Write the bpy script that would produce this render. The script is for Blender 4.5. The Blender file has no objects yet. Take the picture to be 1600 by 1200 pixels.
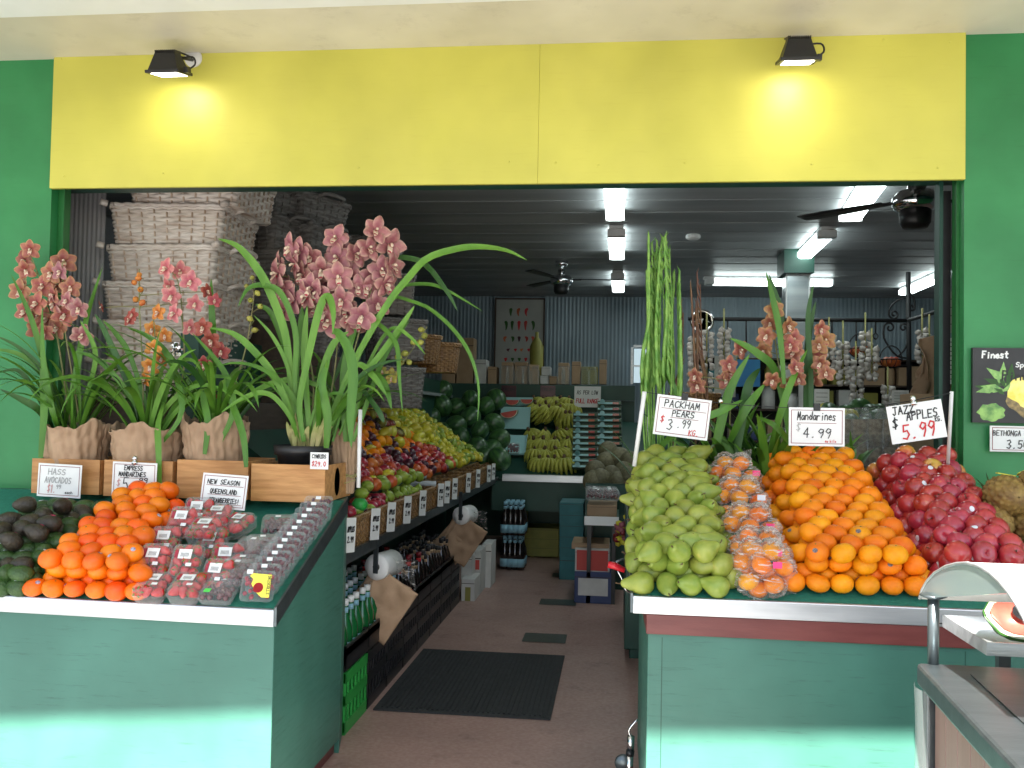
import bpy, math, random
from mathutils import Vector as V, Matrix, noise
R = math.radians
rnd = random.Random(7)
S = bpy.context.scene
col = S.collection

# ---------------------------------------------------------------- camera
F = 1447.0
CAM = V((0, 0, 1.4))
yaw, pit, rol = math.atan(168/F), math.atan(46.7/F), .019
fw = V((-math.sin(yaw)*math.cos(pit), math.cos(yaw)*math.cos(pit), math.sin(pit)))
ri = V((math.cos(yaw), math.sin(yaw), 0))
up = ri.cross(fw)
rr = ri*math.cos(rol)+up*math.sin(rol)
uu = up*math.cos(rol)-ri*math.sin(rol)
cd = bpy.data.cameras.new('camera'); cam = bpy.data.objects.new('camera', cd); col.objects.link(cam)
cam.matrix_world = Matrix(((rr.x, uu.x, -fw.x, CAM.x), (rr.y, uu.y, -fw.y, CAM.y), (rr.z, uu.z, -fw.z, CAM.z), (0, 0, 0, 1)))
cd.sensor_width = 36; cd.lens = 36*F/1600; cd.clip_start = .05; cd.clip_end = 3000
S.camera = cam

# ---------------------------------------------------------------- light
SUN_EL, SUN_AZ = 45, 8
w = bpy.data.worlds.new('World'); S.world = w; w.use_nodes = True
nt = w.node_tree; bg = nt.nodes['Background']
sky = nt.nodes.new('ShaderNodeTexSky'); sky.sky_type = 'NISHITA'; sky.sun_disc = False
sky.sun_elevation = R(SUN_EL); sky.sun_rotation = R(180-SUN_AZ)
nt.links.new(sky.outputs[0], bg.inputs[0]); bg.inputs[1].default_value = .055
sd = bpy.data.lights.new('sun', 'SUN'); sd.energy = 5; sd.angle = R(.9); sd.color = (1, .95, .88)
sun = bpy.data.objects.new('sun', sd); col.objects.link(sun)
dirn = V((math.sin(R(SUN_AZ))*math.cos(R(SUN_EL)), math.cos(R(SUN_AZ))*math.cos(R(SUN_EL)), -math.sin(R(SUN_EL))))
sun.rotation_euler = dirn.to_track_quat('-Z', 'Y').to_euler()
vs = S.view_settings; vs.view_transform = 'Standard'; vs.look = 'None'; vs.gamma = 1; vs.exposure = 2.5
S.render.engine = 'CYCLES'
try:
    S.cycles.max_bounces = 8; S.cycles.diffuse_bounces = 4; S.cycles.transparent_max_bounces = 24
    S.cycles.sample_clamp_indirect = 4
except Exception: pass

# ---------------------------------------------------------------- helpers
def at(u, v, Y=None, Z=None, X=None):
    d = rr*((u-800)/F)+uu*((600-v)/F)+fw
    if Y is not None: t = Y/d.y
    elif Z is not None: t = (Z-1.4)/d.z
    else: t = X/d.x
    return CAM+d*t
def proj(p):
    q = p-CAM; z = q.dot(fw)
    return 800+F*q.dot(rr)/z, 600-F*q.dot(uu)/z
def wl(o):
    p = V((0, 0, 0))
    while o: p = p+o.location; o = o.parent
    return p
def tag(o, label=None, cat=None, group=None, kind=None):
    if label: o['label'] = label
    if cat: o['category'] = cat
    if group: o['group'] = group
    if kind: o['kind'] = kind
    return o
def empty(name, loc, label=None, cat=None, group=None, rot=None):
    o = bpy.data.objects.new(name, None); col.objects.link(o); o.location = loc
    o.empty_display_size = .05
    if rot: o.rotation_euler = rot
    return tag(o, label, cat, group)
def copy_tree(o, parent=None):
    c = o.copy(); col.objects.link(c)
    if parent: c.parent = parent
    for ch in list(o.children): copy_tree(ch, c)
    return c
def put(proto, loc, rot=(0, 0, 0), sc=1, label=None, group=None, used=set()):
    if proto.name in used: o = copy_tree(proto)
    else: o = proto; used.add(proto.name)
    o.location = loc; o.rotation_euler = rot
    o.scale = (sc, sc, sc) if isinstance(sc, (int, float)) else sc
    return tag(o, label, None, group)

class MB:
    def __init__(s): s.v = []; s.f = []; s.m = []; s.mi = 0
    def add(s, vs, fs):
        n = len(s.v); s.v += [tuple(a) for a in vs]
        for f in fs: s.f.append(tuple(n+i for i in f)); s.m.append(s.mi)
        return s
    def hexa(s, p):   # 8 corners: bottom 0-3 ccw, top 4-7
        return s.add(p, [(3, 2, 1, 0), (4, 5, 6, 7), (0, 1, 5, 4), (1, 2, 6, 5), (2, 3, 7, 6), (3, 0, 4, 7)])
    def box(s, x0, x1, y0, y1, z0, z1, M=None):
        p = [V((x0, y0, z0)), V((x1, y0, z0)), V((x1, y1, z0)), V((x0, y1, z0)), V((x0, y0, z1)), V((x1, y0, z1)), V((x1, y1, z1)), V((x0, y1, z1))]
        if M: p = [M @ a for a in p]
        return s.hexa(p)
    def quad(s, a, b, c, d): return s.add([a, b, c, d], [(0, 1, 2, 3)])
    def tube(s, pts, r, n=8, cap=True, flat=1):
        pts = [V(p) for p in pts]; k = len(pts)
        rs = r if isinstance(r, (list, tuple)) else [r]*k
        vs = []; ref = None
        for i, p in enumerate(pts):
            t = (pts[min(i+1, k-1)]-pts[max(i-1, 0)])
            t = t.normalized() if t.length > 1e-9 else V((0, 0, 1))
            if ref is None: ref = V((0, 0, 1)) if abs(t.z) < .9 else V((1, 0, 0))
            a = (ref-t*ref.dot(t)); a = a.normalized() if a.length > 1e-6 else t.orthogonal().normalized()
            b = t.cross(a); ref = a
            for j in range(n):
                th = 2*math.pi*j/n; vs.append(p+(a*math.cos(th)*flat+b*math.sin(th))*rs[i])
        fs = [(i*n+j, i*n+(j+1) % n, (i+1)*n+(j+1) % n, (i+1)*n+j) for i in range(k-1) for j in range(n)]
        if cap: fs += [tuple(range(n))[::-1], tuple((k-1)*n+j for j in range(n))]
        return s.add(vs, fs)
    def lathe(s, prof, n=16, M=None, fx=None):
        vs = []
        for i, (r, z) in enumerate(prof):
            for j in range(n):
                th = 2*math.pi*j/n; p = V((r*math.cos(th), r*math.sin(th), z))
                if fx: p = fx(p, th)
                vs.append(M @ p if M else p)
        k = len(prof)
        fs = [(i*n+j, i*n+(j+1) % n, (i+1)*n+(j+1) % n, (i+1)*n+j) for i in range(k-1) for j in range(n)]
        if prof[0][0] > 1e-5: fs.append(tuple(range(n))[::-1])
        if prof[-1][0] > 1e-5: fs.append(tuple((k-1)*n+j for j in range(n)))
        return s.add(vs, fs)
    def grid(s, fn, nu, nv):
        vs = [fn(i/nu, j/nv) for j in range(nv+1) for i in range(nu+1)]
        fs = [(j*(nu+1)+i, j*(nu+1)+i+1, (j+1)*(nu+1)+i+1, (j+1)*(nu+1)+i) for j in range(nv) for i in range(nu)]
        return s.add(vs, fs)
    def build(s, name, mats, parent=None, smooth=True, bevel=0, world=True, solid=0):
        me = bpy.data.meshes.new(name)
        if parent and world:
            off = wl(parent); vs = [tuple(V(a)-off) for a in s.v]
        else: vs = s.v
        me.from_pydata(vs, [], s.f); me.validate()
        mats = mats if isinstance(mats, (list, tuple)) else [mats]
        for m in mats: me.materials.append(m)
        if len(me.polygons) == len(s.m) and max(s.m or [0]) > 0: me.polygons.foreach_set('material_index', s.m)
        if smooth: me.polygons.foreach_set('use_smooth', [True]*len(me.polygons))
        me.update()
        o = bpy.data.objects.new(name, me); col.objects.link(o)
        if parent: o.parent = parent
        if solid:
            q = o.modifiers.new('solid', 'SOLIDIFY'); q.thickness = solid; q.offset = 0
        if bevel:
            b = o.modifiers.new('bevel', 'BEVEL'); b.width = bevel; b.segments = 2; b.limit_method = 'ANGLE'
        return o
def mesh_thing(mb, name, mats, label, cat, group=None, origin=None, **k):
    """top-level single mesh whose origin is at its base"""
    xs = [V(a) for a in mb.v]
    o0 = origin or V(((min(a.x for a in xs)+max(a.x for a in xs))/2, (min(a.y for a in xs)+max(a.y for a in xs))/2, min(a.z for a in xs)))
    mb.v = [tuple(a-o0) for a in xs]
    o = mb.build(name, mats, None, **k); o.location = o0
    return tag(o, label, cat, group)
def spline(pts, n):
    pts = [V(p) for p in pts]; out = []; k = len(pts)-1
    for i in range(n+1):
        t = i/n*k; a = min(int(t), k-1); t -= a
        p0, p1, p2, p3 = pts[max(a-1, 0)], pts[a], pts[a+1], pts[min(a+2, k)]
        out.append(.5*((2*p1)+(p2-p0)*t+(2*p0-5*p1+4*p2-p3)*t*t+(3*p1-p0-3*p2+p3)*t**3))
    return out
def Rz(a): return Matrix.Rotation(a, 4, 'Z')
def Rx(a): return Matrix.Rotation(a, 4, 'X')
def Ry(a): return Matrix.Rotation(a, 4, 'Y')
def T(*p): return Matrix.Translation(V(p))

# ---------------------------------------------------------------- materials
def lin(c): return tuple(((x/255)/12.92 if x/255 <= .04045 else ((x/255+.055)/1.055)**2.4) for x in c)
def mat(name, c, rough=.6, metal=0, noise=None, c2=None, scale=8, bump=0, bscale=40, rand=0, coat=0, spec=.5, stretch=None, c3=None, detail=4, hue=0, emit=None, estr=0, sss=0, obj=True):
    m = bpy.data.materials.new(name); m.use_nodes = True; n = m.node_tree; b = n.nodes['Principled BSDF']
    L = n.links.new
    b.inputs['Roughness'].default_value = rough; b.inputs['Metallic'].default_value = metal
    b.inputs['Coat Weight'].default_value = coat; b.inputs['Coat Roughness'].default_value = .15
    b.inputs['Specular IOR Level'].default_value = spec
    if sss:
        b.inputs['Subsurface Weight'].default_value = sss; b.inputs['Subsurface Radius'].default_value = (.01, .005, .003); b.inputs['Subsurface Scale'].default_value = 1
    tc = n.nodes.new('ShaderNodeTexCoord'); src = tc.outputs['Object']
    if stretch:
        mp = n.nodes.new('ShaderNodeMapping'); mp.inputs['Scale'].default_value = stretch; L(src, mp.inputs[0]); src = mp.outputs[0]
    cs = None
    if c2:
        t = n.nodes.new('ShaderNodeTexNoise'); t.inputs['Scale'].default_value = scale; t.inputs['Detail'].default_value = detail
        L(src, t.inputs['Vector'])
        r = n.nodes.new('ShaderNodeValToRGB'); L(t.outputs[0], r.inputs[0])
        r.color_ramp.elements[0].position = .36; r.color_ramp.elements[1].position = .64
        r.color_ramp.elements[0].color = (*c, 1); r.color_ramp.elements[1].color = (*c2, 1)
        if c3:
            e = r.color_ramp.elements.new(.76); e.color = (*c3, 1)
        cs = r.outputs[0]
    if rand or hue:
        oi = n.nodes.new('ShaderNodeObjectInfo'); h = n.nodes.new('ShaderNodeHueSaturation')
        if cs: L(cs, h.inputs['Color'])
        else: h.inputs['Color'].default_value = (*c, 1)
        mr = n.nodes.new('ShaderNodeMapRange'); L(oi.outputs['Random'], mr.inputs[0])
        mr.inputs[3].default_value = 1-rand; mr.inputs[4].default_value = 1+rand; L(mr.outputs[0], h.inputs['Value'])
        if hue:
            ml = n.nodes.new('ShaderNodeMath'); ml.operation = 'MULTIPLY'; ml.inputs[1].default_value = 7.31; L(oi.outputs['Random'], ml.inputs[0])
            fr = n.nodes.new('ShaderNodeMath'); fr.operation = 'FRACT'; L(ml.outputs[0], fr.inputs[0])
            m2 = n.nodes.new('ShaderNodeMapRange'); L(fr.outputs[0], m2.inputs[0])
            m2.inputs[3].default_value = .5-hue; m2.inputs[4].default_value = .5+hue; L(m2.outputs[0], h.inputs['Hue'])
        cs = h.outputs[0]
    if cs: L(cs, b.inputs['Base Color'])
    else: b.inputs['Base Color'].default_value = (*c, 1)
    if bump:
        t2 = n.nodes.new('ShaderNodeTexNoise'); t2.inputs['Scale'].default_value = bscale; t2.inputs['Detail'].default_value = 3; L(src, t2.inputs['Vector'])
        bp = n.nodes.new('ShaderNodeBump'); bp.inputs['Strength'].default_value = bump; bp.inputs['Distance'].default_value = .004
        L(t2.outputs[0], bp.inputs['Height']); L(bp.outputs[0], b.inputs['Normal'])
    if emit:
        b.inputs['Emission Color'].default_value = (*emit, 1); b.inputs['Emission Strength'].default_value = estr
    return m
def plastic(name, tint=(.9, .93, .93), op=.2, rough=.12, bump=.6, bscale=30, glint=0):
    m = bpy.data.materials.new(name); m.use_nodes = True; n = m.node_tree; L = n.links.new
    b = n.nodes['Principled BSDF']; out = n.nodes['Material Output']
    b.inputs['Base Color'].default_value = (*tint, 1); b.inputs['Roughness'].default_value = rough
    tr = n.nodes.new('ShaderNodeBsdfTransparent'); tr.inputs[0].default_value = (.95, .96, .96, 1)
    mx = n.nodes.new('ShaderNodeMixShader'); lw = n.nodes.new('ShaderNodeLayerWeight'); lw.inputs[0].default_value = .25
    mr = n.nodes.new('ShaderNodeMapRange'); mr.inputs[3].default_value = op; mr.inputs[4].default_value = min(op+.38, 1)
    tc = n.nodes.new('ShaderNodeTexCoord'); t = n.nodes.new('ShaderNodeTexNoise'); t.inputs['Scale'].default_value = bscale; L(tc.outputs['Object'], t.inputs[0])
    bp = n.nodes.new('ShaderNodeBump'); bp.inputs['Strength'].default_value = bump; bp.inputs['Distance'].default_value = .01
    L(t.outputs[0], bp.inputs['Height']); L(bp.outputs[0], b.inputs['Normal'])
    L(lw.outputs['Facing'], mr.inputs[0]); fac = mr.outputs[0]
    if glint:  # whitish highlights painted into the film as stretched, more opaque noise
        mp = n.nodes.new('ShaderNodeMapping'); mp.inputs['Scale'].default_value = (9, 9, 34); mp.inputs['Rotation'].default_value = (.4, .5, 0); L(tc.outputs['Object'], mp.inputs[0])
        t3 = n.nodes.new('ShaderNodeTexNoise'); t3.inputs['Scale'].default_value = 3; t3.inputs['Detail'].default_value = 5; t3.inputs['Distortion'].default_value = 1.2; L(mp.outputs[0], t3.inputs[0])
        m3 = n.nodes.new('ShaderNodeMapRange'); m3.inputs[1].default_value = .54; m3.inputs[2].default_value = .68; m3.inputs[4].default_value = glint; L(t3.outputs[0], m3.inputs[0])
        ad = n.nodes.new('ShaderNodeMath'); ad.operation = 'ADD'; ad.use_clamp = True; L(fac, ad.inputs[0]); L(m3.outputs[0], ad.inputs[1]); fac = ad.outputs[0]
    L(fac, mx.inputs[0]); L(tr.outputs[0], mx.inputs[1]); L(b.outputs[0], mx.inputs[2])
    L(mx.outputs[0], out.inputs['Surface'])
    return m
M = {}
M['yellow'] = mat('yellow_paint', (.56, .535, .085), .42, c2=(.60, .565, .10), scale=2, bump=.05, bscale=60)
M['green_wall'] = mat('green_wall_paint', (.018, .19, .055), .35, c2=(.03, .24, .075), scale=3, bump=.25, bscale=9)
M['green_jamb'] = mat('green_jamb_paint', (.014, .13, .03), .4, c2=(.02, .16, .04), scale=5, bump=.1)
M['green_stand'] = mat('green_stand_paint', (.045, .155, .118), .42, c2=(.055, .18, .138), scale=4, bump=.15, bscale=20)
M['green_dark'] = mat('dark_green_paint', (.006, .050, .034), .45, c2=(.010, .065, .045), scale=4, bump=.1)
M['soffit'] = mat('cream_soffit', (.62, .57, .46), .7, c2=(.72, .68, .58), scale=1.3, bump=.1)
def worn(m, dark=(.02, .05, .045), amt=.35):
    n = m.node_tree; L = n.links.new; b = n.nodes['Principled BSDF']; src = b.inputs['Base Color'].links[0].from_socket
    tc = n.nodes.new('ShaderNodeTexCoord'); mp = n.nodes.new('ShaderNodeMapping'); mp.inputs['Scale'].default_value = (1.2, 1.2, 14); mp.inputs['Rotation'].default_value = (.0, .25, 0); L(tc.outputs['Object'], mp.inputs[0])
    t = n.nodes.new('ShaderNodeTexNoise'); t.inputs['Scale'].default_value = 5; t.inputs['Detail'].default_value = 9; t.inputs['Roughness'].default_value = .75; L(mp.outputs[0], t.inputs[0])
    m1 = n.nodes.new('ShaderNodeMapRange'); m1.inputs[1].default_value = .56; m1.inputs[2].default_value = .72; m1.inputs[4].default_value = amt; L(t.outputs[0], m1.inputs[0])
    mx = n.nodes.new('ShaderNodeMixRGB'); mx.inputs[2].default_value = (*dark, 1); L(m1.outputs[0], mx.inputs[0]); L(src, mx.inputs[1])
    t2 = n.nodes.new('ShaderNodeTexNoise'); t2.inputs['Scale'].default_value = 2.3; t2.inputs['Detail'].default_value = 3; L(tc.outputs['Object'], t2.inputs[0])
    m2 = n.nodes.new('ShaderNodeMapRange'); m2.inputs[1].default_value = .3; m2.inputs[2].default_value = .7; m2.inputs[3].default_value = .88; m2.inputs[4].default_value = 1.08; L(t2.outputs[0], m2.inputs[0])
    h = n.nodes.new('ShaderNodeHueSaturation'); L(mx.outputs[0], h.inputs['Color']); L(m2.outputs[0], h.inputs['Value']); L(h.outputs[0], b.inputs['Base Color'])
    r2 = n.nodes.new('ShaderNodeMapRange'); r2.inputs[3].default_value = .3; r2.inputs[4].default_value = .6; L(t.outputs[0], r2.inputs[0]); L(r2.outputs[0], b.inputs['Roughness'])
worn(M['green_stand'], amt=.6); worn(M['green_wall'], (.01, .09, .03), .25); worn(M['yellow'], (.45, .38, .06), .22); worn(M['soffit'], (.35, .31, .25), .3)
M['white_paint'] = mat('white_gloss_paint', (.85, .87, .88), .5, c2=(.8, .82, .82), scale=4)
M['pavement'] = mat('concrete_pavement', (.19, .185, .175), .85, c2=(.24, .235, .22), scale=3, bump=.4, bscale=80)
M['road'] = mat('asphalt', (.05, .05, .052), .9, c2=(.07, .07, .07), scale=20, bump=.5, bscale=120)
M['floor'] = mat('speckled_vinyl', (.36, .22, .185), .34, c2=(.42, .28, .24), c3=(.42, .31, .25), scale=55, detail=6)
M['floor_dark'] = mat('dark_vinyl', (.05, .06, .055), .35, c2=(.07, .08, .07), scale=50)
M['rubber'] = mat('ribbed_rubber', (.018, .02, .022), .75, c2=(.03, .033, .035), scale=40)
M['ceiling'] = mat('grey_ceiling_metal', (.24, .25, .26), .45, c2=(.34, .35, .36), scale=1.1, stretch=(.4, 4, 4), spec=.6)
M['corr'] = mat('corrugated_blue_grey', (.20, .27, .31), .42, c2=(.27, .34, .38), scale=1.5, metal=.15)
M['corr_dark'] = mat('corrugated_grey', (.33, .32, .33), .5, c2=(.38, .37, .38), scale=2)
M['red_trim'] = mat('red_brown_trim', (.13, .03, .028), .4, c2=(.17, .045, .04), scale=9, bump=.2, stretch=(.5, 3, 3))
M['alu'] = mat('brushed_aluminium', (.66, .69, .72), .36, metal=.75, c2=(.52, .55, .58), scale=6, stretch=(.5, 5, 5), bump=.1)
M['steel'] = mat('stainless_steel', (.13, .155, .165), .38, metal=.8, c2=(.10, .12, .13), scale=4, stretch=(1, 6, 6), bump=.08)
M['chrome'] = mat('chrome', (.75, .76, .78), .12, metal=1)
M['mirror'] = mat('mirror_glass', (.7, .74, .76), .25, metal=.5, c2=(.45, .5, .52), scale=2, stretch=(.3, .3, 5))
M['black'] = mat('black_plastic', (.012, .012, .014), .4, c2=(.02, .02, .022), scale=10)
M['black_metal'] = mat('black_painted_metal', (.012, .012, .013), .45, bump=.15)
M['iron'] = mat('wrought_iron', (.015, .016, .018), .55, bump=.4)
M['white_plastic'] = mat('white_plastic', (.8, .8, .8), .35, c2=(.75, .75, .74), scale=5)
M['card'] = mat('white_card', (.82, .83, .82), .55, c2=(.76, .77, .77), scale=6, bump=.06, bscale=12)
M['ink'] = mat('black_ink', (.02, .02, .022), .6)
M['ink_red'] = mat('red_ink', (.55, .02, .025), .6)
M['ink_faint'] = mat('faded_grey_ink', (.36, .36, .36), .7)
M['ink_redfaint'] = mat('faded_red_ink', (.55, .28, .28), .7)
M['border_red'] = mat('dark_red_border', (.25, .05, .06), .6)
M['wood'] = mat('pine_board', (.42, .19, .06), .55, c2=(.60, .31, .115), scale=5, stretch=(1, 8, 10), bump=.3, bscale=30, c3=(.30, .12, .04), detail=7, rand=.12)
M['wood_dark'] = mat('dark_timber', (.045, .028, .02), .6, c2=(.07, .045, .03), scale=6, stretch=(8, 1, 8))
M['kraft'] = mat('kraft_paper', (.36, .23, .14), .75, c2=(.45, .30, .19), scale=10, bump=.5, bscale=30, rand=.08)
M['cardboard'] = mat('cardboard', (.33, .22, .13), .75, c2=(.38, .26, .16), scale=8, rand=.25)
M['white_box'] = mat('white_carton', (.6, .6, .58), .6, c2=(.5, .5, .49), scale=8, rand=.1)
M['teal_box'] = mat('teal_carton', (.03, .16, .18), .6, c2=(.04, .2, .22), scale=8)
M['yellow_box'] = mat('yellow_green_carton', (.20, .20, .04), .6, c2=(.26, .24, .05), scale=8)
M['red_box'] = mat('red_printed_carton', (.5, .06, .05), .6)
M['blue_box'] = mat('blue_printed_carton', (.04, .06, .16), .6)
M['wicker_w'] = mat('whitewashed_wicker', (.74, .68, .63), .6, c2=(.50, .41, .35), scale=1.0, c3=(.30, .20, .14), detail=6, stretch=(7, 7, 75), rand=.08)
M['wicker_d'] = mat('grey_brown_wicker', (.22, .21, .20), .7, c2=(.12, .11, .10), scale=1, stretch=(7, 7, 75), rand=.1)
M['wicker_g'] = mat('golden_cane_wicker', (.34, .19, .07), .35, c2=(.17, .085, .03), scale=45, rand=.1)
M['mesh_mat'] = mat('green_shelf_liner', (.012, .15, .105), .7, c2=(.018, .19, .13), scale=60, bump=.5, bscale=300)
M['mandarin'] = mat('mandarin_peel', (.80, .215, .003), .42, c2=(.86, .285, .005), scale=14, bump=.4, bscale=260, rand=.12, hue=.016, spec=.3)
M['empress'] = mat('empress_mandarin_peel', (.82, .135, .003), .36, c2=(.86, .19, .004), scale=12, bump=.3, bscale=260, rand=.12, hue=.014, spec=.35, coat=.12)
M['calyx'] = mat('fruit_calyx', (.10, .13, .03), .7)
M['calyx_dark'] = mat('dark_calyx', (.035, .03, .02), .8)
M['pear'] = mat('green_pear_skin', (.20, .27, .035), .42, c2=(.29, .34, .055), scale=22, bump=.08, rand=.12, hue=.015, coat=.1, c3=(.42, .40, .08))
M['stem'] = mat('brown_stalk', (.10, .055, .025), .7)
M['avo'] = mat('avocado_green_skin', (.018, .05, .010), .42, c2=(.035, .085, .016), scale=30, bump=.9, bscale=150, rand=.25)
M['avo_d'] = mat('avocado_ripe_skin', (.030, .024, .018), .42, c2=(.05, .04, .024), scale=30, bump=.9, bscale=150, rand=.25)
M['apple'] = mat('red_apple_skin', (.33, .016, .03), .3, c2=(.47, .035, .045), c3=(.66, .30, .08), scale=17, stretch=(1, 1, .4), rand=.12, hue=.012, coat=.5)
M['apple_y'] = mat('yellow_blush_apple_skin', (.72, .50, .09), .27, c2=(.62, .12, .04), scale=14, stretch=(1, 1, .3), rand=.1, coat=.4)
M['lemon'] = mat('lemon_skin', (.62, .52, .03), .38, c2=(.60, .58, .05), scale=9, bump=.3, bscale=200, rand=.12, hue=.012, coat=.2)
M['lime'] = mat('lime_green_skin', (.25, .38, .04), .4, c2=(.35, .44, .06), scale=9, rand=.15, coat=.2)
M['plum'] = mat('dark_plum_skin', (.05, .010, .025), .3, c2=(.09, .018, .03), scale=9, rand=.2, coat=.3)
M['nect'] = mat('nectarine_skin', (.42, .035, .02), .35, c2=(.6, .14, .03), scale=7, rand=.15, hue=.015, coat=.2)
M['melon'] = mat('green_melon_skin', (.018, .06, .025), .35, c2=(.06, .16, .04), scale=11, stretch=(2, 2, .3), rand=.2, coat=.2)
M['rock'] = mat('netted_melon_skin', (.12, .11, .06), .6, c2=(.2, .18, .10), scale=40, bump=.5, bscale=90, rand=.15)
M['sticker_w'] = mat('white_fruit_sticker', (.75, .78, .85), .5)
M['sticker_b'] = mat('blue_fruit_sticker', (.16, .18, .34), .5, c2=(.55, .5, .6), scale=200)
M['sticker_k'] = mat('black_fruit_sticker', (.02, .02, .04), .4, c2=(.3, .25, .25), scale=260)
M['sticker_p'] = mat('pink_price_sticker', (.9, .05, .22), .5)
M['sticker_g'] = mat('green_price_sticker', (.10, .75, .12), .5)
M['sticker_y'] = mat('yellow_produce_label', (.85, .78, .08), .5)
M['straw'] = mat('strawberry_flesh', (.50, .012, .018), .3, c2=(.62, .03, .03), scale=20, bump=.8, bscale=260, rand=.15, coat=.3)
M['strawleaf'] = mat('strawberry_leaf', (.06, .20, .03), .6)
M['rasp'] = mat('raspberry_red', (.30, .012, .035), .5, c2=(.42, .03, .06), scale=60, rand=.15)
M['cherry'] = mat('dark_cherry', (.06, .006, .012), .2, c2=(.12, .01, .015), scale=40, coat=.5)
M['clear'] = plastic('clear_punnet_plastic', op=.05, bump=.12, bscale=18)
M['bag'] = plastic('crinkled_bag_film', tint=(.9, .88, .86), op=.02, rough=.14, bump=.6, bscale=35, glint=.5)
M['dark_film'] = plastic('dark_net_film', tint=(.05, .05, .06), op=.25, rough=.12, bump=1, bscale=40)
M['leaf'] = mat('orchid_leaf', (.05, .15, .012), .42, c2=(.085, .22, .022), scale=5, stretch=(3, 3, .7), bump=.05, spec=.4)
M['leaf_b'] = mat('bright_orchid_leaf', (.085, .22, .022), .45, c2=(.13, .29, .035), scale=5, stretch=(3, 3, .7), spec=.4)
M['leaf_d'] = mat('dark_orchid_leaf', (.02, .075, .012), .45, c2=(.035, .11, .018), scale=5, spec=.4)
M['straw_leaf'] = mat('dry_leaf_base', (.42, .36, .16), .7, c2=(.3, .32, .1), scale=20)
M['cherry2'] = mat('dark_berry', (.10, .008, .02), .5, c2=(.16, .02, .035), scale=60)
M['stalk'] = mat('flower_stalk', (.17, .20, .06), .55, c2=(.25, .22, .10), scale=20)
def petal(name, c, e, cc):
    m = mat(name, c, .5, c2=e, scale=55, detail=3, rand=.12, hue=.012, sss=0)
    n = m.node_tree; L = n.links.new; hs = [x for x in n.nodes if x.type == 'HUE_SAT'][0]; rp = [x for x in n.nodes if x.type == 'VALTORGB'][0]
    at_ = n.nodes.new('ShaderNodeAttribute'); at_.attribute_name = 'edge'; mx = n.nodes.new('ShaderNodeMixRGB')
    L(at_.outputs['Fac'], mx.inputs[0]); L(rp.outputs[0], mx.inputs[1]); mx.inputs[2].default_value = (*cc, 1); L(mx.outputs[0], hs.inputs['Color'])
    return m
M['pet_p'] = petal('dusty_pink_petal', (.26, .070, .095), (.35, .125, .14), (.56, .37, .28))
M['pet_r'] = petal('rose_amber_petal', (.25, .05, .05), (.34, .12, .075), (.54, .32, .15))
M['pet_m'] = petal('magenta_pink_petal', (.42, .08, .12), (.52, .16, .17), (.66, .36, .30))
M['pet_o'] = petal('orange_brown_petal', (.50, .14, .02), (.60, .24, .04), (.66, .36, .06))
M['pet_d'] = petal('deep_red_petal', (.26, .028, .03), (.34, .05, .045), (.45, .15, .10))
M['pet_y'] = petal('amber_yellow_petal', (.25, .075, .045), (.33, .14, .06), (.50, .33, .12))
M['pet_g'] = petal('yellow_green_bud', (.30, .28, .05), (.34, .36, .06), (.34, .18, .04))
M['lip'] = mat('orchid_lip', (.62, .40, .30), .4, c2=(.75, .66, .5), c3=(.25, .02, .05), scale=160)
M['throat'] = mat('orchid_throat', (.30, .015, .05), .45, c2=(.45, .05, .08), scale=90)
M['glad'] = mat('gladiolus_green', (.09, .24, .035), .5, c2=(.22, .40, .08), scale=22)
M['glad_p'] = mat('gladiolus_bronze', (.16, .07, .05), .5, c2=(.22, .13, .06), scale=12)
M['soil'] = mat('bark_mix', (.06, .035, .02), .9, c2=(.12, .07, .04), scale=60, bump=1)
M['banana'] = mat('banana_skin', (.42, .40, .06), .5, c2=(.36, .38, .05), scale=9, rand=.15)
M['garlic'] = mat('garlic_skin', (.62, .56, .53), .6, c2=(.5, .47, .43), scale=20)
M['cyan_tray'] = mat('pale_cyan_tray', (.35, .62, .62), .4)
M['wm_flesh'] = mat('watermelon_flesh', (.65, .10, .07), .4, c2=(.55, .07, .05), scale=20)
M['wm_rind'] = mat('watermelon_white_rind', (.68, .72, .55), .5)
M['pine'] = mat('pineapple_skin', (.16, .085, .025), .6, c2=(.30, .19, .05), scale=30, rand=.1)
M['glass_g'] = mat('green_bottle_glass', (.01, .13, .035), .08, coat=.5)
M['glass_k'] = mat('dark_cola_bottle', (.015, .01, .01), .08, coat=.5)
M['lab_blue'] = mat('pale_blue_label', (.25, .48, .60), .5)
M['stake'] = mat('brown_cane_stake', (.58, .46, .37), .65, c2=(.42, .31, .23), scale=20)
M['red_cap'] = mat('red_cap_plastic', (.20, .012, .018), .35)
M['red_handle'] = mat('red_handle_plastic', (.65, .015, .03), .3)
M['crate_g'] = mat('green_crate_plastic', (.03, .35, .06), .45)
M['tube'] = mat('fluorescent_diffuser', (.9, .95, .95), .5, emit=(.86, 1, .98), estr=2.0)
M['lens'] = mat('floodlight_lens', (.9, .9, .8), .3, emit=(1, .92, .75), estr=5)
M['smoked'] = plastic('smoked_panel', tint=(.30, .38, .38), op=.55, rough=.1, bump=.02)
M['canopy'] = mat('white_canopy_sheet', (.8, .8, .78), .4)
M['cart_board'] = mat('brown_grooved_board', (.28, .17, .14), .5, c2=(.33, .21, .18), scale=5, stretch=(6, 6, .4))
M['blue_sign'] = mat('blue_panel', (.02, .16, .42), .4, c2=(.03, .25, .5), scale=4)
M['net_white'] = mat('white_net', (.55, .6, .64), .5)
M['dried'] = mat('dried_goods', (.16, .12, .08), .8, c2=(.3, .25, .17), scale=60)
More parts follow.
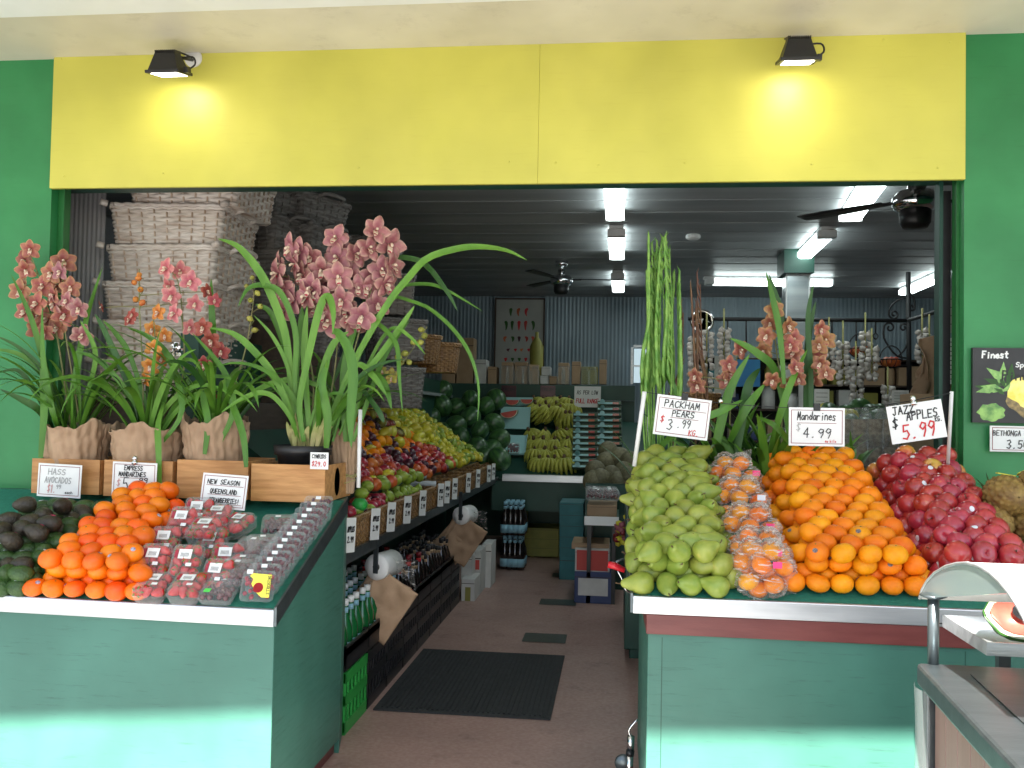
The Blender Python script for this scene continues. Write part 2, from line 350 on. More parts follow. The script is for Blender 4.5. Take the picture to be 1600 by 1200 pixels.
M['poster_paper'] = mat('poster_paper', (.42, .42, .38), .6, c2=(.36, .36, .33), scale=3)
M['window'] = mat('lit_window', (.6, .7, .75), .3, emit=(.7, .9, 1), estr=.1)
worn(M['floor'], (.10, .06, .05), .5); worn(M['pavement'], (.1, .1, .1), .4)
# ---------------------------------------------------------------- setting
FY = 3.85                                   # plane of the shop front
XL, XR = at(84, 200, Y=FY).x, at(1507, 200, Y=FY).x
ZB, ZT = 2.365, 2.955
FX0, FX1 = -4.2, 4.6                        # inside walls of the shop
BW = 12.1; CZ = 2.95
g = MB(); g.box(-200, 200, -5, 3.5, -.3, 0)
g.build('pavement', M['pavement'], smooth=False)['kind'] = 'structure'
g = MB(); g.box(-400, 400, -400, -5, -.5, -.13)
g.build('road', M['road'], smooth=False)['kind'] = 'structure'
g = MB(); g.box(FX0-.3, FX1+.3, 3.5, BW+.2, -.3, .004)
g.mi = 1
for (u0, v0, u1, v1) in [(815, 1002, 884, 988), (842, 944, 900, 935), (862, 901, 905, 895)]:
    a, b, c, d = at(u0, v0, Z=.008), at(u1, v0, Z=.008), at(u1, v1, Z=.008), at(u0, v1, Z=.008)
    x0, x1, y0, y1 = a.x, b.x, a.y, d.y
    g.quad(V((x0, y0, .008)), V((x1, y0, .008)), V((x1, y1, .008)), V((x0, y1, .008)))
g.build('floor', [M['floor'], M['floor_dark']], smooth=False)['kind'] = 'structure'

shop = empty('shop_building', (0, FY, 0), 'green and yellow painted greengrocer shop front with wide open doorway', 'shop')
g = MB(); g.box(-7, XL, FY, FY+.05, 0, 3.6)
g.build('wall', M['green_wall'], shop, smooth=False)['label'] = 'glossy green wall left of the opening'
g = MB(); g.box(XR, 8, FY, FY+.05, 0, 3.6)
g.build('wall', M['green_wall'], shop, smooth=False)['label'] = 'glossy green wall right of the opening'
g = MB()
xm = at(843, 160, Y=FY).x
g.box(XL+.003, xm-.0002, FY-.022, FY-.001, ZB, ZT+.05); g.box(xm+.0002, XR-.003, FY-.022, FY-.001, ZB, ZT+.05)
fas = g.build('fascia_board', M['yellow'], shop, smooth=False, bevel=.002)
g = MB()
for (u, v) in [(795, 253), (868, 254), (935, 258), (560, 262), (255, 270), (1070, 254), (1268, 256), (1465, 262), (100, 275), (540, 66), (820, 63), (1080, 62), (1380, 62), (1484, 65), (95, 92)]:
    p = at(u, v, Y=FY-.022); g.lathe([(0, 0), (.005, 0), (.004, .0015), (0, .002)], 8, T(*p) @ Rx(R(90)))
g.build('screw', M['yellow'], fas)
g = MB(); g.box(-7, 8, FY+.051, FY+.2, ZB+.03, 3.6); g.build('lintel', M['green_dark'], shop, smooth=False)
for xa_, xb_ in ((XL-.05, XL+.03), (XR-.012, XR+.05)):
    g = MB(); g.box(xa_, xb_, FY+.052, FY+.10, 0, ZB+.03); g.build('door_jamb', M['green_jamb'], shop, smooth=False)
g = MB(); p = at(215, 16, Z=ZT); ys = p.y
g.box(-9, 9, ys+.001, FY, ZT, ZT+.15)
g.build('soffit', M['soffit'], shop, smooth=False)
g = MB(); g.hexa([V((x, y, z)) for z in (ZT-.012, ZT+.22) for x, y in ((-9, .03), (9, 1.02), (9, ys), (-9, ys))]); g.build('awning', M['white_paint'], shop, smooth=False)
# inside shell
def corrugated(g, a, b, z0, z1, pitch, amp, nrm):
    a, b = V(a), V(b); L_ = (b-a).length; n = int(L_/pitch*6)
    for i in range(n+1):
        t = i/n; p = a+(b-a)*t+V(nrm)*amp*math.sin(2*math.pi*t*L_/pitch)
        g.v += [(p.x, p.y, z0), (p.x, p.y, z1)]
        if i: k = len(g.v); g.f.append((k-4, k-2, k-1, k-3)); g.m.append(g.mi)
g = MB(); corrugated(g, (FX0, BW, 0), (FX1, BW, 0), 0, CZ+.2, .05, .0028, (0, 1, 0))
g.build('back_wall', M['corr'], shop)
g = MB(); g.box(FX0-.3, FX1+.3, BW+.03, BW+.2, 0, CZ+.4); g.box(FX0-.2, FX0, FY+.2, BW+.03, 0, CZ+.4); g.box(FX1, FX1+.2, FY+.2, BW+.03, 0, CZ+.4)
g.build('inner_wall', M['corr_dark'], shop, smooth=False)
g = MB()
for i in range(41):   # shallow pans running across the shop
    y0 = FY+.2+i*.2
    y1 = min(y0+.2, BW+.03)
    g.box(FX0, FX1, y0+.001, y1-.001, CZ-.0025*(i % 2), CZ+.1)
g.box(FX0, FX1, FY+.2, BW+.03, CZ+.03, CZ+.3)
g.build('ceiling', M['ceiling'], shop, smooth=False, bevel=.0015)
g = MB(); corrugated(g, (-3.0, 4.25, 0), (at(163, 400, Y=4.32).x, 4.32, 0), 0, CZ, .022, .002, (0, 1, 0)); 
tag(g.build('partition', M['corr_dark']), 'grey ribbed partition panel beside the wicker basket stack', 'partition')

# sliding door folded at the right
d = empty('sliding_door', (XR-.06, FY+.3, 0), 'dark glass sliding door folded back at the right jamb', 'door')
a = at(1474, 300, Y=3.98)
g = MB(); g.box(a.x, XR-.0, 4.0, 4.03, .05, 2.36); g.build('pane', M['black'], d, smooth=False)
g = MB(); g.box(a.x-.015, a.x, 3.98, 4.04, 0, 2.4); g.build('frame', M['green_dark'], d, smooth=False)

# ---------------------------------------------------------------- lamps
def floodlight(u, v, label):
    p = at(u, v, Y=FY-.02)
    r = empty('floodlight', p, label, 'floodlight', 'floodlights on the yellow fascia')
    g = MB(); g.lathe([(0, 0), (.04, 0), (.038, .012), (.0, .014)], 20, T(p.x, p.y, p.z) @ Rx(R(90)))
    g.build('mounting_disc', M['white_plastic'], r)
    c = p+V((-.035, -.16, -.075)); Mx = T(*c) @ Rx(R(13))
    g = MB()
    hw, hd = .078, .07; Mx = Mx @ Matrix.Scale(.84, 4)
    P = [(-hw, -hd, -.045), (hw, -hd, -.045), (hw, hd, -.045), (-hw, hd, -.045), (-.052, -.035, .04), (.052, -.035, .04), (.052, .035, .04), (-.052, .035, .04)]
    g.hexa([Mx @ V(q) for q in P]); g.box(-hw-.01, hw+.01, -hd-.01, hd+.01, -.06, -.045, Mx)
    for i in range(11): x = -.05+i*.01; g.box(x-.0018, x+.0018, -.033, .04, .038, .056, Mx)
    g.box(hw+.008, hw+.03, -.02, .02, -.055, -.025, Mx)
    g.build('housing', M['black_metal'], r, smooth=False, bevel=.003)
    g = MB(); g.box(-hw+.012, hw-.012, -hd+.01, hd-.01, -.0625, -.0603, Mx); g.build('lens', M['lens'], r, smooth=False)
    g = MB(); g.tube([p+V((0, -.012, -.01)), p+V((-.01, -.09, -.03)), c+V((-.01, .02, .04))], .007, 8)
    g.tube(spline([p+V((0, -.012, 0)), p+V((-.05, -.04, .015)), p+V((-.075, -.1, -.01)), c+V((-.03, 0, .05))], 10), .004, 6)
    g.tube(spline([c+V((.05, .03, .03)), c+V((.095, .03, .03)), c+V((.105, .03, 0)), c+V((.08, .03, -.02))], 10), .004, 6)
    g.build('bracket', M['black_metal'], r)
    ld = bpy.data.lights.new('floodlight_beam', 'SPOT'); ld.energy = .2; ld.spot_size = R(118); ld.spot_blend = .9; ld.color = (1, .95, .75); ld.shadow_soft_size = .04
    lo = bpy.data.objects.new('floodlight_beam', ld); col.objects.link(lo); lo.parent = r
    lo.location = c-p+V((0, .0, -.075)); lo.rotation_euler = (R(26), 0, 0)
floodlight(303, 92, 'small black floodlight glowing above the left half of yellow fascia')
floodlight(1249, 72, 'small black floodlight glowing above the right half of yellow fascia')

def batten(u0, v0, u1, v1, label, w=.135, z=2.86, across=False):
    a, b = at(u0, v0, Z=z), at(u1, v1, Z=z)
    if not across: b = V((b.x, b.y, z))
    r = empty('fluorescent_light', (a+b)/2, label, 'ceiling light', 'fluorescent battens on the shop ceiling')
    t = (b-a); L_ = t.length; t.normalize(); s = V((-t.y, t.x, 0))
    Mx = Matrix(((s.x, t.x, 0, a.x), (s.y, t.y, 0, a.y), (0, 0, 1, z), (0, 0, 0, 1)))
    g = MB(); prof = [(-w/2, .055), (-w/2, .02), (-w/2+.02, 0), (w/2-.02, 0), (w/2, .02), (w/2, .055)]
    n = len(prof); vs = [Mx @ V((x, y, zz)) for y in (0, L_) for x, zz in prof]
    g.add(vs, [(i, (i+1) % n, n+(i+1) % n, n+i) for i in range(n)]+[tuple(range(n))[::-1], tuple(range(n, 2*n))])
    g.build('diffuser', M['tube'], r, smooth=False)
    g = MB(); g.box(-w/2-.004, w/2+.004, -.09, -.001, .0, .058, Mx); g.box(-w/2-.004, w/2+.004, L_+.001, L_+.02, 0, .058, Mx); g.box(-w/2+.01, w/2-.01, -.11, L_+.02, .058, .085, Mx)
    g.build('housing', M['white_plastic'], r, smooth=False, bevel=.004)
batten(959, 268, 961, 345, 'nearest of the three end-on fluorescent lights in the middle row')
batten(963, 372, 964, 406, 'middle of the three end-on fluorescent lights in the middle row')
batten(965, 437, 966, 457, 'farthest small fluorescent light of the three in the middle row')
batten(1378, 276, 1329, 346, 'long bright fluorescent light beside the near ceiling fan', w=.16)
batten(1290, 374, 1256, 406, 'fluorescent light pointing at the mirrored column')
batten(1115, 445, 1298, 447, 'fluorescent light lying crosswise behind the mirrored column', across=True)
batten(1470, 437, 1414, 461, 'fluorescent light above the iron rack at the far right')

def fan(u, v, Y, label, zhub, bl, rot, hs=1):
    h = at(u, v, Y=Y); r = empty('ceiling_fan', V((h.x, h.y, CZ)), label, 'ceiling fan', 'ceiling fans')
    z = h.z
    g = MB(); g.lathe([(0, CZ), (.065*hs, CZ), (.06*hs, CZ-.05), (.02, CZ-.06), (.013, CZ-.061), (.013, z+.12), (.035, z+.12), (.04, z+.07), (.06, z+.06)], 24, T(h.x, h.y, 0)); g.build('rod', M['chrome'], r)
    g = MB(); g.lathe([(.02, z+.075), (.085*hs, z+.06), (.11*hs, z+.03), (.115*hs, z), (.10*hs, z-.03), (.075*hs, z-.04)], 28, T(h.x, h.y, 0)); g.build('motor', M['chrome'], r)
    g = MB(); g.lathe([(.078*hs, z-.035), (.075*hs, z-.10), (.06*hs, z-.125), (0, z-.13)], 24, T(h.x, h.y, 0)); g.build('switch_cup', M['black_metal' if hs == 1 else 'chrome'], r)
    for k in range(3):
        Mx = T(h.x, h.y, z+.02) @ Rz(rot+k*2*math.pi/3) @ Rx(R(5))
        g = MB(); g.box(.1, .2, -.012, .012, -.004, .004, Mx)
        def fn(a, b, s=1): x = .17+a*(bl-.17); wd = .03+.022*math.sin(a*math.pi*.7); return Mx @ V((x, (b-.5)*2*wd, .004))
        g.grid(fn, 10, 3); g.build('blade', M['black_metal'], r, solid=.006)
fan(1430, 318, 4.9, 'near chrome and black ceiling fan at the upper right', 2.5, .66, R(136), 1.0)
fan(877, 440, 9.3, 'distant chrome ceiling fan in front of the chilli poster wall', 2.6, .64, R(5))
g = MB(); p = at(1083, 368, Z=CZ-.01); g.lathe([(.05, CZ), (.062, CZ-.01), (.062, CZ-.03), (.045, CZ-.045), (0, CZ-.047)], 24, T(p.x, p.y, 0)); mesh_thing(g, 'smoke_detector', M['white_plastic'], 'small white round smoke detector on the ceiling', 'smoke detector')

# mirrored column
c0 = at(1228, 430, Y=8.7); c1 = at(1266, 430, Y=8.7)
colr = empty('column', ((c0.x+c1.x)/2, 8.8, 0), 'square mirrored column with green top under the ceiling', 'column')
g = MB(); g.box(c0.x+.008, c1.x-.008, 8.71, 8.95, 0, at(1240, 428, Y=8.7).z); g.build('mirror', M['mirror'], colr, smooth=False)
zt = at(1240, 428, Y=8.7).z
g = MB(); g.box(c0.x-.03, c1.x+.02, 8.62, 9.0, zt, CZ); g.build('capital', M['green_dark'], colr, smooth=False)
g = MB()
for x in (c0.x, c1.x-.012): g.box(x, x+.012, 8.695, 8.715, 0, zt)
g.box(c0.x, c1.x, 8.694, 8.708, zt-.015, zt); g.build('trim', M['white_plastic'], colr, smooth=False)

# ---------------------------------------------------------------- writing
GL = {'A': "0,0 .5,1 1,0|.2,.38 .8,.38", 'B': "0,0 0,1 .7,.95 .75,.6 0,.52 .85,.45 .85,.08 0,0", 'C': "1,.85 .6,1 .1,.8 0,.4 .3,.05 .7,0 1,.15", 'D': "0,0 0,1 .6,.9 1,.5 .7,.1 0,0",
 'E': "1,1 0,1 0,0 1,0|0,.5 .75,.5", 'F': "1,1 0,1 0,0|0,.55 .7,.55", 'G': "1,.85 .55,1 .1,.8 0,.4 .3,0 .8,.05 1,.4 .55,.42", 'H': "0,0 0,1|1,0 1,1|0,.5 1,.52", 'I': "0,0 1,0|.5,0 .5,1|0,1 1,1",
 'J': "0,1 1,1|.6,1 .6,.15 .3,0 0,.2", 'K': "0,0 0,1|1,1 0,.45 1,0", 'L': "0,1 0,0 1,0", 'M': "0,0 .1,1 .5,.3 .9,1 1,0", 'N': "0,0 0,1 1,0 1,1", 'O': ".5,1 .1,.8 0,.4 .3,0 .75,.05 1,.5 .8,.9 .5,1",
 'P': "0,0 0,1 .8,.95 .9,.6 0,.48", 'Q': ".5,1 .1,.8 0,.4 .3,0 .75,.05 1,.5 .8,.9 .5,1|.6,.3 1,-.1", 'R': "0,0 0,1 .8,.95 .85,.6 0,.5 1,0", 'S': "1,.88 .5,1 .1,.8 .2,.55 .8,.45 .95,.2 .5,0 0,.1",
 'T': "0,1 1,1|.5,1 .5,0", 'U': "0,1 0,.3 .4,0 .8,.1 1,.4 1,1", 'V': "0,1 .5,0 1,1", 'W': "0,1 .25,0 .5,.7 .75,0 1,1", 'X': "0,0 1,1|0,1 1,0", 'Y': "0,1 .5,.5 1,1|.5,.5 .5,0", 'Z': "0,1 1,1 0,0 1,0",
 '0': ".5,1 .05,.7 .05,.3 .5,0 .95,.3 .95,.7 .5,1", '1': ".3,.8 .6,1 .6,0", '2': "0,.8 .5,1 .95,.7 0,0 1,0", '3': "0,.9 .6,1 .9,.75 .4,.52 1,.3 .6,0 0,.1", '4': ".7,0 .7,1 0,.35 1,.35", '5': "1,1 .15,1 .1,.55 .7,.6 1,.3 .6,0 0,.08",
 '9': "1,.75 .5,.5 .05,.7 .4,1 .95,.9 .9,.4 .6,0", '8': ".5,.5 .1,.75 .5,1 .9,.75 .5,.5 .05,.25 .5,0 .95,.25 .5,.5", '$': "1,.8 .5,.9 .1,.72 .5,.5 .9,.3 .5,.1 0,.2|.5,1.05 .5,-.05", '.': ".3,.0 .5,.05", '-': "0,.4 1,.4", '!': ".5,1 .5,.3|.5,.05 .5,0",
 'a': "1,.5 .4,.55 .05,.3 .3,0 .8,.1 .95,.5 1,0", 'c': "1,.45 .4,.6 .05,.3 .4,0 1,.1", 'd': "1,.3 .4,.55 .05,.25 .4,0 .9,.15 1,1 1,0", 'e': "0,.3 .95,.35 .6,.6 .1,.45 .1,.1 .6,0 1,.12", 'h': "0,1 0,0|0,.4 .5,.58 .95,.4 .95,0",
 'i': ".5,.5 .5,0|.5,.72 .5,.78", 'k': "0,1 0,0|.9,.55 0,.25 .9,0", 'g': "1,.5 .3,.55 .05,.3 .4,.05 1,.3|1,.5 .95,-.3 .3,-.4", 'l': ".5,1 .5,0", 'n': "0,.55 0,0|0,.4 .5,.58 .95,.4 .95,0", 'o': ".5,.55 .05,.35 .3,0 .8,.05 .95,.35 .5,.55", 'p': "0,.55 0,-.4|0,.45 .6,.58 .95,.3 .5,0 0,.1",
 'r': "0,.55 0,0|0,.35 .4,.55 .9,.5", 's': ".9,.5 .3,.58 .15,.4 .8,.2 .7,0 0,.05", 't': ".5,.9 .5,.1 .9,0|.1,.6 .95,.6", 'u': "0,.55 .1,.05 .6,0 .95,.3|.95,.55 .95,0", 'f': "1,.95 .6,1 .5,.7 .5,0|.1,.55 .9,.55", 'm': "0,.5 0,0|0,.4 .3,.55 .5,.4 .5,0|.5,.4 .8,.55 1,.4 1,0"}
def write(g, s, cx, cz, h, wtot, thick, y=0, slant=.08, seed=0):
    """strokes in the XZ plane, centred on cx, baseline cz"""
    q = random.Random(hash(s) % 999 if False else sum(map(ord, s))+seed)
    n = len(s); cw = wtot/n; x = cx-wtot/2; k = 0
    for ch in s:
        if ch in GL:
            gw = cw*.72; dz = q.uniform(-.04, .04)*h; sc = q.uniform(.92, 1.06)
            for st in GL[ch].split('|'):
                P = [tuple(map(float, a.split(','))) for a in st.split()]
                P = [(x+a*gw+slant*b*h, cz+dz+b*h*sc) for a, b in P]
                for (a, b), (c, d) in zip(P, P[1:]):
                    L_ = math.hypot(c-a, d-b) or 1e-6; ux, uz = (c-a)/L_, (d-b)/L_; t = thick/2
                    a2, b2, c2, d2 = a-ux*t*.7, b-uz*t*.7, c+ux*t*.7, d+uz*t*.7
                    yy = y-.00002*(k % 20); k += 1
                    g.quad(V((a2-uz*t, yy, b2+ux*t)), V((a2+uz*t, yy, b2-ux*t)), V((c2+uz*t, yy, d2-ux*t)), V((c2-uz*t, yy, d2+ux*t)))
        x += cw
def frame_lines(g, x0, x1, z0, z1, t, y):
    g.box(x0, x1, y, y+.0004, z0, z0+t); g.box(x0, x1, y, y+.0004, z1-t, z1); g.box(x0, x0+t, y, y+.0004, z0+t, z1-t); g.box(x1-t, x1, y, y+.0004, z0+t, z1-t)
def price_card(c, w, h, lines, label, rot=(0, 0, 0), border=True, rules=(), clip=None, group='handwritten price cards', name='price_card'):
    """lines: (text, x, z, height, width, thick, matkey) in card units (-.5 .. .5)"""
    r = empty(name, c, label, 'price card', group, rot)
    g = MB(); nx = 6
    g.box(-w/2, w/2, -.0012, .0012, -h/2, h/2); g.build('card', M['card'], r, smooth=False, world=False)
    if border:
        g = MB(); frame_lines(g, -w*.46, w*.46, -h*.44, h*.44, .0022, -.0022)
        for (x0, x1, z) in rules: g.box(x0*w, x1*w, -.0022, -.0018, z*h, z*h+.0018)
        g.build('red_border', M['border_red'], r, smooth=False, world=False)
    by = {}
    for (s, x, z, hh, ww, th, mk) in lines: write(by.setdefault(mk, MB()), s, x*w, z*h, hh*h, ww*w, th*h*.8, y=-.003)
    for mk, g in by.items(): g.build('lettering', M[mk], r, smooth=False, world=False)
    if clip:
        g = MB()
        if clip == 'ball':
            g.lathe([(0, .0), (.008, .004), (.011, .012), (.008, .02), (0, .024)], 12, T(0, -.004, h/2+.004)); g.lathe([(.012, -.008), (.012, .006)], 10, T(0, -.004, h/2)); g.build('clip', M['chrome'], r, world=False)
        else:
            g.box(-.012, .012, -.006, .006, h/2-.012, h/2+.016); g.build('clip', M['black_metal'], r, smooth=False, world=False, bevel=.001)
    return r
# ---------------------------------------------------------------- fruit stands
class Frame:
    def __init__(s, O, ex, es):
        s.O, s.ex, s.es = O, ex.normalized(), es.normalized(); s.n = s.ex.cross(s.es).normalized()
    def P(s, x, t, n=0): return s.O+s.ex*x+s.es*t+s.n*n
    def px(s, u, v):      # tray coordinates of the point seen there
        d = (at(u, v, Y=1)-CAM); k = (s.O-CAM).dot(s.n)/d.dot(s.n); q = CAM+d*k-s.O
        c = s.ex.dot(s.es); A, B = q.dot(s.ex), q.dot(s.es)
        t = (B-A*c)/(1-c*c); return A-t*c, t
    def M(s): return Matrix(((s.ex.x, s.es.x, s.n.x, 0), (s.ex.y, s.es.y, s.n.y, 0), (s.ex.z, s.es.z, s.n.z, 0), (0, 0, 0, 1)))
OL = at(430, 954, Y=2.95); e = OL-at(0, 931, Z=OL.z); e.z = 0
bl = at(541, 782, Y=3.72)
FLt = Frame(OL, e, V((bl.x-OL.x, bl.y-OL.y, bl.z-OL.z)))
OR = at(989, 932, Y=3.05)
br = V((OR.x-.01, 3.84, 1.125))
FR_ = Frame(OR, V((1, 0, 0)), br-OR)
LT = (bl-OL).length; RT = (br-OR).length

def stand(fr, x0, x1, T_, label, cabx0, cabx1, trim, lipm):
    z0 = fr.O.z
    r = empty('fruit_stand', V((fr.P((x0+x1)/2, 0).x, fr.O.y, 0)), label, 'fruit stand', 'green slanted fruit stands')
    ex, es, n = fr.ex, fr.es, fr.n
    # lip
    g = MB(); P = fr.P
    def bar(a, b, dy0, dy1, za, zb, nm):
        nd = V((ex.y, -ex.x, 0))
        A, B = a+nd*dy0, b+nd*dy0; C_, D = b-nd*dy1, a-nd*dy1
        nm.hexa([V((q.x, q.y, q.z+za)) for q in (A, B, C_, D)]+[V((q.x, q.y, q.z+zb)) for q in (A, B, C_, D)])
    bar(P(x0, 0), P(x1, 0), .012, .01, -.052, .004, g)
    g.build('metal_lip', lipm, r, smooth=False, bevel=.003)
    g = MB(); g.add([P(x0+.004, .012, 0), P(x1-.004, .012, 0), P(x1-.004, T_, 0), P(x0+.004, T_, 0), P(x0+.004, .012, -.02), P(x1-.004, .012, -.02), P(x1-.004, T_, -.02), P(x0+.004, T_, -.02)],
                    [(0, 1, 2, 3), (7, 6, 5, 4), (0, 4, 5, 1), (1, 5, 6, 2), (2, 6, 7, 3), (3, 7, 4, 0)])
    q = P(0, T_)
    g.build('liner', M['mesh_mat'], r, smooth=False)
    g = MB()
    for x in (x0, x1):
        a, b = P(x, 0), P(x, T_)
        s = .004 if x == x1 else -.004
        g = MB(); g.hexa([V((a.x-.004+s, a.y-.008, a.z-.05)), V((a.x+.004+s, a.y-.008, a.z-.05)), V((b.x+.004+s, b.y, b.z-.05)), V((b.x-.004+s, b.y, b.z-.05)), V((a.x-.004+s, a.y-.008, a.z+.012)), V((a.x+.004+s, a.y-.008, a.z+.012)), V((b.x+.004+s, b.y, b.z+.012)), V((b.x-.004+s, b.y, b.z+.012))])
        g.build('side_rail', M['steel'], r, smooth=False)
    # cabinet: follows the tray
    a, b = P(cabx0, .012), P(cabx1, .012); c, d = P(cabx1, T_), P(cabx0, T_)
    g = MB(); zb = .06
    g.hexa([V((a.x, a.y, zb)), V((b.x, b.y, zb)), V((c.x, c.y, zb)), V((d.x, d.y, zb)), a+V((0, 0, -.055)), b+V((0, 0, -.055)), c+V((0, 0, -.055)), d+V((0, 0, -.055))])
    g.build('cabinet', M['green_stand'], r, smooth=False, bevel=.003)
    g = MB(); g.hexa([V((a.x+.02, a.y+.03, 0)), V((b.x-.02, b.y+.03, 0)), V((c.x-.02, c.y, 0)), V((d.x+.02, d.y, 0)), V((a.x+.02, a.y+.03, .06)), V((b.x-.02, b.y+.03, .06)), V((c.x-.02, c.y, .06)), V((d.x+.02, d.y, .06))])
    g.build('plinth', M['red_trim'], r, smooth=False)
    for xx in ([.045, .98] if trim else [-1.2]):
        p_ = P((cabx0 if trim else 0)+xx, .012); g = MB(); nd = V((ex.y, -ex.x, 0)).normalized()*.0006
        A_ = p_+nd; g.add([V((A_.x, A_.y, .08)), V((A_.x+.0022, A_.y, .08)), V((A_.x+.0022, A_.y, z0-.13)), V((A_.x, A_.y, z0-.13))], [(0, 1, 2, 3)]); g.build('panel_joint', M['green_dark'], r, smooth=False)
    if trim:
        g = MB(); g.hexa([V((a.x-.006, a.y-.014, z0-.118)), V((b.x, b.y-.014, z0-.118)), V((c.x, c.y, z0-.118)), V((d.x-.006, d.y, z0-.118)), V((a.x-.006, a.y-.014, z0-.0535)), V((b.x, b.y-.014, z0-.0535)), V((c.x, c.y, z0-.0535)), V((d.x-.006, d.y, z0-.0535))])
        g.build('wooden_trim', M['red_trim'], r, smooth=False, bevel=.003)
    return r
lst = stand(FLt, -1.75, 0, LT, 'green fruit stand left of the entrance holding avocados, mandarins and berries', -1.74, -.006, False, M['alu'])
rst = stand(FR_, 0, 2.2, RT, 'green fruit stand right of the entrance holding pears, mandarins and apples', .05, 2.19, True, M['alu'])
# flat back shelf behind the left tray carrying the crates
g = MB(); b0, b1 = FLt.P(-1.74, LT), FLt.P(-.006, LT)
zsh = bl.z-.003
g.hexa([V((b0.x, b0.y, 0)), V((b1.x, b1.y, 0)), V((b1.x-.05, 3.93, 0)), V((b0.x+.2, 3.93, 0)), V((b0.x, b0.y, zsh)), V((b1.x, b1.y, zsh)), V((b1.x-.05, 3.93, zsh)), V((b0.x+.2, 3.93, zsh))])
g.build('back_shelf', M['green_stand'], lst, smooth=False)
g = MB(); g.box(OR.x+.05, OR.x+1.35, 3.86, 4.25, 0, .7); g.build('back_shelf', M['green_dark'], rst, smooth=False)

# ---------------------------------------------------------------- fruit meshes
def proto(build): return build()
def citrus(name, r, m, flat=.84, calyx=True, sticker=None, cat='mandarin'):
    g = MB(); pr = []
    for i in range(13):
        th = math.pi*i/12; z = -math.cos(th); x = math.sin(th)
        dz = .10*math.exp(-(x/.25)**2)
        pr.append((max(r*x, 0), r*flat*z*(1-dz if z > 0 else 1-dz*.6)))
    g.lathe(pr, 18, fx=lambda p, th: V((p.x*(1+.018*math.sin(5*th)*(p.z > 0)), p.y*(1+.018*math.sin(5*th)*(p.z > 0)), p.z)))
    o = g.build(name, m); o['category'] = cat
    if calyx:
        g = MB(); g.lathe([(r*.085, r*flat*.885), (r*.07, r*flat*.93), (0, r*flat*.94)], 6); g.build('calyx', M['calyx'], o, world=False)
    if sticker:
        Mx = Rx(R(rnd.uniform(20, 60))) @ Rz(rnd.uniform(0, 6)); g = MB()
        def fn(a, b): th = b*2*math.pi; rad = a*.22; q = V((math.sin(rad)*math.cos(th)*r*1.015, math.sin(rad)*math.sin(th)*r*1.015, math.cos(rad)*r*flat*.0+math.cos(rad)*r*1.012)); return q
        ang = rnd.uniform(.6, .95)
        def f2(a, b):
            q = fn(a, b); q = Rx(ang) @ (q/r); return V((q.x*r, q.y*r, q.z*r*flat)) * 1.006
        g.grid(f2, 3, 12); g.build('sticker', sticker, o, world=False)
    return o
def lathe_fruit(name, pr, m, cat, n=16, bend=0, stem=None, stem_r=.002, flat_ax=1, sticker=None, dim=None):
    g = MB(); g.lathe(pr, n, fx=lambda p, th: V((p.x+bend*p.z*abs(p.z)*6, p.y*flat_ax, p.z)))
    o = g.build(name, m); o['category'] = cat
    if stem:
        z = stem[0]; g = MB(); g.tube(spline([(bend*z*z*6, 0, z-.004), (bend*z*z*6+.003, 0, z+stem[1]*.6), (bend*z*z*6+.009, .002, z+stem[1])], 4), [stem_r*.9, stem_r*.8, stem_r, stem_r, stem_r*1.5], 6)
        g.build('stalk', M['stem'], o, world=False)
    if sticker:
        zz, rr_, mt = sticker; g = MB(); th0 = math.pi/2
        def f(a, b):
            w_ = b*2*math.pi; z = zz+a*.009*math.sin(w_); th = th0+a*.011/rr_*math.cos(w_)
            return V((rr_*math.cos(th), rr_*math.sin(th)*flat_ax, z))
        g.grid(f, 2, 10); g.build('sticker', mt, o, world=False)
    return o
pearp = [(0, -.040), (.010, -.0405), (.022, -.038), (.033, -.029), (.039, -.014), (.040, .000), (.036, .016), (.028, .031), (.0205, .044), (.0165, .054), (.011, .062), (.004, .0645), (0, .064)]
def apprf(r): return [(0, -.80*r), (.12*r, -.84*r), (.3*r, -.88*r), (.55*r, -.80*r), (.8*r, -.52*r), (.96*r, -.15*r), (1*r, .15*r), (.94*r, .48*r), (.75*r, .76*r), (.5*r, .90*r), (.28*r, .90*r), (.12*r, .80*r), (0, .68*r)]
avop = [(0, -.034), (.012, -.034), (.024, -.028), (.0305, -.014), (.032, .002), (.029, .018), (.022, .032), (.014, .043), (.007, .049), (0, .051)]
lemp = [(0, -.046), (.004, -.045), (.009, -.038), (.021, -.030), (.029, -.014), (.030, .004), (.025, .022), (.014, .034), (.006, .040), (.004, .046), (0, .047)]

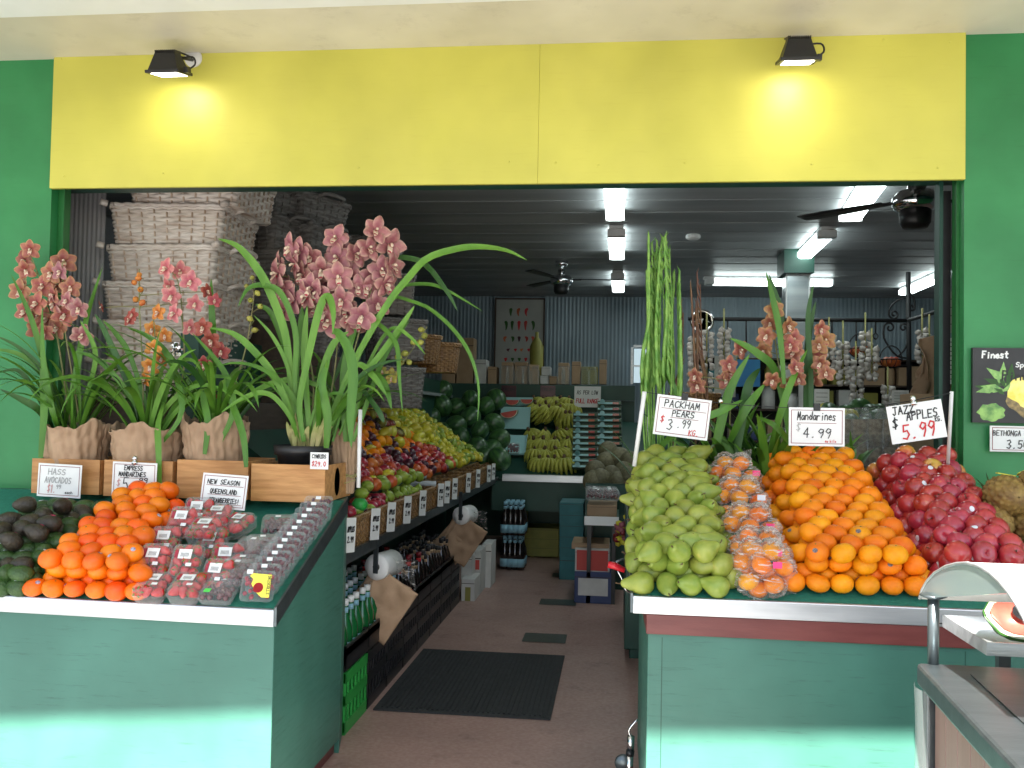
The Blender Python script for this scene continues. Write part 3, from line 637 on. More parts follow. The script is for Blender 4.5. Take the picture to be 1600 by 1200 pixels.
def park(o): o.location = (0, -20, -5); return o
def pile(fr, fl, fr_, br_, bl_, d, layers, protos, weights, jit, rotfn, label, group, rise=.66, rows=None, taper=.5, front=.62, cut=None, sc=(.95, 1.06), backin=0):
    """fruits packed on the tray between four picture corners of its base"""
    A, B, C_, D = fr.px(*fl), fr.px(*fr_), fr.px(*br_), fr.px(*bl_)
    t0, t1 = (A[1]+B[1])/2, (C_[1]+D[1])/2; cnt = 0
    for k in range(layers):
        dt = d*.82; nr = int((t1-t0)/dt)+1
        for i in range(nr):
            t = t0+d*.16+(i+.5*(k % 2))*dt+k*d*(front-.45)*.9
            if t > t1-k*backin*d: break
            f = (t-t0)/(t1-t0); xa, xb = A[0]+(D[0]-A[0])*f, B[0]+(C_[0]-B[0])*f
            xa += k*taper*d+d/2; xb -= k*taper*d+d/2
            n = max(1, int(round((xb-xa)/d))+1)
            off = .25*d*(1 if (i+k) % 2 else -1)
            for j in range(n):
                x = xa+(xb-xa)*(j/(n-1) if n > 1 else .5)+off
                if 1 <= j <= n-2 and 2 <= i < nr-2 and k < layers-2: continue   # buried
                if cut and cut(x, t, k): continue
                p = fr.P(x+rnd.uniform(-jit, jit)*d, t+rnd.uniform(-jit, jit)*d, d*.46+k*rise*d+rnd.uniform(-jit, jit)*d*.5)
                u, v = proj(p)
                if u < -40 or u > 1650: continue
                pr = rnd.choices(protos, weights)[0]
                s_ = rnd.uniform(*sc); put(pr, p, rotfn(), (s_*rnd.uniform(.96, 1.05), s_*rnd.uniform(.96, 1.05), s_*rnd.uniform(.94, 1.06)), (label[protos.index(pr)] if isinstance(label, list) else label), group); cnt += 1
    return cnt
ups = lambda: (rnd.uniform(-.5, .2), rnd.uniform(-.35, .35), rnd.uniform(0, 6.28))
anyr = lambda: (rnd.uniform(-1.5, 1.5), rnd.uniform(-1.5, 1.5), rnd.uniform(0, 6.28))
LIERX = lambda: (R(rnd.uniform(60, 105)), rnd.uniform(-.3, .3), rnd.uniform(-2.6, 2.6))
m1 = citrus('mandarin', .0385, M['mandarin']); m2 = citrus('mandarin', .0385, M['mandarin'], sticker=M['sticker_k'])
m3 = citrus('mandarin', .0385, M['mandarin'], flat=.8)
pile(FR_, (1233, 931), (1457, 931), (1346, 752), (1186, 752), .075, 3, [m1, m2, m3], [5, 2, 4], .045, lambda: (rnd.uniform(-.1, .5), rnd.uniform(-.25, .25), rnd.uniform(0, 6.28)), ['glossy orange mandarin in the large neat rows of the right stand', 'orange mandarin with a tiny dark sticker in the rows of the right stand', 'flattish orange mandarin in the rows of the right stand'], 'mandarins piled on the right stand', taper=.45)
e1 = citrus('mandarin', .0385, M['empress']); e2 = citrus('mandarin', .0385, M['empress'], sticker=M['sticker_b'], calyx=False)
pile(FLt, (47, 933), (240, 944), (300, 815), (185, 808), .075, 3, [e1, e2], [4, 2], .05, ups, ['deep orange mandarin in the pile on the left stand', 'deep orange mandarin with a round blue sticker on the left stand'], 'mandarins piled on the left stand', taper=.42)
p1 = lathe_fruit('pear', pearp, M['pear'], 'pear', bend=.9, stem=(.062, .018)); p2 = lathe_fruit('pear', [(r*1.05, z*.93) for r, z in pearp], M['pear'], 'pear', bend=-.6, stem=(.057, .02))
pile(FR_, (990, 931), (1150, 931), (1110, 756), (984, 756), .074, 3, [p1, p2], [1, 1], .11, LIERX, ['slender necked green pear in the heap on the right stand', 'plump short necked green pear in the heap on the right stand'], 'green pears on the right stand', taper=.3, rise=.72, sc=(.86, 1.02))
a1 = lathe_fruit('apple', apprf(.039), M['apple'], 'apple', stem=(.027, .014), stem_r=.0015); a2 = lathe_fruit('apple', apprf(.039), M['apple'], 'apple', sticker=(.006, .0396, M['sticker_w'])); a3 = lathe_fruit('apple', apprf(.037), M['apple_y'], 'apple', stem=(.026, .014), stem_r=.0015)
pile(FR_, (1452, 931), (1630, 931), (1494, 752), (1362, 752), .073, 3, [a1, a2, a3], [6, 2, 1.4], .12, anyr, ['red apple with a stalk in the heap at the right of the stand', 'red apple with a small white sticker in the heap', 'yellow blushed apple among the red ones'], 'red apples on the right stand', taper=.42)
v1 = lathe_fruit('avocado', avop, M['avo'], 'avocado', sticker=(.004, .0325, M['sticker_w'])); v2 = lathe_fruit('avocado', avop, M['avo'], 'avocado'); v3 = lathe_fruit('avocado', avop, M['avo_d'], 'avocado', sticker=(.0, .0325, M['sticker_p'])); v4 = lathe_fruit('avocado', avop, M['avo_d'], 'avocado')
for k_, (q, wts, lay) in enumerate([(((-75, 930), (48, 934), (178, 812), (60, 806)), [3, 6, 0, 1], 2)]):
    pile(FLt, *q, .061, lay, [v1, v2, v3, v4], wts, .13, LIERX, 'green avocado in the heap at the left end', 'green avocados on the left stand', taper=.25)
# ripe dark avocados on top
for (u, v) in [(15, 838), (45, 832), (62, 822), (78, 812), (52, 795), (28, 818), (70, 842), (30, 853), (90, 826), (108, 800)]:
    x, t = FLt.px(u, v+40); p = FLt.P(x, t, .125+rnd.uniform(-.008, .01))
    put(rnd.choice([v3, v3, v4]), p, (R(rnd.uniform(50, 90)), rnd.uniform(-.3, .3), rnd.uniform(-1, 1)), rnd.uniform(1.0, 1.12), 'ripe dark avocado lying on top of the green avocados', 'ripe dark avocados on the left stand')

# ---------------------------------------------------------------- punnets
def ring(w, d, r, z, n=5):
    out = []
    for cx, cy, a0 in ((w/2-r, d/2-r, 0), (-w/2+r, d/2-r, 90), (-w/2+r, -d/2+r, 180), (w/2-r, -d/2+r, 270)):
        for i in range(n):
            a = R(a0+90*i/(n-1)); out.append(V((cx+r*math.cos(a), cy+r*math.sin(a), z)))
    return out
def loft(g, rings, cap0=True, cap1=True, Mx=None):
    vs = [Mx @ p if Mx else p for rg in rings for p in rg]; n = len(rings[0]); k = len(rings)
    fs = [(i*n+j, i*n+(j+1) % n, (i+1)*n+(j+1) % n, (i+1)*n+j) for i in range(k-1) for j in range(n)]
    if cap0: fs.append(tuple(range(n))[::-1])
    if cap1: fs.append(tuple((k-1)*n+j for j in range(n)))
    g.add(vs, fs)
def punnet(name, w, d, h, cat, label_mats, sticker=None):
    r = empty(name, (0, 0, 0)); r['category'] = cat
    g = MB(); loft(g, [ring(w*.86, d*.86, .014, 0), ring(w*.88, d*.88, .014, .004), ring(w*.97, d*.97, .016, h*.62)], cap1=False); g.build('tub', M['clear'], r, world=False)
    g = MB(); loft(g, [ring(w, d, .016, h*.60), ring(w, d, .016, h*.64), ring(w*.95, d*.95, .016, h*.66), ring(w*.90, d*.90, .016, h*.94), ring(w*.84, d*.84, .014, h)], cap0=False); g.build('lid', M['clear'], r, world=False)
    for (x, y, a, b, mk) in label_mats:
        g = MB(); g.box(x-a/2, x+a/2, y-b/2, y+b/2, h+.0006, h+.0012); lb = g.build('label', M[mk], r, smooth=False, world=False)
        if mk == 'card' and a > .02:
            g = MB()
            for i in range(7): g.box(x-a*.3+i*a*.09, x-a*.3+i*a*.09+.0015, y-b*.3, y+b*.12, h+.0014, h+.0017)
            g.build('barcode', M['ink'], lb, smooth=False, world=False)
    return r
sb = punnet('strawberry_punnet', .108, .125, .058, 'strawberry punnet', [(-.002, .02, .046, .034, 'card'), (.018, -.018, .02, .012, 'card')])
g = MB(); g.box(-.038, -.027, .006, .034, .0588, .0596); g.build('label', M['rasp'], sb, smooth=False, world=False)
strp = [(0, -.019), (.005, -.017), (.010, -.009), (.0145, .002), (.0155, .010), (.012, .016), (.004, .018), (0, .0175)]
sp = lathe_fruit('strawberry', strp, M['straw'], 'strawberry', n=12)
g = MB()
for i in range(5):
    a = i*1.2566; g.add([V((0, 0, .0185)), V((.012*math.cos(a-.3), .012*math.sin(a-.3), .0175)), V((.02*math.cos(a), .02*math.sin(a), .013)), V((.012*math.cos(a+.3), .012*math.sin(a+.3), .0175))], [(0, 1, 2, 3)])
g.build('leaf_cap', M['strawleaf'], sp, world=False)
def mlt(p, rx, rz, extra=0): return Matrix.Translation(p) @ Rz(rz) @ Rx(rx) @ Ry(extra)
al = math.atan2(FLt.es.z, FLt.es.y)
spots = [(243, 926, 0, 0, .0), (296, 927, 0, .05, .0), (253, 884, 1, -.05, .06), (301, 886, 1, .05, .06), (266, 852, 1, .08, .05), (297, 832, 1, -.05, .09), (317, 810, 1, .12, .07), (343, 830, 0, .1, .05), (376, 834, 0, -.3, .02), (325, 858, 0, 0, .07), (347, 892, 1, -.1, .01), (358, 866, 1, .15, .01), (338, 845, 1, -.08, .02)]
where = ['front left punnet at the metal lip', 'front right punnet at the metal lip', 'clear punnet tilted up in the second row beside the mandarins', 'clear punnet tilted up in the second row, right one', 'clear punnet third up beside the mandarins', 'fourth punnet up beside the mandarins, with white sticker', 'topmost punnet of the left column', 'flat punnet below the strawberries sign', 'smaller turned punnet at the far right of the top row', 'flat punnet in the middle of the right column', 'punnet beside the dark cherry packs near the lip', 'punnet beside the cherries halfway up', 'punnet partly hidden behind the others in the right column']
for (u, v, up_, rz, lift), wv in zip(spots, where):
    x, t = FLt.px(u, v+ (22 if up_ else 8)); p = FLt.P(x, t, .012+lift*.8)
    tilt = al+(R(38) if up_ else R(4))
    o = put(sb, p, (tilt, 0, rz), 1, 'strawberries under plastic, '+wv, 'strawberry punnets on the left stand')
    Mx = Matrix.Translation(p) @ Matrix.Rotation(rz, 4, 'Z') @ Matrix.Rotation(tilt, 4, 'X')
    for i in range(9):
        q = Mx @ V((-.032+.032*(i % 3)+rnd.uniform(-.004, .004), -.038+.038*(i//3)+rnd.uniform(-.004, .004), .036+rnd.uniform(-.003, .004)))
        put(sp, q, (rnd.uniform(-1.6, 1.6), rnd.uniform(-1, 1), rnd.uniform(0, 6)), 1.15, 'red strawberry packed inside a clear punnet', 'strawberries inside the punnets')
    g = MB(); 
chp = punnet('cherry_pack', .12, .13, .04, 'cherry pack', [(-.03, -.03, .022, .02, 'sticker_g'), (.0, .04, .02, .012, 'card')])
chq = punnet('cherry_pack', .12, .13, .04, 'cherry pack', [(.0, .04, .02, .012, 'card')])
def berries(parent, w, d, z, m, n, r, nm='berries'):
    g = MB(); q = random.Random(3)
    for i in range(n):
        x, y, zz = q.uniform(-w/2, w/2), q.uniform(-d/2, d/2), z+q.uniform(-.004, .004)
        g.lathe([(0, -r), (r*.7, -r*.7), (r, 0), (r*.7, r*.7), (0, r)], 8, T(x, y, zz))
    o = g.build(nm, m, parent, world=False); o['kind'] = 'stuff'
berries(chp, .09, .1, .022, M['cherry'], 45, .0105); berries(chq, .09, .1, .022, M['cherry'], 45, .0105)
for (u, v, k_, rz, lift, lb) in [(346, 926, 0, .02, 0, 'dark cherry pack with green sticker at the lip'), (378, 893, 1, .2, .01, 'dark cherry pack behind the front green stickered one'), (392, 868, 0, -.25, .02, 'dark cherry pack with green sticker halfway up the tray'), (412, 862, 1, .4, .015, 'dark cherry pack beside the upright clamshells'), (434, 824, 1, .3, .0, 'lone dark cherry pack at the top of the tray'), (368, 905, 1, -.1, .02, 'dark cherry pack between the strawberries and the clamshells')]:
    x, t = FLt.px(u, v+8); put([chp, chq][k_], FLt.P(x, t, .008+lift), (al+.05, 0, rz), 1, lb, 'cherry packs on the left stand')
clam = punnet('raspberry_clamshell', .115, .105, .03, 'berry clamshell', [(.0, .04, .02, .012, 'card')]); berries(clam, .09, .08, .012, M['cherry2'], 34, .007)
clamy = punnet('raspberry_clamshell', .115, .105, .03, 'berry clamshell', [(-.03, .045, .02, .014, 'card')]); berries(clamy, .09, .08, .014, M['rasp'], 40, .008)
g = MB(); z = .0308
g.v += [(-.02, .04, z), (.045, .036, z), (.045, -.04, z), (.02, -.04, z), (-.005, -.02, z), (-.02, .005, z), (-.015, .02, z), (-.028, .03, z)]; g.f.append(tuple(range(7, -1, -1))); g.m.append(0)
yl = g.build('yellow_label', M['sticker_y'], clamy, smooth=False, world=False)
g = MB(); write(g, 'DRISCOLLS', 0, 0, .010, .062, .0018, slant=0); g.v = [(.034+c_*1+0*a_, -a_, .0312) for (a_, b_, c_) in g.v]; g.build('lettering', M['ink'], yl, smooth=False, world=False)
g = MB(); g.lathe([(.0, .0311), (.017, .0311)], 20, T(.005, -.008, 0)); g.build('emblem', M['ink_red'], yl, smooth=False, world=False)
for i in range(13):
    f = i/12; u, v = 408+(500-408)*f**.95, 935+(812-935)*f**.93
    x, t = FLt.px(u, v); pz = FLt.P(x, t, .042)
    put(clamy if i == 0 else clam, pz, (R(66), 0, .05+rnd.uniform(-.03, .03)), 1, 'foremost upright clamshell with the yellow label' if i == 0 else 'upright clear raspberry clamshell in the file along the tray edge', 'clamshells filed along the right edge of the left stand')

# bags of mandarins
bm = citrus('mandarin', .033, M['mandarin'])
places = ['bottom bag at the lip', 'second bag up', 'third bag up from the lip', 'fourth bag up from the lip', 'topmost bag at the back']
for k_, (u, v) in enumerate([(1193, 900), (1186, 862), (1172, 820), (1156, 774), (1146, 735)]):
    x, t = FR_.px(u, v+40-(0 if k_ else 14)); c = FR_.P(x, max(t, .09), .075+(.01 if k_ else 0))
    r = empty('mandarin_bag', c, 'crinkled clear bag of mandarins between pears and loose mandarins, '+places[k_], 'bag of mandarins', 'bagged mandarins on the right stand')
    q = random.Random(k_+5)
    balls = [(-.052, -.030, -.045), (.028, -.034, -.05), (-.012, -.045, .012), (.060, -.012, .0), (-.068, .005, .012), (.0, .03, -.03), (.022, -.012, .052), (-.035, .02, .052), (.075, .01, -.05), (-.02, -.02, -.07)]
    def fn(a, b, k_=k_):
        th = a*2*math.pi; ph = (b-.5)*math.pi; dv = V((math.cos(ph)*math.cos(th), math.cos(ph)*math.sin(th), math.sin(ph)))
        r_ = .05
        for bx in balls:
            bv = V(bx); t_ = bv.dot(dv); d2 = bv.length_squared-t_*t_
            if d2 < .042**2: r_ = max(r_, t_+math.sqrt(.042**2-d2))
            else: r_ = max(r_, t_+.01)
        r_ += .003*math.sin(23*th+9*b*6+k_)+.002*math.sin(41*th-17*b)+.0025*math.sin(31*b*6+5*th)
        return c+dv*r_
    g = MB(); g.grid(fn, 90, 46); g.build('film', M['bag'], r)
    g = MB(); tp = c+V((.015, -.02, .082)); g.tube([tp, tp+V((.01, -.02, .012)), tp+V((.035, -.03, .005))], [.010, .006, .026], 9); g.build('twisted_neck', M['bag'], r)
    g = MB(); s_ = c+V((.03+.01*k_, -.088, .02)); g.box(s_.x-.014, s_.x+.014, s_.y-.002, s_.y, s_.z-.010, s_.z+.010); g.build('price_sticker', M['sticker_p'] if k_ != 3 else M['sticker_w'], r, smooth=False)
    for i, (dx, dy, dz) in enumerate(balls):
        put(bm, c+V((dx, dy, dz)), ups(), 1, 'mandarin sealed inside a clear plastic bag', 'mandarins inside the clear bags')

# pineapples
def pineapple(u, v, label, rx):
    p = at(u, v, Y=3.45); r = empty('pineapple', p, label, 'pineapple', 'pineapples at the right end of the stand')
    g = MB(); Mx = T(*p) @ Ry(rx*.5) @ Rx(R(-98+20*rx))
    def fn(a, b):
        th = a*2*math.pi; ph = (b-.5)*math.pi*.98; bx = .5+.5*math.cos(th*10+b*16*3.14); by = .5+.5*math.cos(-th*10+b*16*3.14)
        w_ = 1+.13*(bx*by)**.7; return Mx @ V((.068*w_*math.cos(ph)*math.cos(th), .068*w_*math.cos(ph)*math.sin(th), .105*math.sin(ph)))
    g.grid(fn, 90, 60); g.build('fruit', M['pine'], r)
    g = MB()
    for i in range(22):
        a = i*2.4; e0 = .35+.9*(i/22); q = [Mx @ V((0, 0, .1)), Mx @ V((.03*math.cos(a)*(1.3-e0), .03*math.sin(a)*(1.3-e0), .15)), Mx @ V((.08*math.cos(a)*(1.4-e0), .08*math.sin(a)*(1.4-e0), .2+.05*e0))]
        g.tube(spline(q, 5), [.009, .011, .009, .006, .003, .0005], 5, flat=.4)
    g.build('crown', M['leaf_d'], r)
    g = MB(); s_ = Mx @ V((0, -.071, .03)); Mt = Mx @ T(0, -.0745, .03); g.box(-.03, .03, -.003, .0, -.012, .012, Mt); g.build('paper_tag', M['sticker_y'], r, smooth=False)
pineapple(1572, 775, 'pineapple with a yellow paper tag, upper one of the heap', .3)
pineapple(1548, 815, 'pineapple lowest and nearest the apples', .9)
pineapple(1605, 825, 'pineapple cut off by the right picture edge', -.5)
pineapple(1625, 760, 'pineapple behind at the far right edge', -.9)

# ---------------------------------------------------------------- crates, cards
def crate(u0, u1, v0, v1, label, Y=3.60, dep=.30, side=False, rz=0):
    a, b = at(u0, v1, Y=Y), at(u1, v0, Y=Y); w_, h = b.x-a.x, max(.13, at((u0+u1)/2, v0, Y=Y).z-at((u0+u1)/2, v1, Y=Y).z)
    z0 = bl.z+.0; r = empty('wooden_crate', V(((a.x+b.x)/2, Y, z0)), label, 'wooden crate', 'wooden crates behind the left stand')
    x0, x1 = a.x, b.x; t = .011; z1 = z0+h
    g = MB(); g.box(x0, x1, Y, Y+t, z0+.001, z1); g.build('front_board', M['wood'], r, smooth=False, bevel=.0015)
    g = MB(); g.box(x0, x1, Y+dep-t, Y+dep, z0+.001, z1); g.build('back_board', M['wood'], r, smooth=False, bevel=.0015)
    for x in (x0, x1-t):
        g = MB(); g.box(x, x+t, Y+t+.0005, Y+dep-t-.0005, z0+.001, z1-.002); sb_ = g.build('side_board', M['wood'], r, smooth=False, bevel=.0015)
    if side:
        g = MB(); g.lathe([(0, 0), (.058, 0)], 28, T(x1+.0008, Y+dep*.45, z0+h*.5) @ Ry(R(90)) @ Matrix.Diagonal((1, .62, 1, 1))); em = g.build('printed_emblem', M['ink'], sb_, smooth=False)
        g = MB(); g.lathe([(0, 0), (.026, 0)], 20, T(x1+.0014, Y+dep*.45, z0+h*.5) @ Ry(R(90)) @ Matrix.Diagonal((1, .62, 1, 1))); g.build('printed_emblem', M['ink_red'], sb_, smooth=False)
    g = MB(); g.box(x0+t, x1-t, Y+t, Y+dep-t, z0+.002, z0+.01); g.build('bottom_board', M['wood'], r, smooth=False)
    return z0+.01
crate(48, 156, 723, 778, 'pine crate behind the avocado price card', Y=3.62)
crate(161, 270, 723, 780, 'pine crate behind the empress mandarins card')
crate(275, 388, 724, 785, 'knotty pine crate behind the new season sign')
crate(391, 508, 731, 790, 'pine crate with a dark oval emblem on its side, under the black flowerpot', side=True, dep=.36, Y=3.58)

def pxcard(u, v, Y, wpx, hpx, lines, label, roll=0, tilt=0, yawc=0, **k):
    c = at(u, v, Y=Y); s_ = Y/(F*math.cos(0)); return price_card(c, wpx*s_, hpx*s_, lines, label, rot=(tilt, -roll+.0, yawc), **k)
pxcard(93, 751, 3.57, 77, 55, [('HASS', -.05, .18, .17, .42, .03, 'ink_faint'), ('AVOCADOS', -.02, -.07, .17, .62, .03, 'ink_faint'), ('$1.', -.16, -.36, .24, .2, .035, 'ink_redfaint'), ('99', .0, -.24, .12, .12, .025, 'ink_faint'), ('each', .24, -.38, .08, .18, .02, 'ink')], 'white card reading Hass avocados in faded grey writing', roll=-.03)
pxcard(210, 749, 3.55, 77, 56, [('EMPRESS', -.02, .26, .13, .42, .03, 'ink'), ('MANDARINES', -.04, .08, .13, .62, .03, 'ink'), ('$', -.34, -.22, .2, .1, .025, 'ink_redfaint'), ('5', -.18, -.34, .36, .16, .035, 'ink'), ('-', .02, -.2, .1, .1, .03, 'ink'), ('99', .22, -.1, .16, .22, .03, 'ink')], 'white card reading Empress Mandarines 5.99 against its crate', rules=[(-.32, .3, .03)], clip='ball', roll=-.02)
pxcard(350, 768, 3.45, 77, 56, [('NEW SEASON', -.02, .2, .13, .72, .028, 'ink'), ('QUEENSLAND', .0, -.07, .13, .6, .028, 'ink'), ('STRAWBERRIES!', .03, -.33, .13, .68, .028, 'ink')], 'white sign reading New Season Queensland Strawberries', rules=[(-.4, .42, .155), (-.35, .38, -.11), (-.32, .42, -.375)], roll=-.05, tilt=-.12)
pxcard(499, 720, 3.55, 30, 27, [('CYMBIDS', 0, .15, .22, .8, .05, 'ink'), ('$29.0', .0, -.32, .28, .8, .05, 'ink_red')], 'small white card with cymbids price stuck on the black flowerpot', border=False)
pxcard(1066, 652, 3.55, 83, 62, [('PACKHAM', -.02, .22, .17, .66, .028, 'ink'), ('PEARS', .02, -.0, .15, .42, .028, 'ink'), ('$', -.35, -.18, .16, .09, .025, 'ink_red'), ('3', -.2, -.34, .26, .12, .028, 'ink'), ('.99', .05, -.26, .2, .26, .025, 'ink'), ('KG.', .25, -.42, .13, .2, .022, 'ink_red')], 'white card reading Packham Pears $3.99 hanging crooked on the wire', roll=-.11, rules=[(-.4, .42, .17), (-.22, .3, -.04)], clip='bull')
pxcard(1276, 667, 3.55, 82, 58, [('Mandarines', 0, .18, .22, .7, .03, 'ink'), ('$', -.32, -.12, .2, .1, .02, 'ink_faint'), ('4.99', .02, -.28, .24, .52, .03, 'ink'), ('ea kilo', .25, -.4, .07, .2, .015, 'ink_red')], 'white card reading Mandarines $4.99 hanging on the wire', rules=[(-.35, .35, .09)], clip='bull')
pxcard(1432, 659, 3.5, 80, 57, [('JAZZ', -.2, .25, .2, .4, .04, 'ink'), ('APPLES', .12, .07, .22, .58, .04, 'ink'), ('$', -.38, -.1, .26, .12, .045, 'ink'), ('5.99', .02, -.4, .38, .62, .05, 'ink_red'), ('KG.', .4, -.06, .12, .14, .025, 'ink')], 'white card reading Jazz Apples 5.99 tilted on the wire', roll=.17, border=False, clip='ball')
pxcard(1590, 686, 3.82, 78, 38, [('BETHONGA PINES', 0, .12, .2, .9, .035, 'ink'), ('3.50', .0, -.36, .32, .4, .05, 'ink')], 'white pineapple price card stuck on the green wall', border=True)

# wire and poles
g = MB(); g.tube([at(1007, 612, Y=3.55), at(991, 728, Y=3.6)], .0085, 10); mesh_thing(g, 'pole', M['white_plastic'], 'thin white pole left of the pears holding the card wire', 'pole')
g = MB(); g.tube([at(1487, 612, Y=3.6), at(1481, 728, Y=3.7)], .007, 10); mesh_thing(g, 'pole', M['white_plastic'], 'thin white pole at the right end of the card wire', 'pole')
g = MB(); g.tube([at(563, 640, Y=3.74), at(560, 762, Y=3.73)], .0085, 10); mesh_thing(g, 'pole', M['white_plastic'], 'thin white pole rising from the left stand corner by the inner shelf', 'pole')
g = MB(); g.tube(spline([at(1008, 613, Y=3.56), at(1066, 620, Y=3.56), at(1127, 630, Y=3.56), at(1230, 637, Y=3.56), at(1330, 638, Y=3.56), at(1390, 632, Y=3.56), at(1487, 614, Y=3.6)], 30), .0016, 5); mesh_thing(g, 'wire', M['iron'], 'sagging thin wire the price cards hang from', 'wire')
g = MB(); p = at(1126, 627, Y=3.55); g.lathe([(0, -.01), (.009, -.004), (.010, .004), (0, .011)], 12, T(*p)); mesh_thing(g, 'clip', M['chrome'], 'small shiny bulb clip alone on the wire between two cards', 'clip')

# pineapple poster
r = empty('poster', at(1575, 605, Y=3.84), 'glossy poster of a cut pineapple on the right green wall', 'poster')
a, b = at(1519, 660, Y=3.83), at(1690, 545, Y=3.83)
g = MB(); g.box(a.x, b.x, 3.826, 3.844, a.z, b.z); g.build('board', M['black'], r, smooth=False)
ly = 3.8255
def blob(cx, cz, rx, rz, n, seed, y, jag=.1):
    q = random.Random(seed); g = MB(); pts = []
    for i in range(n):
        a_ = 2*math.pi*i/n; k = 1+jag*math.sin(a_*7+seed)+q.uniform(-jag, jag)*.5; pts.append(V((cx+rx*k*math.cos(a_), y, cz+rz*k*math.sin(a_))))
    g.add(pts, [tuple(range(n))[::-1]]); return g
w_, h = b.x-a.x, b.z-a.z
mleaf = mat('printed_leaves', (.05, .22, .03), .25, c2=(.25, .5, .10), scale=30, coat=.6); mp = mat('printed_pineapple_flesh', (.85, .68, .05), .25, c2=(.95, .85, .25), scale=25, coat=.6); mr_ = mat('printed_pineapple_rind', (.10, .07, .02), .3, c2=(.3, .2, .05), scale=60, coat=.6)
q = random.Random(6)
for k_ in range(16):
    aa = q.uniform(.3, 3.6); L_ = q.uniform(.06, .13); cx_, cz_ = a.x+.12+q.uniform(-.02, .02), a.z+.13+q.uniform(-.02, .03); dx, dz = math.cos(aa)*L_, math.sin(aa)*L_*.8; yy = ly-.00005*k_
    x2, z2 = max(a.x+.006, cx_+dx), min(b.z-.05, cz_+dz)
    g = MB(); g.add([V((cx_-.012, yy, cz_)), V(((cx_+x2)/2-dz*.16, yy, (cz_+z2)/2+dx*.16)), V((x2, yy, z2)), V(((cx_+x2)/2+dz*.16, yy, (cz_+z2)/2-dx*.16))], [(0, 1, 2, 3)]); g.build('printed_leaf', mleaf if k_ % 3 else M['leaf_d'], r, smooth=False)
g = blob(a.x+.04+.03, a.z+.04, .05, .035, 20, 5, ly-.0003); g.build('printed_leaves', mleaf, r, smooth=False)
blob(a.x+.25, a.z+.10, .125, .085, 40, 9, ly-.0008, .04).build('printed_rind', mr_, r, smooth=False)
blob(a.x+.25, a.z+.125, .12, .07, 40, 3, ly-.0012, .05).build('printed_flesh', mp, r, smooth=False)
g = MB(); write(g, 'Finest', a.x+.085, b.z-.04, .026, .10, .006, y=ly-.001); write(g, 'Special', a.x+.22, b.z-.075, .02, .12, .004, y=ly-.001); g.build('lettering', M['card'], r, smooth=False)
g = MB(); write(g, 'Pineapples', a.x+.235, b.z-.125, .036, .25, .006, y=ly-.0016); g.build('lettering', M['ink'], r, smooth=False)
# ---------------------------------------------------------------- plants
def leaf(g, pts, w, n0, fold=.25, seg=16, tip=.25):
    P = spline(pts, seg)
    k = len(P); vs = []
    for i, p in enumerate(P):
        t = (P[min(i+1, k-1)]-P[max(i-1, 0)]).normalized(); a = i/(k-1)
        side = t.cross(n0); side = side.normalized() if side.length > .05 else t.orthogonal().normalized()
        nn = side.cross(t)
        ww = w*(.55+.45*math.sin(min(a/.55, 1)*math.pi/2))*(1 if a < 1-tip*2.4 else max(.02, math.cos((a-(1-tip*2.4))/(tip*2.4)*math.pi/2)**.8))
        vs += [p-side*ww+nn*ww*fold, p, p+side*ww+nn*ww*fold]
    fs = []
    for i in range(k-1):
        for j in range(2): q = i*3+j; fs.append((q, q+1, q+4, q+3))
    g.add(vs, fs)
def arch(base, az, L_, e0, droop, n=9):
    p = V(base); out = [p.copy()]; e = e0
    for i in range(n):
        a = (i+1)/n; e = e0-droop*a**1.6
        p = p+V((math.cos(az)*math.cos(e), math.sin(az)*math.cos(e), math.sin(e)))*(L_/n); out.append(p.copy())
    return out
def rand_leaves(g, base, n, L_, w, q, spread=.05, azr=(0, 6.28), droop=(1.0, 2.4), e0=(1.05, 1.5), mis=(0, 0, 1, 2)):
    for i in range(n):
        az = q.uniform(*azr); b = V(base)+V((math.cos(az)*spread*q.random(), math.sin(az)*spread*q.random(), 0))
        l = L_*q.uniform(.7, 1.15); pts = arch(b, az, l, q.uniform(*e0), q.uniform(*droop))
        g.mi = q.choice(mis)
        if q.random() < .7: n0 = V((-math.cos(az)*.5, -math.sin(az)*.5, .9))
        else: n0 = V((0, -1, .2))
        n0 = n0+V((q.uniform(-.5, .5), q.uniform(-.5, .3), 0)); leaf(g, pts, w*q.uniform(.75, 1.1), n0, q.uniform(.1, .4))
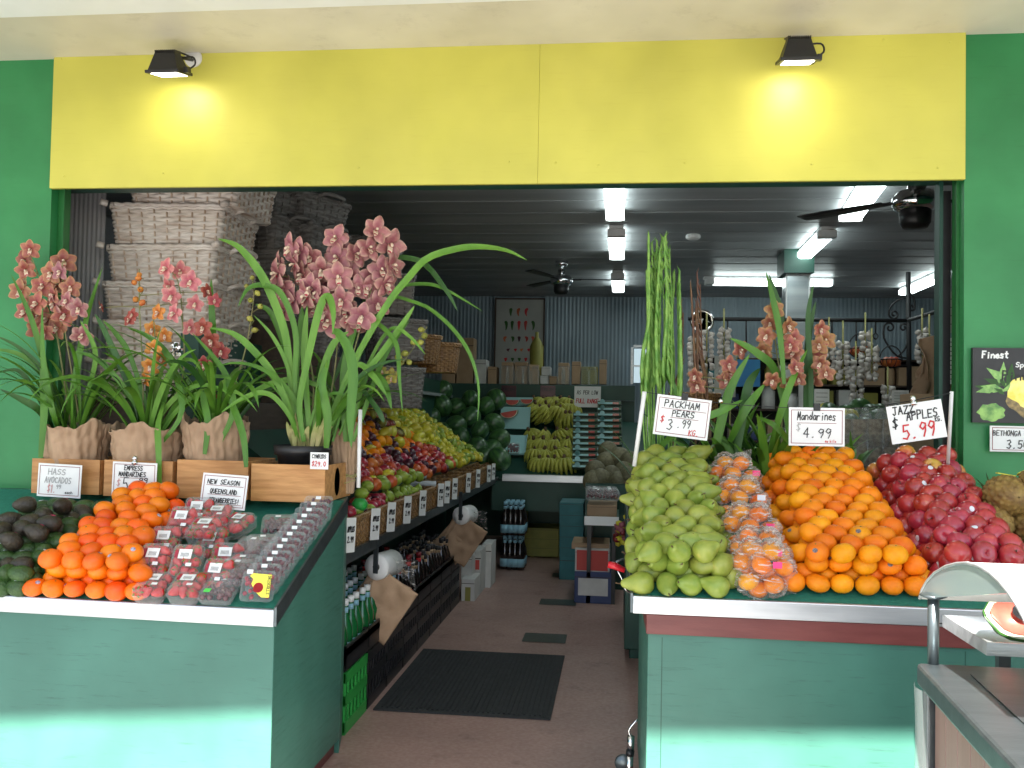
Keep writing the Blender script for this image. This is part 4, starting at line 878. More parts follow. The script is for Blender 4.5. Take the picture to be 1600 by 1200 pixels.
def flower_mesh(name, mp_, sc=1.0, open_=1.0, buds=False, seed=0):
    g = MB(); q = random.Random(seed)
    if buds:
        for k in range(5):
            a0 = k*1.2566
            def fn(a, b, a0=a0):
                th = a0+(b-.5)*1.5; r = .013*math.sin(math.pi*(a*.93+.03))**.8+.001; return V((r*math.cos(th), -.012-.034*a+.017, r*math.sin(th)))
            g.grid(fn, 6, 4)
    else:
        for (ang, L_, W, cup) in [(90, .050, .0205, .014), (22, .047, .0225, .004), (158, .047, .0225, .004), (-40, .048, .0205, .010), (-140, .048, .0205, .010)]:
            th = R(ang+q.uniform(-7, 7)); L_ *= q.uniform(.92, 1.08); ta = q.uniform(-.006, .012)+(1-open_)*.03
            def fn(a, b, th=th, L_=L_, W=W, cup=cup, ta=ta):
                bb = (b-.5)*2; r = .004+a*L_; lat = bb*W*(math.sin(math.pi*(a**.85*.9+.06)))**.75
                y = -cup*math.sin(math.pi*a*.9)-ta*a*a+.006*bb*bb*(1-a)+.002*math.sin(6*a+bb*3)
                cx, cz = math.cos(th), math.sin(th); return V((r*cx-lat*cz, y, r*cz+lat*cx))
            g.grid(fn, 7, 6)
        g.edge = [0]*0
        g.mi = 1
        def fl(a, b):
            bb = (b-.5)*2; W = .0075*(1 if a < .5 else 1.25*math.sqrt(max(0, 1-((a-.5)/.5)**2)*.95+.05)); s_ = a*.026
            z = -.002-s_*.75 if a < .6 else -.002-.6*.026*.75-(a-.6)*.026*1.2; y = -.006-s_*.9+(a > .6)*(a-.6)*.02+.006*(1-abs(bb))*0-(-.010)*(bb*bb)*0
            return V((bb*W, y-.006*bb*bb*(-1 if a < .55 else .4), z+.007*bb*bb*(1 if a < .6 else 0)))
        g.grid(fl, 8, 6)
        g.tube([V((0, -.003, .003)), V((0, -.014, .006)), V((0, -.022, .003)), V((0, -.024, -.001))], [.0035, .0045, .005, .003], 7)
        g.mi = 2
        g.lathe([(0, .0), (.006, .0), (.003, .003)], 8, T(0, -.004, -.004) @ Rx(R(90)))
        g.grid(lambda a, b: V(((b-.5)*.013, -.015-a*.011, -.0095-a*.010-.0015)), 2, 2)
    me_o = g.build(name, [mp_, M['lip'], M['throat']], None)
    me = me_o.data; bpy.data.objects.remove(me_o)
    at_ = me.attributes.new('edge', 'FLOAT', 'POINT')
    if not buds:
        vals = [0.0]*len(me.vertices)
        for pi in range(5):
            for j in range(7):
                for i in range(8): a = i/7; bb = abs(j/6-.5)*2; vals[pi*56+j*8+i] = min(1, .6*bb**2.4*(.3+a)+.25*a**3)
        at_.data.foreach_set('value', vals)
    for v in me.vertices: v.co *= sc
    return me
FM = {}
for k in 'prmodyg':
    FM[k] = [flower_mesh('flower', M['pet_'+k], 1, o_, False, s_) for s_, o_ in ((1, 1), (2, .75), (3, 1.05))]
    FM[k+'b'] = [flower_mesh('flower_bud', M['pet_'+k], 1, 1, True, 4)]
def flowers(root, pts, kind, Y, q, size=1.0, off=(0, 0), back=.0, stem=None):
    rl = wl(root); out = []
    for (u, v) in pts:
        bud = kind.endswith('b'); d = q.uniform(-.05, .05)+back; p = at(u+off[0], v+off[1], Y=Y+d)
        o = bpy.data.objects.new('flower_bud' if bud else 'flower', q.choice(FM[kind])); col.objects.link(o); o.parent = root; o.location = p-rl
        cx = sum(a for a, b in pts)/len(pts); yawf = max(-1.3, min(1.3, (u-cx)/50))*.55+q.uniform(-.45, .45)
        o.rotation_euler = (q.uniform(-.15, .45), q.uniform(-.4, .4), yawf); s_ = size*q.uniform(.88, 1.1); o.scale = (s_,)*3
        if bud: o.rotation_euler = (q.uniform(-.6, 1.2), q.uniform(-1, 1), q.uniform(-2, 2))
        out.append(p)
    return out
def stalk(root, pix, Y, fl=(), r=.0042, off=(0, 0)):
    P = spline([at(u+off[0], v+off[1], Y=Y+dy) for (u, v, dy) in pix], 24); g = MB(); g.tube(P, [r*(1-.5*i/24) for i in range(25)], 7)
    for f in fl:
        b = min(P, key=lambda c: (c-f).length+max(0, c.z-f.z)*.8); b2 = f+V((0, .02, 0)); m_ = (b+b2)/2+V((0, .01, .006)); g.tube(spline([b, m_, b2], 5), .0022, 5)
    g.build('flower_stalk', M['stalk'], root)
LM = None
def wrapped_pot(root, u0, u1, v0, v1, Y, q):
    a, b = at(u0, v1, Y=Y), at(u1, v1, Y=Y); c = V(((a.x+b.x)/2, Y, bl.z+.012)); rt = (b.x-a.x)/2; h = max(.2, at((u0+u1)/2, v0, Y=Y).z-c.z); ph = q.uniform(0, 6)
    def fn(s_, t):
        th = s_*2*math.pi; r = rt*(.74+.26*t**.8)*(1+.035*math.sin(9*th+ph+3*t)+.03*math.sin(5*th+ph*2)*t+.02*math.sin(23*th+7*t))
        zz = t*h*(1+.07*math.sin(3*th+ph)*t**3+.03*math.sin(7*th+2*ph)*t**4+.012*math.sin(19*th)*t**5)
        if .18 < t < .3: r *= .955
        vd = noise.voronoi(V((3*math.cos(th)+ph, 3*math.sin(th), t*h*16)))[0]; r += rt*.07*(vd[1]-vd[0]-.3)*(.3+.7*t)+rt*.05*noise.noise(V((math.cos(th)*9, math.sin(th)*9+ph, t*9)))
        return c+V((r*math.cos(th), r*math.sin(th), zz))
    g = MB(); g.grid(fn, 110, 34); g.build('paper_wrap', M['kraft'], root, solid=.0012)
    g = MB()
    for k in range(2): g.tube([fn(i/40, .25)+V((math.cos(i/40*6.283), math.sin(i/40*6.283), 0))*.006+V((0, 0, k*.007+.004*math.sin(i*1.3+k))) for i in range(41)], .0028, 5)
    g.tube(spline([c+V((-.03, -rt*.8, .2*h)), c+V((.03, -rt*.95, .16*h)), c+V((.09, -rt*.9, .22*h))], 8), .002, 5)
    g.build('raffia_tie', M['straw_leaf'], root)
    g = MB(); g.lathe([(rt*.9, h*.8), (0, h*.84)], 20, T(*c)); g.build('potting_mix', M['soil'], root)
    return c+V((0, 0, h*.85))
def Z4(l): return [(x/4, 340+y/4) for x, y in l]
mats_leaf = [M['leaf'], M['leaf_d'], M['leaf_b']]
def orchid(label, pot, base_n, L_, seed, sprays, azr=(0, 6.28), extra=(), Y=3.74, w=.013, droop=(1.0, 2.3)):
    q = random.Random(seed); u0, u1, v0, v1 = pot
    c = at((u0+u1)/2, v1, Y=Y); r = empty('cymbidium_orchid', V((c.x, Y, bl.z+.012)), label, 'orchid plant', 'potted cymbidium orchids behind the left stand')
    b = wrapped_pot(r, u0, u1, v0, v1, Y, q)
    g = MB(); rand_leaves(g, b-V((0, 0, .02)), base_n, L_, w, q, spread=.06, droop=droop, azr=azr)
    for pts, wd, mi in extra: g.mi = mi; leaf(g, [at(u, v, Y=Y+dy) for (u, v, dy) in pts], wd, V((.1, -1, .35)), .3)
    g.build('foliage', mats_leaf, r)
    for pix, fl in sprays:
        F_ = []
        for kind, pts, sz in fl: F_ += flowers(r, pts, kind, Y-.03, q, sz)
        stalk(r, pix, Y, F_)
    return r
orchid('wrapped orchid at the left end with tall spray of rosy amber flowers', (72, 165, 662, 720), 36, .60, 11,
  [([(110, 665, 0), (95, 560, 0), (80, 480, 0), (60, 430, 0), (45, 390, -.02)], [('r', Z4([(190, 200), (155, 270), (160, 330), (150, 420), (265, 430), (160, 590), (230, 540), (240, 620), (240, 700), (130, 460), (280, 720)]), .95)]),
   ([(125, 665, 0), (112, 580, 0), (100, 500, 0), (98, 410, -.02)], [('r', Z4([(400, 280), (320, 350), (360, 420), (440, 440), (340, 490), (400, 610), (360, 690), (300, 640)]), 1.0), ('p', Z4([(380, 340), (340, 540), (490, 570), (510, 740), (420, 520)]), .85)])],
  azr=(0, 6.28), extra=[([(90, 670, 0), (75, 590, -.06), (50, 500, -.1), (17, 428, -.1)], .014, 0), ([(85, 672, 0), (60, 620, -.1), (30, 580, -.15), (-5, 583, -.2)], .011, 1), ([(100, 670, 0), (118, 590, -.05), (135, 500, 0), (160, 418, .05)], .015, 0),
  ([(75, 668, -.02), (60, 640, -.12), (35, 625, -.16), (0, 608, -.2)], .016, 1), ([(100, 690, 0), (82, 640, -.12), (68, 560, -.12), (66, 480, -.1), (75, 700, -.13)][:4], .014, 0), ([(120, 660, 0), (150, 560, -.05), (125, 500, -.1), (115, 492, -.12)][:3], .012, 2),
  ([(64, 715, -.14), (70, 640, -.12), (68, 600, -.1), (65, 545, -.1)], .018, 0)])
orchid('wrapped orchid second from left with orange brown flowers and buds', (178, 285, 668, 722), 36, .60, 23,
  [([(232, 668, 0), (238, 620, 0), (244, 560, 0), (240, 500, -.02)], [('o', Z4([(990, 595), (950, 700), (1030, 740), (960, 820), (1010, 880), (940, 930), (910, 1010)]), .72)]),
   ([(225, 668, 0), (222, 560, 0), (218, 480, 0), (218, 420, 0)], [('ob', Z4([(870, 350), (880, 380), (850, 410), (880, 450), (850, 500), (900, 520)]), .9), ('d', Z4([(640, 560), (810, 640), (1290, 460), (830, 610), (1340, 520)]), .6)]),
   ([(245, 668, 0), (285, 590, 0), (285, 500, 0), (278, 440, 0), (262, 420, -.03)], [('m', Z4([(1040, 320), (1130, 340), (1190, 400), (1060, 430), (1070, 490), (1220, 540), (1090, 600), (1190, 690)]), .84)])],
  extra=[([(215, 668, 0), (200, 600, -.04), (165, 520, -.05), (148, 490, -.05)], .014, 1), ([(255, 690, -.1), (285, 640, -.1), (265, 560, -.05), (230, 525, -.05), (200, 513, -.05)], .014, 0), ([(250, 760, -.16), (248, 700, -.14), (248, 660, -.1), (262, 610, 0)], .014, 2),
  ([(240, 670, 0), (205, 560, 0), (180, 520, 0), (160, 500, 0)], .012, 0), ([(235, 668, 0), (190, 600, -.08), (150, 560, -.1), (110, 548, -.12)], .012, 0)])
orchid('wrapped orchid third from left with deep red flowers', (290, 385, 655, 720), 36, .60, 37,
  [([(330, 660, 0), (332, 600, 0), (328, 540, -.02), (320, 510, -.02)], [('d', Z4([(1380, 840), (1280, 920), (1320, 770), (1270, 690), (1300, 1100)]), .85)]),
   ([(345, 660, 0), (380, 560, .05), (396, 470, .08), (393, 430, .08)], [('gb', [(392, 435), (388, 448), (400, 455), (392, 470), (405, 480), (394, 500), (402, 515)], .8)])],
  extra=[([(345, 690, -.1), (365, 640, -.1), (350, 580, -.08), (300, 520, -.05), (275, 515, -.05)][:4], .015, 0), ([(320, 710, -.13), (325, 660, -.12), (318, 610, -.08), (330, 540, 0)], .015, 0), ([(385, 730, -.16), (380, 680, -.14), (362, 630, -.1), (345, 600, -.05)], .015, 0),
  ([(330, 665, 0), (334, 560, 0), (331, 480, 0), (330, 435, 0)], .016, 0)])
# big orchid in the black pot
Yp = 3.76; q = random.Random(5)
cpt = at(473, 727, Y=Yp); r = empty('cymbidium_orchid', V((cpt.x, Yp, bl.z+.012)), 'large orchid in black pot with a mass of dusty pink flowers and long arching leaves', 'orchid plant', 'potted cymbidium orchids behind the left stand')
zt = at(473, 700, Y=Yp).z; z0 = bl.z+.012
g = MB(); g.lathe([(.085, z0), (.105, zt-.03), (.118, zt-.028), (.122, zt+.012), (.117, zt+.012), (.113, zt-.02)], 36, T(cpt.x, Yp, 0)); g.build('pot', M['black'], r)
g = MB(); g.lathe([(.113, zt-.012), (0, zt)], 24, T(cpt.x, Yp, 0)); g.build('potting_mix', M['soil'], r)
Z5 = lambda l: [(340+x/3.2, 320+y/3.2) for x, y in l]
LV = [([(462, 690, 0), (455, 600, 0), (446, 523, -.03), (424, 461, -.06), (402, 420, -.1), (371, 385, -.12), (340, 373, -.15)], .019, 2),
 ([(465, 690, 0), (455, 650, -.04), (430, 590, -.08), (396, 548, -.12), (365, 522, -.16), (327, 512, -.2)], .016, 2),
 ([(500, 690, 0), (530, 620, 0), (559, 555, 0), (606, 475, .0), (637, 436, .02), (668, 404, .05), (715, 389, .05), (752, 386, .05), (793, 392, 0), (824, 407, 0)], .017, 2),
 ([(505, 692, 0), (540, 620, 0), (590, 560, 0), (630, 505, .05), (648, 478, .05)], .014, 2),
 ([(520, 690, 0), (560, 560, .06), (600, 470, .08), (652, 474, .05), (684, 492, .02), (715, 523, 0), (737, 560, -.02), (748, 607, -.02), (746, 660, -.03)], .009, 0),
 ([(520, 600, .1), (570, 470, .12), (610, 410, .12), (640, 404, .1), (668, 417, .08), (699, 457, .05), (715, 486, .05)], .014, 1),
 ([(520, 600, .1), (580, 480, .12), (621, 450, .1), (665, 444, .08), (699, 454, .06), (755, 487, .05)], .009, 0),
 ([(475, 690, -.02), (468, 632, -.04), (481, 563, -.06), (495, 500, -.08), (506, 468, -.1), (515, 466, -.12), (521, 490, -.14), (520, 520, -.15)], .018, 2),
 ([(520, 518, -.13), (530, 522, -.14), (546, 550, -.15), (552, 590, -.16), (548, 650, -.17), (549, 700, -.18)], .022, 0),
 ([(468, 690, 0), (461, 600, -.02), (462, 520, -.04), (440, 460, -.06), (412, 446, -.08), (387, 452, -.1), (372, 480, -.12)], .014, 0),
 ([(468, 695, 0), (455, 655, -.06), (430, 622, -.1), (405, 614, -.13), (375, 625, -.15), (345, 645, -.18)], .012, 2),
 ([(462, 690, 0), (459, 617, 0), (446, 564, -.02), (424, 523, -.04), (396, 492, -.06)], .009, 2),
 ([(470, 690, .05), (455, 580, .05), (427, 495, .02), (399, 475, 0)], .014, 0),
 ([(520, 680, .05), (560, 560, .05), (584, 508, .05), (609, 523, .02), (621, 545, 0), (624, 590, -.03), (629, 645, -.05)], .011, 0),
 ([(530, 680, .05), (580, 560, .08), (612, 514, .05), (640, 526, .03), (665, 554, 0)], .009, 2),
 ([(485, 692, 0), (478, 600, 0), (476, 540, 0), (480, 478, -.02)], .016, 2), ([(478, 692, 0), (462, 590, .02), (470, 520, .02), (472, 478, 0)], .018, 0),
 ([(490, 692, 0), (500, 600, 0), (520, 540, 0), (545, 518, 0)], .017, 2), ([(540, 690, .06), (536, 600, .05), (545, 545, .05), (560, 500, .05)], .017, 0),
 ([(545, 690, .08), (560, 620, .05), (575, 585, .05), (600, 600, .02), (612, 640, 0)], .019, 0), ([(535, 600, 0), (560, 570, 0), (585, 590, -.02), (604, 618, -.03)], .014, 2),
 ([(510, 700, -.06), (512, 650, -.08), (503, 600, -.08), (515, 560, -.05)], .020, 0), ([(560, 600, .05), (590, 640, 0), (605, 625, 0), (640, 560, .1)][:2]+[(600, 660, 0)], .012, 1),
 ([(552, 690, .05), (570, 640, .05), (600, 560, .08), (640, 500, .1)], .012, 0), ([(480, 690, 0), (492, 640, -.03), (520, 615, -.06), (548, 622, -.08)], .008, 0)]
g = MB()
for pts, wd, mi in LV: g.mi = mi; leaf(g, [at(u, v, Y=Yp+dy) for (u, v, dy) in pts], wd*.92, V((.15, -1, .3)), .3, seg=26, tip=.16)
rand_leaves(g, (cpt.x+.05, Yp+.05, zt), 16, .55, .014, q, spread=.05, droop=(.5, 1.8))
g.build('foliage', mats_leaf, r)
g = MB()
for i in range(16):
    a = q.uniform(-.08, .09); g.mi = 0; leaf(g, [V((cpt.x+a, Yp+q.uniform(-.05, .05), zt)), V((cpt.x+a*1.1, Yp-.02, zt+.06)), V((cpt.x+a*1.5, Yp-.02, zt+q.uniform(.08, .16)))], .012, V((0, -1, 0)), .5, seg=6)
g.build('leaf_bases', M['straw_leaf'], r)
big = Z5([(370, 220), (465, 265), (320, 300), (425, 355), (610, 215), (690, 250), (605, 365), (775, 360), (790, 130), (860, 200), (620, 480), (650, 560), (500, 440), (470, 420), (350, 390), (580, 490), (870, 310), (700, 420), (330, 530), (680, 590), (550, 590), (800, 500), (740, 420), (840, 400), (380, 480), (450, 460), (600, 270), (520, 330), (755, 220), (300, 350), (390, 300), (560, 420), (640, 520), (330, 430), (410, 240), (660, 330), (540, 540), (720, 560), (820, 330), (500, 520), (590, 170)])
F_ = flowers(r, big, 'p', Yp, q, 1.22, back=.03)
for pix in ([(480, 690, .05), (490, 600, .05), (470, 500, .05), (462, 430, .05), (455, 385, .03)], [(500, 690, .05), (520, 600, .05), (530, 500, .05), (530, 430, .05), (532, 385, .04)], [(515, 690, .06), (550, 560, .06), (575, 470, .05), (595, 400, .05), (600, 365, .03)]):
    X0, X1 = pix[-1][0]-40, pix[-1][0]+40
    stalk(r, pix, Yp, [f for f in F_ if X0 < proj(f)[0] < X1])
# wrapped orchid behind with yellow green buds
q = random.Random(61)
r = empty('cymbidium_orchid', V((at(540, 725, Y=3.92).x, 3.92, bl.z)), 'wrapped orchid behind the black pot with yellow green buds', 'orchid plant', 'potted cymbidium orchids behind the left stand')
b = wrapped_pot(r, 505, 560, 664, 728, 3.92, q)
g = MB(); rand_leaves(g, b, 14, .42, .013, q, droop=(.6, 2)); g.build('foliage', mats_leaf, r)
G = flowers(r, Z5([(1030, 650), (1000, 690), (950, 740), (950, 780), (890, 760), (915, 790), (1030, 625), (980, 680)]), 'gb', 3.92, q, 1.0)
G += flowers(r, Z5([(870, 850), (820, 830), (720, 890), (700, 905), (870, 870)]), 'g', 3.92, q, .55)
stalk(r, [(548, 690, 0), (580, 620, 0), (620, 580, 0), (668, 510, 0)], 3.92, G, r=.003)
# silver tinsel bow in the plants
g = MB()
for i in range(60): a, b_ = q.uniform(0, 6.28), q.uniform(-1.5, 1.5); p = at(275, 546, Y=3.66); d_ = V((math.cos(a)*math.cos(b_), math.sin(a)*math.cos(b_), math.sin(b_)))*q.uniform(.015, .032); e_ = d_.orthogonal().normalized()*.006; g.add([p+d_*.3-e_, p+d_*.3+e_, p+d_+e_, p+d_-e_], [(0, 1, 2, 3)])
mesh_thing(g, 'foil_bow', M['chrome'], 'crumpled silver foil bow caught among the orchid leaves', 'bow', smooth=False)

# ------------------------------------------------------- right hand plants
def bucket(r, x, y, z0, h, rad, m):
    g = MB(); g.lathe([(rad*.8, z0), (rad, z0+h), (rad*.95, z0+h), (rad*.78, z0+.01)], 24, T(x, y, 0)); g.build('bucket', m, r)
def glad(u0, u1, vt, n, m, label, Y, seed, vb=700, leaves=6, hv=60, thick=1.2):
    q = random.Random(seed); c = at((u0+u1)/2, vb, Y=Y); r = empty('gladiolus_bunch', V((c.x, Y, .7)), label, 'flower bunch', 'cut flower bunches behind the right stand')
    bucket(r, c.x, Y, .701, .2, .075, M['black'])
    for i in range(n):
        f = (i+.5)/n; ut = u0+(u1-u0)*f+q.uniform(-4, 4); v_ = vt+q.uniform(0, hv)
        top = at(ut, v_, Y=Y+q.uniform(-.05, .05)); bt = V((c.x+(f-.5)*.05, Y+q.uniform(-.04, .04), .75)); mid = (top*.55+bt*.45)+V(((f-.5)*.07+q.uniform(-.03, .03), q.uniform(-.03, .03), 0))
        P = spline([bt, mid, (mid+top)/2+V((q.uniform(-.015, .015), 0, 0)), top], 34); g = MB(); g.tube(P, [.005*(1-.8*k/34)+.0006 for k in range(35)], 6)
        az = q.uniform(0, 3.14)
        for k in range(12, 34, 2):
            a = (k-13)/21; p = P[k]; t = (P[min(k+1, 34)]-P[k-1]).normalized(); sd = V((math.cos(az), math.sin(az), 0))*(1 if k % 2 else -1); Lb = .14*(1-.35*a)*q.uniform(.85, 1.15)
            g.tube([p, p+t*Lb*.35+sd*.014*thick, p+t*Lb*.75+sd*.017*thick, p+t*Lb+sd*.003], [.004, .0115*(1-.4*a)*thick, .007*(1-.3*a)*thick, .0005], 6, flat=.7)
        g.build('flower_spike', m, r)
    g = MB(); rand_leaves(g, (c.x, Y-.02, .95), leaves, .42, .016, q, spread=.05, droop=(.2, 1.1), e0=(1.1, 1.5)); g.build('foliage', mats_leaf, r)
glad(1010, 1056, 382, 15, M['glad'], 'tall bunch of green gladiolus spikes behind the pears', 3.96, 2)
glad(1066, 1098, 440, 4, M['glad_p'], 'bronze pink gladiolus spikes beside the tall green bunch', 4.08, 8, hv=50, thick=.8)
Z8 = lambda l: [(1000+x/4.617, 380+y/4.617) for x, y in l]
def bunch(label, X_u, Y, seed, nl, sprays, extra=(), L_=.36, azr=(0, 6.28)):
    q = random.Random(seed); c = at(X_u, 700, Y=Y); r = empty('orchid_bunch', V((c.x, Y, .7)), label, 'orchid bunch', 'orchid bunches behind the right stand')
    bucket(r, c.x, Y, .701, .26, .085, M['green_dark'])
    g = MB(); rand_leaves(g, (c.x, Y, 1.10), nl+5, L_+.05, .017, q, spread=.06, droop=(.2, 1.3), e0=(.9, 1.45), azr=azr)
    for pts, wd, mi in extra: g.mi = mi; leaf(g, [at(u, v, Y=Y+dy) for (u, v, dy) in pts], wd, V((.1, -1, .2)), .25, tip=.2)
    g.build('foliage', mats_leaf, r)
    for pix, fl in sprays:
        F_ = []
        for kind, pts, sz in fl: F_ += flowers(r, pts, kind, Y-.05, q, sz)
        stalk(r, pix, Y, F_)
bunch('orchid stems with amber brown flowers in the middle of the right stand', 1215, 4.02, 71, 15,
  [([(1222, 700, 0), (1220, 600, 0), (1212, 540, 0), (1208, 485, 0)], [('y', Z8([(970, 480), (940, 580), (910, 670), (1065, 600), (890, 780), (950, 990), (1060, 1010)]), .78), ('r', Z8([(1110, 700), (1110, 790), (1120, 900), (1090, 740), (1140, 980)]), .8)])],
  extra=[([(1225, 600, -.1), (1218, 520, -.1), (1208, 470, -.1), (1197, 425, -.1)], .014, 0), ([(1222, 600, 0), (1222, 500, 0), (1212, 460, 0), (1201, 428, 0)], .011, 1), ([(1240, 720, 0), (1215, 590, -.05), (1180, 550, -.1), (1140, 528, -.1)], .018, 0), ([(1140, 690, -.1), (1165, 640, -.15), (1180, 620, -.18), (1110, 655, -.2)][:2]+[(1195, 600, -.1)], .018, 0),
  ([(1200, 720, 0), (1215, 660, -.1), (1235, 600, -.1), (1262, 545, 0)], .015, 2), ([(1265, 700, 0), (1267, 600, 0), (1262, 500, 0), (1272, 440, 0)], .012, 1), ([(1245, 705, -.05), (1232, 690, -.2), (1210, 665, -.28), (1180, 650, -.2)], .013, 0)])
bunch('orchid spray with reddish amber flowers right of the mirrored column', 1272, 4.06, 72, 5,
  [([(1266, 700, 0), (1266, 600, 0), (1272, 540, 0), (1280, 505, 0)], [('r', Z8([(1300, 620), (1280, 830), (1340, 940), (1250, 980), (1300, 870)]), .82), ('y', Z8([(1290, 740), (1340, 700)]), .82)])],
  extra=[([(1258, 700, 0), (1260, 600, 0), (1264, 520, 0), (1275, 470, 0)], .015, 1)], L_=.25)
bunch('leafy orchid bunch with a few faded brown flowers behind the pears', 1140, 4.0, 73, 16,
  [([(1140, 700, 0), (1142, 620, 0), (1150, 570, 0), (1152, 545, 0)], [('r', Z8([(720, 770), (640, 880), (640, 950), (620, 990), (400, 960), (410, 1030)]), .75)])],
  extra=[([(1110, 740, -.1), (1122, 680, -.1), (1140, 610, -.1), (1172, 552, -.1)], .020, 0), ([(1150, 720, -.05), (1160, 650, -.05), (1170, 600, -.05), (1188, 575, 0)], .02, 1), ([(1120, 720, 0), (1080, 660, -.05), (1050, 600, -.05), (1030, 560, 0)], .014, 0), ([(1005, 735, -.2), (1040, 690, -.2), (1090, 655, -.33), (1140, 636, -.35)], .013, 0),
  ([(1045, 650, -.25), (1090, 654, -.42), (1130, 641, -.45), (1160, 625, -.4)], .014, 0)])
bunch('low bunch of strap leaves between the two card signs', 1200, 3.93, 74, 16, [], L_=.30)
bunch('dark leaves standing behind the mandarin card', 1330, 4.1, 75, 8, [], L_=.22)

# ---------------------------------------------------------------- wicker baskets
def rr_pt(s_, w_, d_, r):
    per = [w_-2*r, math.pi*r/2, d_-2*r, math.pi*r/2]*2; tot = sum(per); x = s_*tot
    cs = [(-w_/2+r, -d_/2, 0, 1, 0), (w_/2-r, -d_/2+r, -90), (w_/2, -d_/2+r, 0, 0, 1), (w_/2-r, d_/2-r, 0), (w_/2-r, d_/2, 0, -1, 0), (-w_/2+r, d_/2-r, 90), (-w_/2, d_/2-r, 0, 0, -1), (-w_/2+r, -d_/2+r, 180)]
    for i in range(8):
        if x <= per[i] or i == 7:
            c = cs[i]
            if i % 2 == 0: px_, py = c[0]+c[3]*x, c[1]+c[4]*x; nx, ny = c[4], -c[3]; return V((px_, py, 0)), V((nx, ny, 0))
            a = R(c[2])+x/r; return V((c[0]+r*math.cos(a), c[1]+r*math.sin(a), 0)), V((math.cos(a), math.sin(a), 0))
        x -= per[i]
def wicker_mesh(g, w_, d_, h, taper, rows, stakes, amp, r=.03):
    N = stakes*4; Mv = rows*3
    base = [rr_pt(i/N, w_, d_, r) for i in range(N)]
    vs = []
    for j in range(Mv+1):
        row = j//3; f = j/Mv; k = taper+(1-taper)*f; prof = [-.9, .95, .95][j % 3]*amp*.55
        for i in range(N):
            p, n = base[i]; o = amp*math.cos(math.pi*(i/4)+math.pi*(row % 2)) if j % 3 else 0
            vs.append(V((p.x*k, p.y*k, f*h))+n*(o+prof))
    g.add(vs, [(j*N+i, j*N+(i+1) % N, (j+1)*N+(i+1) % N, (j+1)*N+i) for j in range(Mv) for i in range(N)])
def basket(name, w_, d_, h, m, taper=.84, rows=17, stakes=56, amp=.0045, handles=True, r=.03, stake_m=None):
    o = empty(name, (0, 0, 0)); o['category'] = 'basket'
    g = MB(); wicker_mesh(g, w_, d_, h, taper, rows, stakes, amp, r); g.build('woven_side', m, o, world=False)
    g = MB(); N = stakes*2
    for i in range(stakes):
        p, n_ = rr_pt(i/stakes, w_, d_, r); g.tube([V((p.x*k, p.y*k, f*h))+n_*.001 for k, f in ((taper, 0), (1, .99))], amp*.62, 6)
    g.build('stakes', stake_m or m, o, world=False)
    g = MB(); loft(g, [ring(w_*taper-.01, d_*taper-.01, r*.8, .004), ring(w_-.012, d_-.012, r, h*.98)], cap1=False); g.build('lining', m, o, world=False)
    g = MB()
    for k, (dz, rr_) in enumerate(((0, .011), (-.013, .008))):
        P = [rr_pt(i/120, w_, d_, r) for i in range(121)]; g.tube([p+n*(.003+.003*math.sin(i*1.9+k*2))+V((0, 0, h+dz+.003*math.cos(i*1.9))) for i, (p, n) in enumerate(P)], rr_, 7, cap=False)
    g.build('rim', m, o, world=False)
    if handles:
        for sx in (-1, 1):
            g = MB(); g.tube(spline([(sx*w_*.5, -d_*.5-.015, h), (sx*w_*.5+sx*.03, -d_*.5-.03, h+.008)], 3), .016, 8)
            g.tube(spline([(sx*w_*.5, -d_*.22, h-.01), (sx*(w_*.5+.05), -d_*.18, h+.015), (sx*(w_*.5+.05), d_*.18, h+.015), (sx*w_*.5, d_*.22, h-.01)], 14), .012, 8); g.build('handle', m, o, world=False)
    return o
bA = basket('wicker_basket', .56, .54, .185, M['wicker_w'], taper=.93, rows=10, stakes=34, amp=.008, stake_m=M['stake'])
xc = -2.2
z_ = 2.36
nm = ['topmost visible basket, cut off by the yellow fascia', 'second from the top', 'third from the top', 'fourth from the top', 'fifth down, half behind the orchids', 'lowest, hidden behind the leaves']
zr = [at(250, v, Y=4.25).z for v in (292, 322, 386, 444, 505, 565)]
for i in range(6):
    z0 = zr[i]-.185+(.02 if i == 0 else 0)
    put(bA, (xc+.005*(-1)**i+(.07 if i == 0 else -.01*i), 4.5, z0 if i else zr[1]+.004), (0, 0, R(2+3*math.sin(i*2.1))), (1, 1, 1), 'whitewashed wicker basket in the front stack, '+nm[i], 'whitewashed wicker baskets stacked in front')
zst = zr[5]-.19
g = MB(); g.box(xc-.4, xc+.4, 4.2, 4.9, 0, zst); mesh_thing(g, 'timber_counter', M['wood_dark'], 'dark timber counter under the wicker basket stack', 'counter', smooth=False, bevel=.005)
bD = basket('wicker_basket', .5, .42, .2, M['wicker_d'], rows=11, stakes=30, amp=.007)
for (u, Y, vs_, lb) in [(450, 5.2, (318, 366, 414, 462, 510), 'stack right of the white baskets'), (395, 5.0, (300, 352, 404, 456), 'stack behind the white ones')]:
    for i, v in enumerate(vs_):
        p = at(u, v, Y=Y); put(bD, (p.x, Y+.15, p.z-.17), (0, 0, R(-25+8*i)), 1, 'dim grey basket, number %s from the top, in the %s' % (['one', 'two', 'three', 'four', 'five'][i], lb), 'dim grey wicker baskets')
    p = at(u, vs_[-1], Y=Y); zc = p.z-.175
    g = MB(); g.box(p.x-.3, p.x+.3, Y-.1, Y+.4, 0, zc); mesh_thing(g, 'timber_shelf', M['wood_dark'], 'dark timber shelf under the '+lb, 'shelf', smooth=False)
bW = basket('wicker_basket', .34, .3, .26, M['wicker_d'], rows=15, stakes=24, handles=False, taper=.92, amp=.006)
